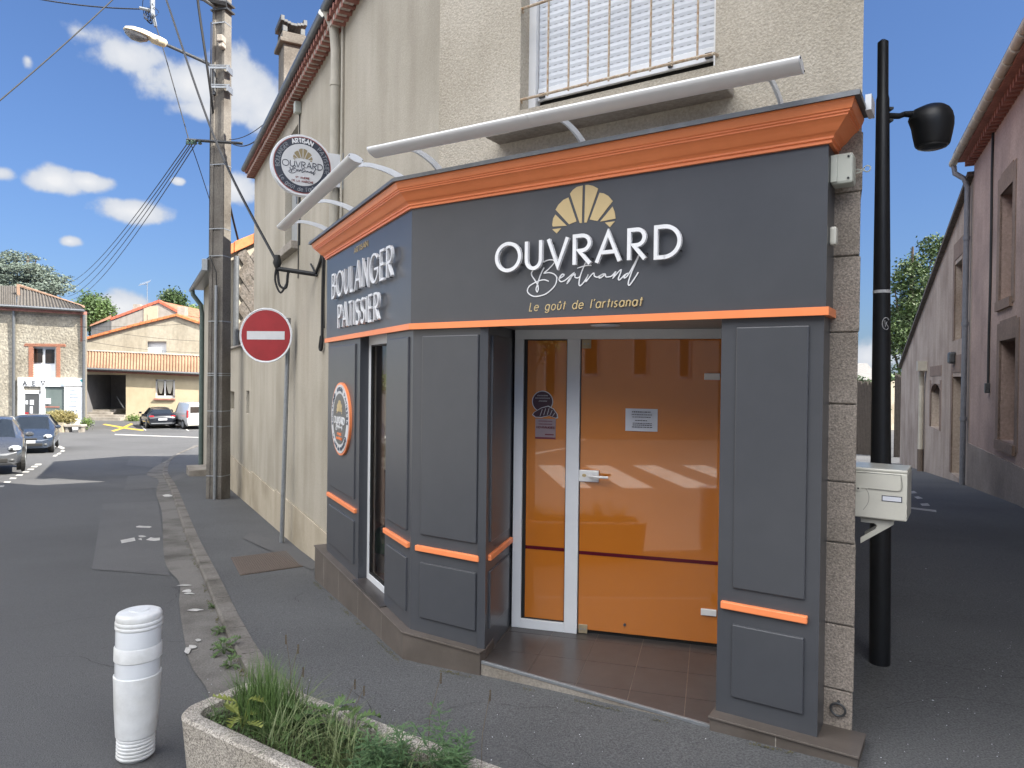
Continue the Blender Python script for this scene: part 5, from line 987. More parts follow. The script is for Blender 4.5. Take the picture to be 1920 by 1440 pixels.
# ================================================================ neighbours on the long street
an = thing('street_annex', tuple(LM @ Vector((-10.5, .2, -.7))), 'low beige annex wall with two tiny windows beyond the tall bakery building', 'annex')
b = MB(); b.wall(LM, -12.5, -8.62, -1.4, 2.22, [(-12.2, -11.3, .94, 1.33), (-9.45, -9.05, .98, 1.40)], .14, .2); b.box(-12.5, -8.62, .36, 3.6, -1.3, 2.20, LM); b.build('wall', 'render2', an, fix=False)
b = MB(); b.box(-12.52, -8.62, .14, .25, 2.222, 2.262, LM); b.build('wall_coping', 'stone', an, bevel=.01)
b = MB(); b.box(-12.5, -8.6, .18, .2, -1.4, -.03, LM); b.build('wall_base', 'plinth', an, bevel=.005)
for x0, x1, z0, z1 in ((-12.2, -11.3, .94, 1.33), (-9.45, -9.05, .98, 1.40)):
    b = MB(); b.box(x0, x1, .31, .33, z0, z1, LM); wo_ = b.build('window', 'greyshutter', an); b = MB(); b.box(x0+.25, x0+.3, .295, .31, z0+.05, z1-.1, LM); b.build('window_catch', 'steel', wo_)
sh_ = thing('slate_gabled_house', tuple(LM @ Vector((-16, .2, -1))), 'cream house with a mossy slate clad gable and orange verge behind the utility pole', 'house')
V1, V2 = 12.5, 19.4; EV = 4.42
b = MB(); b.wall(LM, -V2, -V1, -2, EV, [], .1, .2); g = [(.2, -1), (.2, EV), (3.6, EV+1.95), (7, EV), (7, -1)]
b.add([LM @ Vector((-V1, y, z)) for y, z in g], [(0, 1, 2, 3, 4)]); b.add([LM @ Vector((-V2, y, z)) for y, z in g], [(0, 1, 2, 3, 4)]); b.build('wall', 'render2', sh_, fix=False)
b = MB()
for i in range(22):
    for j in range(18):
        cy, cz = .50+i*.27+(j % 2)*.135, 2.34+j*.20
        if cz+.1 > EV+(cy-.2)*.573-.14 and cy < 3.6 or cy > 6 or cz > 4.8: continue
        q = [(0, -.2), (.135, 0), (0, .2), (-.135, 0)]; b.add([LM @ Vector((-V1+.05+.012*(j % 3), cy+a, cz+c)) for a, c in q] + [LM @ Vector((-V1+.03+.012*(j % 3), cy+a, cz+c)) for a, c in q], [(0, 1, 2, 3), (4, 5, 6, 7), (0, 1, 5, 4), (1, 2, 6, 5), (2, 3, 7, 6), (3, 0, 4, 7)])
b.build('slate_cladding', 'slate', sh_)
b = MB(); b.tube([LM @ Vector((-V1+.12, .34, z)) for z in (2.3, 3.0, 4.3)], .06, 10); b.build('downpipe', 'zinc', sh_, smooth=True)
rfm = MB(); q = [(-.12, EV-.18), (3.6, EV+1.98), (7.3, EV-.15)]
for a_, c_ in ((0, 1), (1, 2)):
    rfm.add([LM @ Vector((x, y+dy, z+dz)) for x in (-V1+.06, -V2-.1) for (y, z), dz, dy in ((q[a_], 0, 0), (q[a_], .10, 0), (q[c_], .10, 0), (q[c_], 0, 0))], [(0, 1, 2, 3), (4, 5, 6, 7), (0, 1, 5, 4), (1, 2, 6, 5), (2, 3, 7, 6), (3, 0, 4, 7)])
rfm.build('roof', 'terracotta', sh_)
b = MB()
for k in range(9):
    t0_, t1_ = k/9, (k+.97)/9; y0_, z0_ = q[0][0]+(q[1][0]-q[0][0])*t0_, q[0][1]+(q[1][1]-q[0][1])*t0_; y1_, z1_ = q[0][0]+(q[1][0]-q[0][0])*t1_, q[0][1]+(q[1][1]-q[0][1])*t1_
    b.add([LM @ Vector((x, y, z)) for x in (-V1+.14, -V1-.12) for y, z in ((y0_, z0_-.1), (y0_, z0_+.14), (y1_, z1_+.12), (y1_, z1_-.1))], [(0, 1, 2, 3), (4, 5, 6, 7), (0, 1, 5, 4), (1, 2, 6, 5), (2, 3, 7, 6), (3, 0, 4, 7)])
b.build('verge_tiles', 'orangetile', sh_, bevel=.01)
b = MB(); b.tube([LM @ Vector((-V1, -.14, EV-.17)), LM @ Vector((-V2-.2, -.14, EV-.17))], .07, 10); b.box(-V2-.1, -V1, -.06, .19, EV-.16, EV-.1, LM); b.build('gutter', 'zinc', sh_, smooth=True)
b = MB(); b.tube([LM @ Vector(p) for p in ((-19.1, -.14, EV-.2), (-19.1, -.12, EV-.35), (-19.1, .1, EV-.65), (-19.1, .13, EV-.9), (-19.1, .13, -1.3))], .065, 10); b.build('downpipe', mat('green_downpipe', (.10, .14, .13), (.08, .11, .10), 10, .5), sh_, smooth=True)
b = MB(); b.box(-17.6, -16.4, -.35, .2, -1.3, -.9, LM); b.build('doorstep', 'concrete', sh_, bevel=.01)
# ================================================================ houses across the lane
ln = thing('lane_house', tuple(RM @ Vector((-12, 0, -.5))), 'tall pinkish rendered house in shade on the right edge with a gutter along its eave', 'house')
pink = mat('pinkish_render', (.50, .37, .32), (.36, .27, .23), 24, .95, .6, 60, (.70, .70, .72), .8, streak=(.70, .68, .68)); grey_ = mat('greyed_render', (.40, .34, .295), (.28, .24, .21), 24, .95, .6, 60, (.66, .65, .65), .9, streak=(.72, .70, .69))
st_ = mat('brown_stone_surround', (.28, .20, .155), (.19, .14, .11), 20, .9, .4, 40, (.8, .78, .76), 2)
b = MB(); b.wall(RM, -16.25, -.75, -1.2, 6.45, [(-13.5, -12.55, 3.1, 4.95), (-13.35, -12.15, .74, 2.42)], .35, 0); b.add([RM @ Vector(p) for p in ((-16.25, 0, -1), (-16.25, 8, -1), (-16.25, 8, 6.45), (-16.25, 4, 8.6), (-16.25, 0, 6.45))], [(0, 1, 2, 3, 4)]); b.add([RM @ Vector(p) for p in ((-.75, 0, -1), (-.75, 8, -1), (-.75, 8, 6.45), (-.75, 4, 8.6), (-.75, 0, 6.45))], [(0, 1, 2, 3, 4)]); b.build('wall', pink, ln, fix=False)
b = MB(); b.box(-16.25, -.75, -.03, 0, -1.2, .45, RM); b.build('wall_base', grey_, ln)
for x0, x1, z0, z1 in ((-13.5, -12.55, 3.1, 4.95), (-13.35, -12.15, .74, 2.42)):
    b = MB(); b.box(x0-.22, x0, -.012, .02, z0-.1, z1+.3, RM); b.box(x1, x1+.22, -.012, .02, z0-.1, z1+.3, RM); b.box(x0, x1, -.012, .02, z1, z1+.34, RM); b.box(x0-.1, x1+.1, -.05, .02, z0-.16, z0, RM); b.build('stone_surround', st_, ln)
for x0, x1, z0, z1 in ((-13.5, -12.55, 3.1, 4.95), (-13.35, -12.15, .74, 2.42)):
    b = MB(); b.box(x0, x1, .30, .33, z0, z1, RM); wo_ = b.build('window', mat('old_wooden_shutter', (.10, .075, .06), (.07, .055, .045), 12, .8), ln); b = MB(); b.box((x0+x1)/2-.02, (x0+x1)/2+.02, .285, .30, z0, z1, RM); b.build('window_bar', 'steel', wo_)
b = MB()
for a_, c_ in (((-.35, 6.45), (4, 8.75)), ((4, 8.75), (8.4, 6.4))):
    b.add([RM @ Vector((x, y, z+d)) for x in (-16.5, -.7) for (y, z), d in ((a_, 0), (a_, .12), (c_, .12), (c_, 0))], [(0, 1, 2, 3), (4, 5, 6, 7), (0, 1, 5, 4), (1, 2, 6, 5), (2, 3, 7, 6), (3, 0, 4, 7)])
b.build('roof', 'slate', ln)
b = MB(); b.box(-16.35, -.75, -.28, -.001, 6.33, 6.44, RM)
for k in range(77): b.box(-16.3+k*.2, -16.2+k*.2, -.16, -.002, 6.22, 6.33, RM)
b.build('brick_eave', 'brickred', ln)
b = MB(); b.tube([RM @ Vector((-16.7, -.33, 6.40)), RM @ Vector((-.7, -.33, 6.46))], .075, 10)
for k in range(34): b.tube([RM @ Vector((-16.6+k*.48, -.33, 6.40)), RM @ Vector((-16.55+k*.48, -.33, 6.40))], .083, 10)
b.build('gutter', 'pvcpipe', ln, smooth=True)
b = MB(); b.tube([RM @ Vector(p) for p in ((-16.5, -.33, 6.3), (-16.5, -.31, 6.15), (-16.42, -.15, 6.0), (-16.40, -.09, 5.8), (-16.40, -.09, .9), (-16.40, -.09, -.5))], .055, 10)
for z in (4.7, 2.9, .9): b.tube([RM @ Vector((-16.4, -.09, z)), RM @ Vector((-16.4, -.09, z+.08))], .068, 10)
b.build('downpipe', mat('bluish_zinc_pipe', (.17, .18, .21), (.13, .14, .165), 10, .5), ln, smooth=True)
b = MB(); b.tube([RM @ Vector((-14.2+.03*math.sin(z*2), -.02, z)) for z in (6.3, 5.5, 4.5, 3.5, 2.5, 1.7)], .022, 6); b.build('cable_run', 'cable', ln)
b = MB(); b.box(-14.22, -14.12, -.08, 0, 1.52, 1.7, RM); b.build('cable_end', 'steel', ln, bevel=.01)
br_ = thing('lane_barn', tuple(RM @ Vector((-24, 0, -1))), 'long rendered barn wall with a steeply falling roofline further down the lane', 'barn')
top = [(-16.26, 6.0)] + [on(RM, x_, y_, 0) for x_, y_ in ((1815, 360), (1762, 498), (1722, 603), (1689, 690))]; top[-1] = (-33.4, top[-1][1])
b = MB(); holes = [(-18.7, -17.3, -.46, 1.84), (-18.6, -17.5, 2.7, 4.5), (-22.9, -20.9, .41, 1.66)]
def tz(x):
    for (a, c), (d, e) in zip(top, top[1:]):
        if d <= x <= a: return c+(e-c)*(x-a)/(d-a)
xs_ = sorted({-33.4, -16.26, top[1][0], top[2][0], top[3][0], *[h[0] for h in holes], *[h[1] for h in holes], -28.})
for a, c in zip(xs_, xs_[1:]):
    zz = sorted({-3.2, *[z for h in holes if h[0] <= (a+c)/2 <= h[1] for z in h[2:]]})
    for k, z in enumerate(zz):
        if any(h[0] <= (a+c)/2 <= h[1] and abs(h[2]-z) < 1e-6 for h in holes): continue
        zn = zz[k+1] if k+1 < len(zz) else None
        b.quad(*[RM @ Vector(p) for p in ((a, 0, z), (c, 0, z), (c, 0, zn if zn is not None else tz(c)), (a, 0, zn if zn is not None else tz(a)))])
for a, c, z0, z1 in holes:
    for q in (((a, 0, z0), (a, .4, z0), (a, .4, z1), (a, 0, z1)), ((c, 0, z0), (c, 0, z1), (c, .4, z1), (c, .4, z0)), ((a, 0, z0), (c, 0, z0), (c, .4, z0), (a, .4, z0)), ((a, 0, z1), (a, .4, z1), (c, .4, z1), (c, 0, z1))): b.quad(*[RM @ Vector(p) for p in q])
b.quad(*[RM @ Vector(p) for p in ((-33.4, 0, -3.2), (-33.4, 6, -3.2), (-33.4, 6, 2.25), (-33.4, 0, 2.25))]); b.build('wall', mat('streaked_tan_render', (.52, .43, .36), (.37, .305, .25), 24, .95, .6, 60, (.66, .62, .60), .7, streak=(.66, .62, .60)), br_, fix=False)
b = MB()
for (a, c), (d, e) in zip(top, top[1:]): b.add([RM @ Vector(p) for p in ((a, -.12, c), (d, -.12, e), (d, 6, e), (a, 6, c), (a, -.12, c+.1), (d, -.12, e+.1), (d, 6, e+.1), (a, 6, c+.1))], [(0, 3, 2, 1), (4, 5, 6, 7), (0, 1, 5, 4), (1, 2, 6, 5), (2, 3, 7, 6), (3, 0, 4, 7)])
b.build('roof', 'slate', br_)
for a, c, z0, z1 in holes:
    b = MB(); b.box(a-.25, a, -.012, .02, z0, z1+.1, RM); b.box(c, c+.25, -.012, .02, z0, z1+.1, RM); b.box(a-.2, c+.2, -.014, .02, z1+.1 if z1 != 1.66 else z1+.22, z1+.5, RM); b.build('stone_surround', st_, br_)
b = MB(); b.box(-18.7, -17.3, .33, .36, -.46, 1.84, RM); do_ = b.build('door', mat('dark_brown_door', (.045, .032, .026), None, 12, .7), br_)
for x0, x1, z0, z1 in holes[1:]: b = MB(); b.box(x0, x1, .33, .36, z0, z1, RM); b.build('window', 'steel', br_)
b = MB(); pts = [(-22.9+2.0*k/12, 1.66-.0+.0) for k in range(13)]; b.prism([(-22.9, 1.66)] + [(-21.9-1.0*math.cos(math.pi*k/12), 1.40+.26*math.sin(math.pi*k/12)) for k in range(13)] + [(-20.9, 1.66)], -.004, .1, RM); b.build('window_arch', st_, br_)
b = MB(); b.tube([RM @ Vector((-24.4, -.1, z)) for z in (-1.6, -.4)], .09, 10); b.build('cast_iron_shoe', 'castiron', br_)
b = MB(); b.tube([RM @ Vector(p) for p in ((-24.4, -.1, -.4), (-24.4, -.1, 1.6), (-24.3, -.12, 1.9), (-24.15, -.12, 2.1))], .08, 10); b.box(-24.4, -24.0, -.25, -.0, 2.05, 2.35, RM); b.build('downpipe', 'pvcpipe', br_)
b = MB(); b.box(-18.55, -18.2, -.14, 0, 2.15, 2.42, RM); b.build('wall_lamp', 'steel', br_, bevel=.04)
tw = thing('added_shade_house', tuple(RM @ Vector((-5, 0, -.1))), 'tall plain house added beside the viewer, out of the frame, to shade the corner', 'house')  # unseen block added to keep sun off the near ground
b = MB(); b.box(-9.0, -.56, -.06, 7, -.5, 10.2, RM); b.build('wall', grey_, tw); b = MB(); b.box(-9.1, -.65, -.3, 7.2, 10.2, 10.4, RM); b.build('roof', 'slate', tw)
# far end of the lane
hz = thing('distant_slate_house', tuple(at(1628, 760, 62)), 'small distant white walled house with a grey slate roof at the end of the lane', 'house')
b = MB(); P = at(1590, 712, 64); Q = at(1700, 712, 64); b.box(P.x, Q.x, 64, 70, -3, P.z); b.build('wall', 'plinth', hz)
b = MB(); r0_, r1_ = at(1585, 713, 63.6), at(1652, 713, 63.6); s0, s1 = at(1588, 681, 67), at(1626, 681, 67); b.add([r0_, r1_, s1, s0], [(0, 1, 2, 3)]); b.add([r1_, r1_+Vector((0, 8, 0)), s1], [(0, 1, 2)]); b.build('roof', mat('grey_far_roof', (.22, .215, .21), (.16, .155, .15), 4, .9), hz, fix=False)
fn_ = thing('board_fence', tuple(at(1630, 830, 34)), 'dark vertical board fence at the far end of the lane', 'fence')
b = MB(); random.seed(2)
for k in range(34):
    x = 1596+k*2.9; P = at(x, 780, 36-.06*k); 
    if 1668 < x < 1676: continue
    b.box(P.x, P.x+.07, P.y, P.y+.03, -2.6, P.z+random.uniform(1.55, 1.85) if x < 1650 else P.z+random.uniform(1.9, 2.1))
b.build('boards', mat('weathered_boards', (.085, .07, .06), (.05, .042, .036), 10, .9), fn_)
# ================================================================ far left
YH = 56.
yh = thing('yellow_house', tuple(at(270, 790, YH)), 'wide yellow rendered house with tiled lean-to roof and covered porch across the square', 'house')
yel = mat('yellow_render', (.50, .425, .29), (.45, .38, .26), 3, .9, big=(.82, .80, .76), bigs=.35); tan = mat('tan_weathered_render', (.42, .38, .30), (.33, .30, .24), 5, .9, big=(.8, .78, .74), bigs=.3, streak=(.66, .64, .62))
def A(x, y, d=0): return at(x, y, YH+d)
b = MB()
b.quad(A(236, 815), A(292, 815), A(292, 699), A(236, 697)); b.quad(A(328, 815), A(420, 815), A(420, 703), A(328, 700)); b.quad(A(292, 815), A(328, 815), A(328, 747), A(292, 746)); b.quad(A(292, 711), A(328, 712), A(328, 700), A(292, 699)); b.quad(A(161, 702), A(236, 703), A(236, 697), A(161, 694))
for q in ((A(292, 746), A(328, 747), A(328, 747, .4), A(292, 746, .4)), (A(292, 711), A(292, 746), A(292, 746, .4), A(292, 711, .4)), (A(328, 712), A(328, 747), A(328, 747, .4), A(328, 712, .4))): b.quad(*q)
pe = A(236, 703); pe2 = pe+Vector((-.1, 3.5, 0)); pf = A(236, 815); b.quad(pf, pe, pe2, pf+Vector((-.1, 3.5, 0))); b.build('wall', yel, yh, fix=False)
b = MB(); c0, c1 = A(161, 702)+Vector((0, 3.5, 0)), A(236, 703)+Vector((0, 3.5, 0)); b.quad(c0-Vector((0, 0, 7)), c1-Vector((0, 0, 7)), c1, c0); b.quad(A(161, 702), A(161, 815), A(161, 815)+Vector((0, 3.5, 0)), c0); b.quad(A(161, 702), A(236, 703), c1, c0); b.build('porch_inner_wall', mat('porch_grey', (.16, .155, .16), (.12, .118, .12), 2, .9), yh, fix=False)
b = MB(); P = A(196, 712); Q = A(218, 760); b.box(P.x, Q.x, YH+3.4, YH+3.48, Q.z-1.5, P.z); b.build('porch_door', 'steel', yh)
b = MB()
for k in range(4): P = A(161, 781-4*k); Q = A(236 if k < 2 else 205, 781-4*k); b.box(P.x, Q.x, YH-.8+k*.55, YH+3.4, P.z-1.2, P.z)
b.build('porch_steps', 'concrete', yh)
b = MB(); b.tube([A(219, 744, 1.0), A(232, 765, -.2)], .05, 6); b.build('handrail', 'steel', yh)
b = MB(); b.quad(A(292, 712, .25), A(328, 713, .25), A(328, 747, .25), A(292, 746, .25)); wo_ = b.build('window', 'darkglass', yh, fix=False)
b = MB(); 
for x0, x1, y0, y1 in ((292, 295, 711, 746), (308, 311, 711, 746), (325, 328, 712, 747), (292, 328, 711, 714), (292, 328, 742, 746.5)): b.quad(A(x0, y1, .2), A(x1, y1, .2), A(x1, y0, .2), A(x0, y0, .2))
b.build('window_frame', 'white', wo_, fix=False)
b = MB()
for x0, x1, s_ in ((295.5, 307.5, 1), (311.5, 324.5, 1)): b.add([A(x0, 714, .22), A(x1, 714, .22), A(x1-1, 725, .22), A((x0+x1)/2+2, 738, .22), A((x0+x1)/2-2, 738, .22), A(x0+1, 725, .22)], [(0, 1, 2, 3, 4, 5)])
b.build('curtain', 'curtain', wo_, fix=False)
b = MB(); P, Q = A(290, 747), A(329, 748); b.box(P.x, Q.x, YH-.15, YH+.1, P.z-.12, P.z); b.build('window_sill', 'brickred', yh)
# lean-to tiles as corrugated sheet
def corr(b, a0, a1, c1, c0, n, amp):     # a: eave left/right, c: top left/right
    vs = []; m_ = n*4; nr = (a1-a0).cross(c0-a0).normalized()
    if nr.z < 0: nr = -nr
    for i in range(m_+1):
        t = i/m_; h = amp*math.sin(i*math.pi/2)
        vs += [a0.lerp(a1, t)+nr*h, c0.lerp(c1, t)+nr*h]
    b.add(vs, [(2*i, 2*i+2, 2*i+3, 2*i+1) for i in range(m_)])
b = MB(); corr(b, A(159, 690, -.5), A(420, 702, -.5), A(420, 670, 1.6), A(161, 658, 1.6), 46, .07); ro = b.build('lean_to_roof', mat('pale_canal_tiles', (.35, .22, .145), (.23, .15, .10), 5, .9, big=(.8, .76, .72), bigs=.6), yh, fix=False)
b = MB(); b.tube([A(159, 691, -.55), A(420, 702.5, -.55)], .10, 8); b.build('gutter', 'zinc', yh, smooth=True)
b = MB()
for k in range(74): p = A(161, 695, -.3).lerp(A(420, 706.5, -.3), k/73); b.box(p.x-.05, p.x+.05, p.y-.12, p.y+.28, p.z-.07, p.z+.07)
b.build('eave_tiles', 'brickred', yh)
b = MB(); b.tube([A(161, 657.5, 1.6), A(420, 669.5, 1.6)], .12, 6); b.build('flashing', 'stone', yh)
b = MB(); b.add([A(161, 670, 1.7), A(277, 670, 1.7), A(277, 640, 1.7), A(161, 634, 1.7)], [(0, 1, 2, 3)])
b.add([A(161, 634, 1.7), A(277, 640, 1.7), A(312, 640, 1.7), A(420, 640, 1.7), A(420, 622, 1.7), A(332, 592, 1.7), A(250, 611, 1.7)], [(0, 1, 2, 3, 4, 5, 6)]); b.quad(A(312, 675, 1.7), A(420, 680, 1.7), A(420, 640, 1.7), A(312, 640, 1.7)); b.quad(A(277, 670, 1.7), A(312, 675, 1.7), A(312, 666, 1.7), A(277, 665, 1.7)); b.build('gable_wall', tan, yh, fix=False)
b = MB(); b.quad(A(277, 668, 1.95), A(312, 670, 1.95), A(312, 639, 1.95), A(277, 638, 1.95)); b.build('gable_shutter', 'white', yh, fix=False)
b = MB(); b.quad(A(382, 674, 1.6), A(400, 674, 1.6), A(400, 646, 1.6), A(382, 645, 1.6)); b.build('gable_shutter', 'white', yh, fix=False)
def verge(pts, dd_, n, m, th, par, nm='verge_tiles', w=.5):
    b = MB(); L_ = [at(x, y, YH+dd_) for x, y in pts]
    for p, q in zip(L_, L_[1:]):
        k_ = max(1, int((q-p).length/n))
        for i in range(k_):
            a, c = p.lerp(q, i/k_), p.lerp(q, (i+.94)/k_); b.add([a+Vector((0, 0, -th)), a+Vector((0, 0, th)), c+Vector((0, 0, th*.8)), c+Vector((0, 0, -th)), a+Vector((0, w, -th)), a+Vector((0, w, th)), c+Vector((0, w, th*.8)), c+Vector((0, w, -th))], [(0, 1, 2, 3), (4, 5, 6, 7), (0, 1, 5, 4), (1, 2, 6, 5), (2, 3, 7, 6), (3, 0, 4, 7)])
    return b.build(nm, m, par)
verge([(161, 634), (250, 609.5), (330, 590), (425, 623)], 1.5, .45, 'orangetile', .10, yh)
b = MB(); p, q, r = A(330, 588, 1.6), A(161, 632, 1.6), A(425, 621, 1.6); D_ = Vector((0, 9, 0)); b.quad(p, q, q+D_, p+D_); b.quad(p, r, r+D_, p+D_); b.build('roof', 'terracotta', yh, fix=False)
b = MB(); P = A(341, 592, 3); b.box(P.x-.4, P.x+.25, P.y, P.y+.6, P.z-1, P.z+.75); cho = b.build('chimney', 'stone', yh, bevel=.02)
b = MB()
for k in range(3): P = A(264+k*6, 606, 1.9); b.box(P.x-.08, P.x+.08, P.y, P.y+.2, P.z, P.z+.15)
b.build('ridge_finials', 'brickred', yh)
# grey gabled house behind
gh = thing('grey_gabled_house', tuple(at(270, 640, 66)), 'grey gabled house with a red tiled verge rising behind the yellow house', 'house')
YG = 66.; B_ = lambda x, y, d=0: at(x, y, YG+d)
b = MB(); b.add([B_(209, 660), B_(345, 660), B_(330, 583), B_(297, 567), B_(209, 600)], [(0, 1, 2, 3, 4)]); b.quad(B_(171, 640, 2), B_(209, 640), B_(209, 600), B_(171, 613, 2)); b.build('wall', mat('grey_render_far', (.34, .32, .29), (.27, .255, .23), 2, .9, streak=(.7, .68, .66)), gh, fix=False)
YHs = YH; YH = YG; verge([(207, 598), (297, 564.5), (333, 584)], -.1, .5, mat('red_verge_tile', (.55, .14, .08), (.42, .11, .065), 8, .8), .13, gh); YH = YHs
b = MB(); p, q, r = B_(297, 563.5), B_(207, 597), B_(345, 590); D_ = Vector((0, 10, 0)); b.quad(p, q, q+D_, p+D_); b.quad(p, r, r+D_, p+D_); b.quad(B_(168, 612, 1.7), B_(209, 597, -.2), B_(209, 590, 4), B_(172, 600, 6)); b.build('roof', 'terracotta', gh, fix=False)
b = MB(); P = B_(284, 580); b.box(P.x-.7, P.x+.6, P.y-.06, P.y, P.z-1.5, P.z+.3); b.build('shutter', mat('beige_shutter', (.45, .38, .28), None, 5, .8), gh)
b = MB(); P = B_(256, 580, 4); b.box(P.x-.35, P.x+.35, P.y, P.y+.5, P.z-.5, P.z+.5); b.build('chimney', 'stone', gh)
b = MB(); P = B_(276, 612, -.3); b.tube([P, at(276, 590, YG-.3)], .02, 5); b.build('wall_cable', 'cable', gh)
ant = thing('tv_antenna', tuple(B_(276, 590, .3)), 'tv aerial on a mast above the grey gabled house', 'antenna')
b = MB(); b.tube([B_(276, 600, .3), B_(276, 528, .3)], .028, 6); b.build('mast', 'galv', ant)
b = MB(); b.tube([B_(261, 535, .3), B_(282, 528, .3)], .02, 5)
for k in range(8): p = B_(262+k*2.7, 534.6-k*.9, .3); b.tube([p+Vector((0, -.25, -.12)), p+Vector((0, .25, .22))], .012, 4)
p = B_(278, 534, .3); b.tube([p, B_(262, 533, .3)], .02, 5); b.build('aerial', 'galv', ant)
# stone house with the AEV shop
YA = 46.; A2 = lambda x, y, d=0: at(x, y, YA+d)
rub = mat('rubble_render', (.42, .385, .31), (.22, .20, .165), 5, .95, 1., 7, (.72, .70, .67), .5, kind='noise', bd=.06); brk = mat('orange_brick', (.38, .17, .105), (.27, .12, .08), 9, .9)
ae = thing('stone_house', tuple(A2(80, 800)), 'rubble stone house with brick framed window and a white shopfront at the far left', 'house')
b = MB()
for x0, x1, y0, y1 in ((-60, 22, 820, 578), (27, 62, 820, 580), (62, 104, 820, 710), (62, 104, 648, 582), (104, 158, 820, 584)): b.quad(A2(x0, y0), A2(x1, y0), A2(x1, y1), A2(x0, y1))
b.quad(A2(22, 820), A2(27, 820), A2(27, 580), A2(22, 578)); b.quad(A2(158, 820), A2(163, 815, 4), A2(163, 590, 4), A2(158, 584)); b.build('wall', rub, ae, fix=False)
b = MB(); b.quad(A2(62, 712, .25), A2(104, 712, .25), A2(104, 648, .25), A2(62, 648, .25)); b.quad(A2(104, 712, 0), A2(104, 648, 0), A2(104, 648, .3), A2(104, 712, .3)); wo_ = b.build('window', 'white', ae, fix=False)
b = MB(); b.quad(A2(64, 680, .2), A2(80, 680, .2), A2(80, 654, .2), A2(64, 654, .2)); b.quad(A2(85, 681, .2), A2(102, 681, .2), A2(102, 655, .2), A2(85, 655, .2)); b.build('window_pane', 'darkglass', wo_, fix=False)
b = MB()
for x0, x1, y0, y1 in ((53, 62, 712, 648), (105, 113, 712, 650), (45, 123, 649, 643), (150, 157, 640, 590)):
    for k in range(int(abs(y0-y1)/2.2)+1):
        ya = y0-k*2.2
        if ya-1.9 < y1: break
        P, Q = A2(x0+(k % 2)*1.2, ya, -.03), A2(x1-(k % 2)*1., ya-1.9, -.03); b.box(P.x, Q.x, P.y, P.y+.08, P.z, Q.z)
b.build('brick_surround', brk, ae)
b = MB(); corr(b, A2(-60, 568, -.4), A2(31, 573, -.4), A2(31, 536, 3.5), A2(-60, 534, 3.5), 26, .05); corr(b, A2(31, 573, -.4), A2(158, 581, -.4), A2(150, 574, .6), A2(33, 538, 3.5), 20, .07); b.quad(A2(33, 536, 3.6), A2(152, 573, .7), A2(170, 590, 8), A2(60, 556, 10)); b.build('roof', mat('dark_weathered_tile', (.17, .155, .14), (.085, .078, .07), 6, .9), ae, fix=False)
YHs = YH; YH = YA; hpt = mat('weathered_hip_tile', (.30, .19, .13), (.2, .13, .09), 8, .9); verge([(31, 534), (152, 574)], 3.0, .5, hpt, .07, ae, 'hip_tiles'); verge([(33, 572), (31, 536)], 1.6, .5, hpt, .14, ae, 'hip_tiles', .3); YH = YHs
b = MB(); b.tube([A2(-60, 570, -.45), A2(31, 574.5, -.45), A2(158, 582.5, -.45)], .09, 8); b.build('gutter', 'zinc', ae, smooth=True)
b = MB()
for k in range(60): p = A2(-60, 575, -.2).lerp(A2(158, 587, -.2), k/59); b.box(p.x-.06, p.x+.06, p.y-.1, p.y+.19, p.z-.1, p.z+.1)
b.build('eave_tiles', 'brickred', ae)
for x, y0, y1 in ((26, 575, 800), (157.5, 585, 800)): b = MB(); b.tube([A2(x, y0, -.2), A2(x, 650, -.12), A2(x-.5, y1, -.12)], .085, 8); b.build('downpipe', 'zinc', ae, smooth=True)
b = MB()
for x0, x1, y0, y1 in ((33, 43, 805, 724), (76, 83, 805, 724), (120, 156, 805, 724), (33, 156, 724, 709)): P, Q = A2(x0, y0, -.12), A2(x1, y1, -.12); b.box(P.x, Q.x, P.y, P.y+.13, P.z, Q.z)
b.build('white_shopfront', 'white', ae)
wp = MB(); wp.quad(A2(83, 805, -.02), A2(120, 805, -.02), A2(120, 724, -.02), A2(83, 724, -.02)); wp.build('shop_window', mat('greenish_glass', (.14, .17, .165), (.11, .14, .135), 1, .08), ae, fix=False)
wp = MB(); wp.quad(A2(46, 805, -.02), A2(73, 805, -.02), A2(73, 738, -.02), A2(46, 738, -.02)); do_ = wp.build('door', mat('shop_door_glass', (.075, .08, .085), None, 1, .1), ae, fix=False)
wp = MB()
for x0, x1, y0, y1 in ((43, 46, 805, 733), (73, 76, 805, 733), (43, 76, 738, 732)): P, Q = A2(x0, y0, -.06), A2(x1, y1, -.06); wp.box(P.x, Q.x, P.y, P.y+.05, P.z, Q.z)
wp.build('door_frame', 'alu', do_)
wp = MB()
for x0, x1, y0, y1 in ((56, 63, 759, 750), (56, 61, 775, 762), (48, 52, 758, 751), (57, 62, 790, 778)): P, Q = A2(x0, y0, -.04), A2(x1, y1, -.04); wp.box(P.x, Q.x, P.y, P.y+.02, P.z, Q.z)
wp.build('door_posters', 'paper', do_)
wp = MB(); P, Q = A2(46, 780, -.04), A2(53, 773, -.04); wp.box(P.x, Q.x, P.y, P.y+.02, P.z, Q.z); wp.build('red_poster', 'red', do_)
wp = MB(); P, Q = A2(91, 757, .3), A2(101, 747, .3); wp.box(P.x, Q.x, P.y-.4, P.y-.3, P.z, Q.z); wp.build('pale_display_card', 'paper', ae)
wp = MB(); P, Q = A2(84, 764, -.05), A2(111, 762, -.05); wp.box(P.x, Q.x, P.y, P.y+.02, P.z, Q.z); wp.build('display_shelf', 'brickred', ae)
AM = frame((A2(33, 716).x, YA-.125), (1, 0), (0, 1)); wp = MB(); zA = A2(50, 722).z; mpp = (A2(100, 720).x-A2(0, 720).x)/100
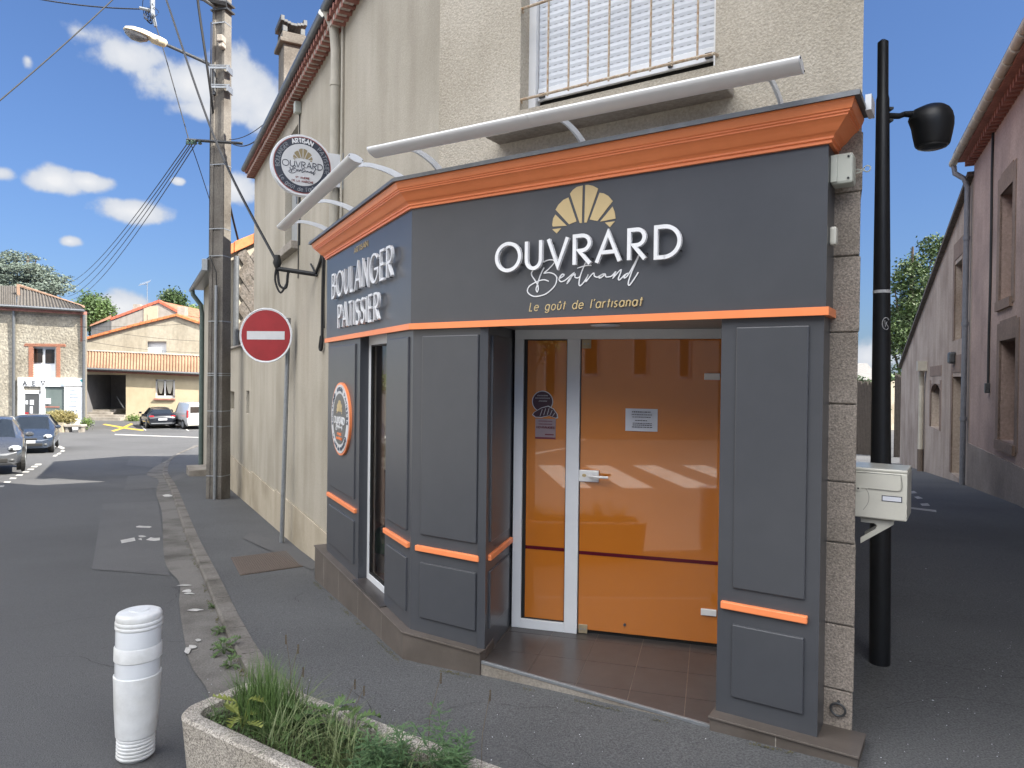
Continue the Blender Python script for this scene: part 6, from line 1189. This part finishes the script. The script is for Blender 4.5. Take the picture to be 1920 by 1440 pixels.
for ch_, x0, x1 in (('A', 45, 54), ('E', 63, 71), ('V', 79, 88)):
    X0_, X1_ = A2(x0, 720).x-AM[0][3], A2(x1, 720).x-AM[0][3]; write(wp, ch_, X0_+.03, X1_-.03, zA, .30, .028, -.03, -.002, fnM(AM))
    for c_ in ((X0_, X0_+.12), (X1_-.12, X1_)) if ch_ == 'A' else (): wp.ribbon([(c_[0], zA+.015), (c_[1], zA+.015)], .03, -.031, -.002, fnM(AM))
    for c_ in ((X0_, X0_+.12), (X1_-.12, X1_)) if ch_ == 'V' else (): wp.ribbon([(c_[0], zA+.285), (c_[1], zA+.285)], .03, -.031, -.002, fnM(AM))
    if ch_ == 'E': wp.ribbon([(X0_-.02, zA+.015), (X0_+.08, zA+.015)], .03, -.031, -.002, fnM(AM)); wp.ribbon([(X0_-.02, zA+.285), (X0_+.08, zA+.285)], .03, -.031, -.002, fnM(AM))
wp.build('shop_lettering', 'steel', ae)
wp = MB(); random.seed(6)
for y in (729, 732, 737, 740, 745, 748, 753, 759, 762): 
    x = 128+random.uniform(0, 5); x1 = x+random.uniform(8, 20); P, Q = A2(x, y, -.14), A2(x1, y-.9, -.14); wp.box(P.x, Q.x, P.y, P.y+.015, P.z, Q.z)
for x in (128, 135, 142): P, Q = A2(x, 771, -.14), A2(x+3.5, 767.5, -.14); wp.box(P.x, Q.x, P.y, P.y+.015, P.z, Q.z)
P, Q = A2(114, 724, -.14), A2(120, 720, -.14); wp.box(P.x, Q.x, P.y, P.y+.015, P.z, Q.z); wp.build('printed_services', mat('pale_blue_print', (.30, .36, .44), None, 3, .8), ae)
wp = MB(); wp.add([A2(149, 712, -.14), A2(156, 711, -.14), A2(156, 719, -.14)], [(0, 1, 2)]); wp.build('teal_corner', mat('teal_print', (.04, .28, .33), None, 3, .8), ae, fix=False)
# trough, bush
tr = thing('stone_bench', tuple(at(138, 806, 43)), 'low grey stone bench on legs in front of the white shopfront', 'bench')
P, Q = at(124, 800, 43), at(158, 796, 43); b = MB(); b.box(P.x, Q.x, 42.7, 43.3, P.z, Q.z); b.build('seat', 'stone', tr, bevel=.03)
for x in (126, 150): P, Q = at(x, 808, 43), at(x+6, 800, 43); b = MB(); b.box(P.x, Q.x, 42.8, 43.2, P.z-.1, Q.z); b.build('leg', 'concrete', tr, bevel=.02)
P, Q = at(104, 808, 43), at(124, 792, 43); b = MB(); b.prism([(P.x-.25, P.z-.1), (Q.x, P.z-.1), (Q.x, Q.z), (P.x+.15, Q.z)], 42.7, 43.4); b.build('flower_trough', 'plinth', None, 'cream concrete trough under the clipped bush', 'trough', bevel=.03)
# ================================================================ foliage
def leafm(n, c1, c2): 
    m = mat(n, c1, c2, 1.4, .6, big=(.62, .64, .6), bigs=.9); return m
LF = {'mid': leafm('tree_leaves', (.085, .145, .04), (.05, .09, .025)), 'cedar': leafm('cedar_needles', (.16, .20, .165), (.095, .125, .10)), 'dark': leafm('dark_leaves', (.045, .085, .022), (.028, .055, .015)), 'bush': leafm('golden_bush', (.26, .21, .08), (.16, .15, .05)), 'lime': leafm('light_leaves', (.13, .19, .05), (.08, .13, .03))}
BK = mat('tree_bark', (.10, .08, .06), (.06, .05, .04), 10, .9)
def tree(nm, lab, X, Y, zb, blobs, leaf, n, size, trunk=.2, grp='trees beyond the houses', cat='tree', flat=False, zt=None, seed=1):
    random.seed(seed); top = max(c[2] for c in blobs); cx = sum(c[0] for c in blobs)/len(blobs); cy = sum(c[1] for c in blobs)/len(blobs)
    t_ = thing(nm, (X, Y, zb), lab, cat, grp); b = MB()
    b.tube([(X, Y, zb-.3), ((X+cx)/2, (Y+cy)/2, (zb+top)/2), (cx, cy, top)], [trunk, trunk*.7, trunk*.2], 8)
    for c in blobs: b.tube([(cx*.5+X*.5, cy*.5+Y*.5, zb+(c[2]-zb)*.45), (c[0], c[1], c[2])], [trunk*.4, trunk*.1], 5)
    b.build('trunk', BK, t_, smooth=True); b = MB(); W_ = [c[3]*c[4]*c[3] for c in blobs]; tot = sum(W_)
    for c, w in zip(blobs, W_):
        ncl = max(4, int(n*w/tot/12))
        for i in range(ncl):
            while True:
                v = Vector((random.uniform(-1, 1), random.uniform(-1, 1), random.uniform(-1, 1)))
                if .35 < v.length < 1: break
            p = Vector((c[0]+v.x*c[3], c[1]+v.y*c[3], c[2]+v.z*c[4]))
            for k in range(12):
                q = p + Vector((random.gauss(0, 1)*(1.6 if flat else 1), random.gauss(0, 1)*(1.6 if flat else 1), random.gauss(0, .35 if flat else .9)))*size*1.6
                a = Vector((random.gauss(0, 1), random.gauss(0, 1), random.gauss(0, .25 if flat else .8))).normalized()*size*random.uniform(.5, 1.1); d = Vector((random.gauss(0, 1), random.gauss(0, 1), random.gauss(0, .5))).cross(a).normalized()*size*random.uniform(.25, .5)
                b.add([q-a, q+d, q+a, q-d], [(0, 1, 2, 3)])
    b.build('crown', LF[leaf] if isinstance(leaf, str) else leaf, t_, fix=False); return t_
def bl(x, y, Y, rx, ry):      # blob seen at pixel x, y, radii in pixels
    P = at(x, y, Y); k = Y/FPX; return (P.x, P.y, P.z, rx*k, ry*k)
tree('cedar_tree', 'big blue green cedar with flat spreading boughs behind the stone house', at(30, 560, 72).x, 72, -2, [bl(30, 482, 72, 30, 9), bl(5, 500, 72, 30, 14), bl(55, 505, 71, 38, 10), bl(85, 522, 72, 40, 10), bl(105, 540, 70, 32, 10), bl(20, 530, 72, 40, 16), bl(60, 545, 71, 45, 14), bl(-25, 520, 72, 35, 30), bl(125, 522, 73, 12, 3), bl(68, 484, 73, 10, 3)], 'cedar', 15000, .17, .5, flat=True, seed=3)
tree('broadleaf_tree', 'round mid green tree between the stone house and the grey gable', at(180, 600, 70).x, 70, -2, [bl(180, 580, 70, 24, 26), bl(160, 575, 70, 15, 18), bl(200, 590, 70, 14, 20), bl(175, 605, 70, 30, 18), bl(165, 552, 70, 8, 6)], 'mid', 8000, .16, .3, seed=4)
tree('broadleaf_tree', 'dark green treetop directly behind the chimney of the yellow house', at(322, 600, 82).x, 82, -2, [bl(323, 562, 82, 20, 16), bl(315, 578, 82, 16, 12), bl(338, 575, 82, 12, 12)], 'dark', 3500, .2, .3, seed=5)
tree('broadleaf_tree', 'light green treetop right of the chimney beside the utility pole', at(370, 600, 80).x, 80, -2, [bl(365, 592, 80, 22, 14), bl(380, 598, 80, 18, 14), bl(352, 585, 80, 10, 8)], 'lime', 3500, .2, .3, seed=6)
tree('clipped_bush', 'golden brown clipped bush in front of the white shopfront', at(115, 800, 43.5).x, 43.3, -2.1, [bl(115, 782, 43.3, 24, 10), bl(98, 784, 43.3, 14, 7), bl(130, 784, 43.3, 12, 9)], 'bush', 6000, .07, .06, None, 'bush', seed=7)
tree('wall_shrub', 'small yellow green shrub at the foot of the yellow house wall', at(250, 792, 55).x, 55, -2.1, [bl(252, 785, 55, 9, 4), bl(243, 784, 55, 5, 4)], 'lime', 500, .09, .04, 'small shrubs by the walls', 'shrub', seed=8)
tree('wall_shrub', 'small pale shrub right of the stone bench', at(163, 800, 45).x, 45, -2.1, [bl(163, 793, 45, 7, 5)], 'lime', 500, .08, .04, 'small shrubs by the walls', 'shrub', seed=9)
tree('lane_tree', 'tall dark green tree overhanging the barn wall at the end of the lane', at(1700, 700, 40).x, 40, -2.6, [bl(1710, 520, 40, 32, 40), bl(1750, 470, 41, 26, 26), bl(1725, 600, 40, 55, 50), bl(1690, 640, 39, 32, 36), bl(1760, 560, 41, 30, 60), bl(1678, 545, 40, 10, 22), bl(1690, 700, 39, 18, 26), bl(1668, 630, 39, 12, 16)], mat('lane_leaves', (.075, .125, .03), (.035, .065, .015), 1.4, .6, big=(.55, .55, .5), bigs=.9), 16000, .13, .3, 'trees along the lane', seed=10)
tree('lane_bush', 'dark hedge like bush above the board fence at the end of the lane', at(1625, 750, 44).x, 44, -2.6, [bl(1622, 745, 44, 20, 26), bl(1612, 720, 44, 8, 12), bl(1640, 770, 44, 14, 20)], 'dark', 3500, .12, .12, 'trees along the lane', 'bush', seed=11)
rowm = MB(); random.seed(14)
for i in range(9000):
    x = random.uniform(-110, 110); y = 105+random.uniform(-6, 6); h = 5+2.2*noise.noise(Vector((x*.06, 0, 0)))+1.2*noise.noise(Vector((x*.3, 3, 0))); z = -3+h*random.random()**.7; s = .5
    q = Vector((x, y, z)); a = Vector((random.gauss(0, 1), random.gauss(0, 1), random.gauss(0, 1))).normalized()*s; d = Vector((random.gauss(0, 1), random.gauss(0, 1), random.gauss(0, 1))).cross(a).normalized()*s*.6; rowm.add([q-a, q+d, q+a, q-d], [(0, 1, 2, 3)])
rowm.build('far_trees', LF['mid'], kind='stuff', fix=False)
# ================================================================ vehicles
def loft(st, mirror=True):
    pass
def vehicle(nm, lab, P, yaw, L, Wd, stations, paint, glass='carglass', grp=None, cat='car', wheels=(.17, .80), wr=.31, front_light=True, rear=False, van=False, plate=True, sidewin=True):
    """stations: (t along length 0 front..1 rear, z sill, z belt, z top, half width belt, half width top)"""
    t_ = thing(nm, tuple(P), lab, cat, grp); cy, sy_ = math.cos(yaw), math.sin(yaw)
    Mx = Matrix(((cy, -sy_, 0, P[0]), (sy_, cy, 0, P[1]), (0, 0, 1, P[2]), (0, 0, 0, 1)))     # local x backwards from the nose, y across
    n = len(stations); body = MB(); glw = MB(); rings = []
    for t, zs, zb, zt, hb, ht in stations:
        x = t*L; h = zb-zs
        half = [(0, zs), (hb*.86, zs), (hb*.97, zs+h*.18), (hb, zs+h*.55), (hb*.975, zb-.02), (hb*.955, zb), (ht, max(zt-.045, zb+.0)), (ht*.8, zt-.012 if zt > zb+.03 else zt), (0, zt)]
        ring = [Vector((x, y, z)) for y, z in half] + [Vector((x, -y, z)) for y, z in reversed(half[1:-1])]
        rings.append(ring)
    m_ = len(rings[0]); vs = [Mx @ v for r in rings for v in r]; fs = []; gf = []
    for i in range(n-1):
        cab = stations[i][3]-stations[i][2] > .25 or stations[i+1][3]-stations[i+1][2] > .25; both = stations[i][3]-stations[i][2] > .25 and stations[i+1][3]-stations[i+1][2] > .25
        for k in range(m_):
            f = (i*m_+k, i*m_+(k+1) % m_, (i+1)*m_+(k+1) % m_, (i+1)*m_+k); side = k in (5, m_-6); topf = k in (6, 7, m_-7, m_-8)
            if sidewin and side and both and not (van and stations[i][0] > .38): gf.append((f, 's'))
            elif topf and cab and not both and not (van and stations[i][0] > .5): gf.append((f, 't' if stations[i][0] < .5 else 'r'))
            else: fs.append(f)
    fs += [tuple(range(m_)), tuple(range((n-1)*m_, n*m_))]
    body.add(vs, fs); bo_ = body.build('car_body' if not van else 'van_body', paint, t_, smooth=True)
    for kind_, nm_ in (('s', 'side_windows'), ('t', 'windscreen'), ('r', 'rear_screen')):
        q = [f for f, k in gf if k == kind_]
        if q:
            g_ = MB(); g_.add(vs, q); used = sorted({i for f in q for i in f}); mp = {o: j for j, o in enumerate(used)}; g_.v = [g_.v[i] for i in used]; g_.f = [tuple(mp[i] for i in f) for f in q]; g_.build(nm_, glass, t_, fix=False)
    for t in wheels:
        for s_ in (-1, 1):
            x = t*L; y1 = Wd/2*s_; w_ = MB(); k = 24
            def cyl(b, r, ya, yb): b.add([Mx @ Vector((x+r*math.cos(a*2*math.pi/k), y, wr+r*math.sin(a*2*math.pi/k))) for y in (ya, yb) for a in range(k)], [(a, (a+1) % k, k+(a+1) % k, k+a) for a in range(k)] + [tuple(range(k)), tuple(range(k, 2*k))])
            cyl(w_, wr, y1*.78, y1*1.0+.008*s_); wo = w_.build('tyre', 'seal', t_)
            w_ = MB(); cyl(w_, wr*.66, y1+.006*s_, y1+.016*s_); w_.build('rim', 'galv', wo)
            w_ = MB(); cyl(w_, wr*1.14, y1*.9, y1*.992+.002*s_); w_.build('wheel_arch', 'seal', t_)
    return t_, Mx
def ell(b, Mx, c, r, n=10): 
    vs = []
    for i in range(n//2+1):
        for k in range(n): a, e = k*2*math.pi/n, -math.pi/2+i*math.pi/(n//2); vs.append(Mx @ Vector((c[0]+r[0]*math.cos(e)*math.cos(a), c[1]+r[1]*math.cos(e)*math.sin(a), c[2]+r[2]*math.sin(e))))
    b.add(vs, [(i*n+k, i*n+(k+1) % n, (i+1)*n+(k+1) % n, (i+1)*n+k) for i in range(n//2) for k in range(n)])
HB = [(0, .28, .50, .52, .50, .3), (.015, .22, .58, .62, .72, .45), (.06, .20, .66, .72, .82, .58), (.20, .19, .80, .86, .86, .64), (.27, .19, .87, .93, .87, .66), (.44, .19, .92, 1.40, .88, .56), (.52, .19, .92, 1.455, .88, .575), (.70, .19, .93, 1.45, .88, .57), (.84, .20, .95, 1.38, .87, .55), (.965, .24, .92, .99, .84, .60), (.985, .28, .80, .86, .80, .55), (1., .34, .60, .66, .72, .5)]
def front_bits(t_, Mx, L, Wd, col):
    for s_ in (-1, 1):
        b = MB(); ell(b, Mx, (.20, s_*.66, .67), (.20, .16, .085)); hl = b.build('headlight', 'reflect', t_, smooth=True); b = MB(); ell(b, Mx, (.08, s_*.60, .665), (.08, .05, .05)); b.build('headlight_bulb', 'steel', hl, smooth=True)
        b = MB(); ell(b, Mx, (1.25, s_*(Wd/2+.10), .98), (.09, .12, .075)); b.build('door_mirror', col, t_, smooth=True)
        b = MB(); ell(b, Mx, (.04, s_*.58, .36), (.05, .09, .05)); b.build('fog_light', 'steel', t_, smooth=True)
    b = MB(); b.box(-.02, .03, -.5, .5, .30, .42, Mx); b.build('air_intake', 'seal', t_, bevel=.02)
    b = MB(); b.box(-.02, .03, -.32, .32, .56, .62, Mx); b.build('grille', 'seal', t_, bevel=.02)
    b = MB(); b.box(-.035, -.02, -.26, .26, .43, .54, Mx); b.build('number_plate', 'signwhite', t_)
def car_paint(n, c): return mat(n, c, tuple(v*.95 for v in c), 2, .22, coat=.8, metal=.3)
cg = car_paint('dark_grey_car_paint', (.085, .09, .10)); cb = car_paint('dark_blue_car_paint', (.045, .06, .09)); ck = car_paint('black_car_paint', (.018, .020, .026)); cw = car_paint('white_van_paint', (.70, .71, .72))
P1 = gnd(-44, 893, -RD); t1_, M1 = vehicle('grey_hatchback', 'dark grey hatchback parked at the very left edge, nearest of the parked cars', (P1.x, P1.y+.3, zg(P1.x, P1.y)-RD), R(124), 4.3, 1.78, HB, cg, grp='cars parked on the square'); front_bits(t1_, M1, 4.3, 1.78, cg)
P2 = gnd(48, 852, -RD); t2_, M2 = vehicle('blue_hatchback', 'dark blue hatchback parked facing us behind the grey one', (P2.x, P2.y+.1, zg(P2.x, P2.y)-RD), R(119), 3.9, 1.68, HB, cb, grp='cars parked on the square'); front_bits(t2_, M2, 3.9, 1.68, cb)
P3 = gnd(305, 804, -RD); P3.z = zg(P3.x, P3.y)-RD; yw = R(-55)
SD_ = [(0, .28, .50, .52, .50, .3), (.02, .22, .58, .62, .72, .45), (.08, .20, .68, .74, .84, .6), (.25, .19, .86, .92, .88, .66), (.30, .19, .88, .95, .88, .68), (.46, .19, .93, 1.36, .89, .56), (.56, .19, .93, 1.42, .89, .58), (.72, .19, .95, 1.41, .89, .57), (.86, .21, .97, 1.30, .89, .56), (.955, .24, .96, 1.02, .88, .62), (.985, .26, .86, .90, .86, .6), (1., .30, .66, .70, .80, .5)]
o3 = Vector((P3.x, P3.y, P3.z)) - Vector((math.cos(yw), math.sin(yw), 0))*4.4
t3_, M3 = vehicle('black_hatchback', 'black hatchback seen from behind, parked against the yellow house', tuple(o3), yw, 4.4, 1.80, SD_, ck, grp='cars parked on the square')
for s_ in (-1, 1):
    b = MB(); ell(b, M3, (4.3, s_*.66, .84), (.10, .19, .07)); b.build('tail_light', 'red', t3_, smooth=True)
    b = MB(); ell(b, M3, (1.45, s_*(.98), .98), (.09, .11, .075)); b.build('door_mirror', ck, t3_, smooth=True)
b = MB(); b.box(4.37, 4.42, -.27, .27, .58, .70, M3); b.build('number_plate', 'signwhite', t3_)
b = MB(); b.box(4.36, 4.43, -.7, .7, .36, .40, M3); b.build('bumper_trim', 'galv', t3_)
P4 = gnd(377, 805, -RD); P4.z = zg(P4.x, P4.y)-RD; yw = R(-48); VN = [(0, .30, .55, .57, .55, .3), (.02, .24, .66, .70, .76, .45), (.07, .22, .80, .88, .88, .6), (.2, .21, 1.0, 1.08, .90, .66), (.25, .21, 1.04, 1.14, .90, .68), (.38, .21, 1.08, 1.74, .91, .66), (.44, .21, 1.08, 1.80, .91, .70), (.7, .21, 1.1, 1.82, .91, .73), (.95, .22, 1.1, 1.80, .91, .73), (.985, .25, 1.1, 1.74, .90, .72), (1., .30, 1.08, 1.66, .88, .70)]
o4 = Vector((P4.x, P4.y, P4.z)) - Vector((math.cos(yw), math.sin(yw), 0))*4.3
t4_, M4 = vehicle('white_van', 'small white panel van parked beside the black hatchback, half hidden by the corner', tuple(o4), yw, 4.3, 1.84, VN, cw, grp=None, cat='van', van=True)
for s_ in (-1, 1):
    b = MB(); b.box(4.16, 4.31, s_*.86-.06, s_*.86+.06, .80, 1.30, M4); b.build('tail_light', 'red', t4_, bevel=.02)
    b = MB(); ell(b, M4, (1.35, s_*1.03, 1.15), (.10, .12, .12)); b.build('door_mirror', 'seal', t4_, smooth=True)
    b = MB(); b.box(4.285, 4.315, s_*.42-.3, s_*.42+.3, 1.12, 1.55, M4); b.build('rear_window', 'darkglass', t4_, bevel=.02)
b = MB()
for s_ in (-1, 1): b.box(1.2, 3.1, s_*.925-.012, s_*.925+.012, .45, .62, M4)
b.build('side_moulding', 'seal', t4_)
b = MB(); b.box(4.30, 4.33, -.27, .27, .72, .83, M4); b.build('number_plate', 'signwhite', t4_)
b = MB(); b.box(4.22, 4.36, -.85, .85, .28, .46, M4); b.build('bumper', 'cream', t4_, bevel=.03)
# ================================================================ what the door glass mirrors: the far side of the street behind the viewer
OM = frame((-5.6, -9.5), (-.845, .535), (-.535, -.845))
oh = thing('opposite_house', tuple(OM @ Vector((0, 0, 0))), 'pale house behind the viewer, only mirrored in the orange door glass', 'house')
hs = [(-3.6, -3.1, 1.75, 4.2), (-2.3, -1.9, 1.7, 3.2), (-1.1, -.6, 1.75, 4.2), (.3, .8, 1.75, 4.2), (1.5, 1.9, 1.1, 3.4), (3.2, 4.0, 0, 2.4)]
b = MB(); b.wall(OM, -7, 9, -.5, 6, hs, .2, 0); b.build('wall', mat('old_rose_render', (.38, .29, .25), (.31, .24, .205), 8, .9), oh, fix=False)
for h in hs: b = MB(); b.box(h[0], h[1], .12, .15, h[2], h[3], OM); wo_ = b.build('window', 'white', oh); b = MB(); b.box(h[0]+.08, h[1]-.08, .10, .12, h[2]+.08, h[3]-.08, OM); b.build('window_pane', 'darkglass', wo_)
b = MB(); b.box(-7.2, 9.2, -.3, 8, 6, 6.2, OM); b.build('roof', 'slate', oh)
tree('street_tree', 'leafy street tree behind the viewer, only mirrored in the narrow side pane', -4.9, -3.0, 0, [(-4.5, -3.2, 3.1, .9, .9), (-4.1, -3.4, 2.7, .5, .5), (-5.2, -2.9, 3.0, .8, .8)], 'lime', 5000, .06, .09, None, seed=12)

# row of houses along the left side of the long street, out of the frame: its sunlit fronts light and mirror in the side face
rh = thing('street_row_house', tuple(LM @ Vector((-8, -9.5, -.5))), 'long sunlit cream house on the left side of the street, mirrored in the side face', 'house')
RH = frame((LM @ Vector((-24, -9.3, 0))).to_2d(), (-.4655*-1, .885*-1), (-.885, -.4655))
hs = [(k*3.4+1.2, k*3.4+2.2, z0, z0+1.5) for k in range(7) for z0 in (.3, 3.2)]
b = MB(); b.wall(RH, 0, 25, -2.2, 6.2, hs, .2, 0); b.wall(RH, 0, 25, -2.2, 6.2, [], .2, 6); b.build('wall', mat('row_cream_render', (.54, .525, .49), (.48, .465, .43), 8, .9), rh, fix=False)
for h in hs: b = MB(); b.box(h[0], h[1], .15, .18, h[2], h[3], RH); b.build('shutter', 'greyshutter', rh)
b = MB(); b.add([RH @ Vector(p) for p in ((-.2, -.3, 6.2), (25.2, -.3, 6.2), (25.2, 3, 8), (-.2, 3, 8), (-.2, 6.3, 6.2), (25.2, 6.3, 6.2))], [(0, 1, 2, 3), (3, 2, 5, 4)]); b.build('roof', 'slate', rh, fix=False)
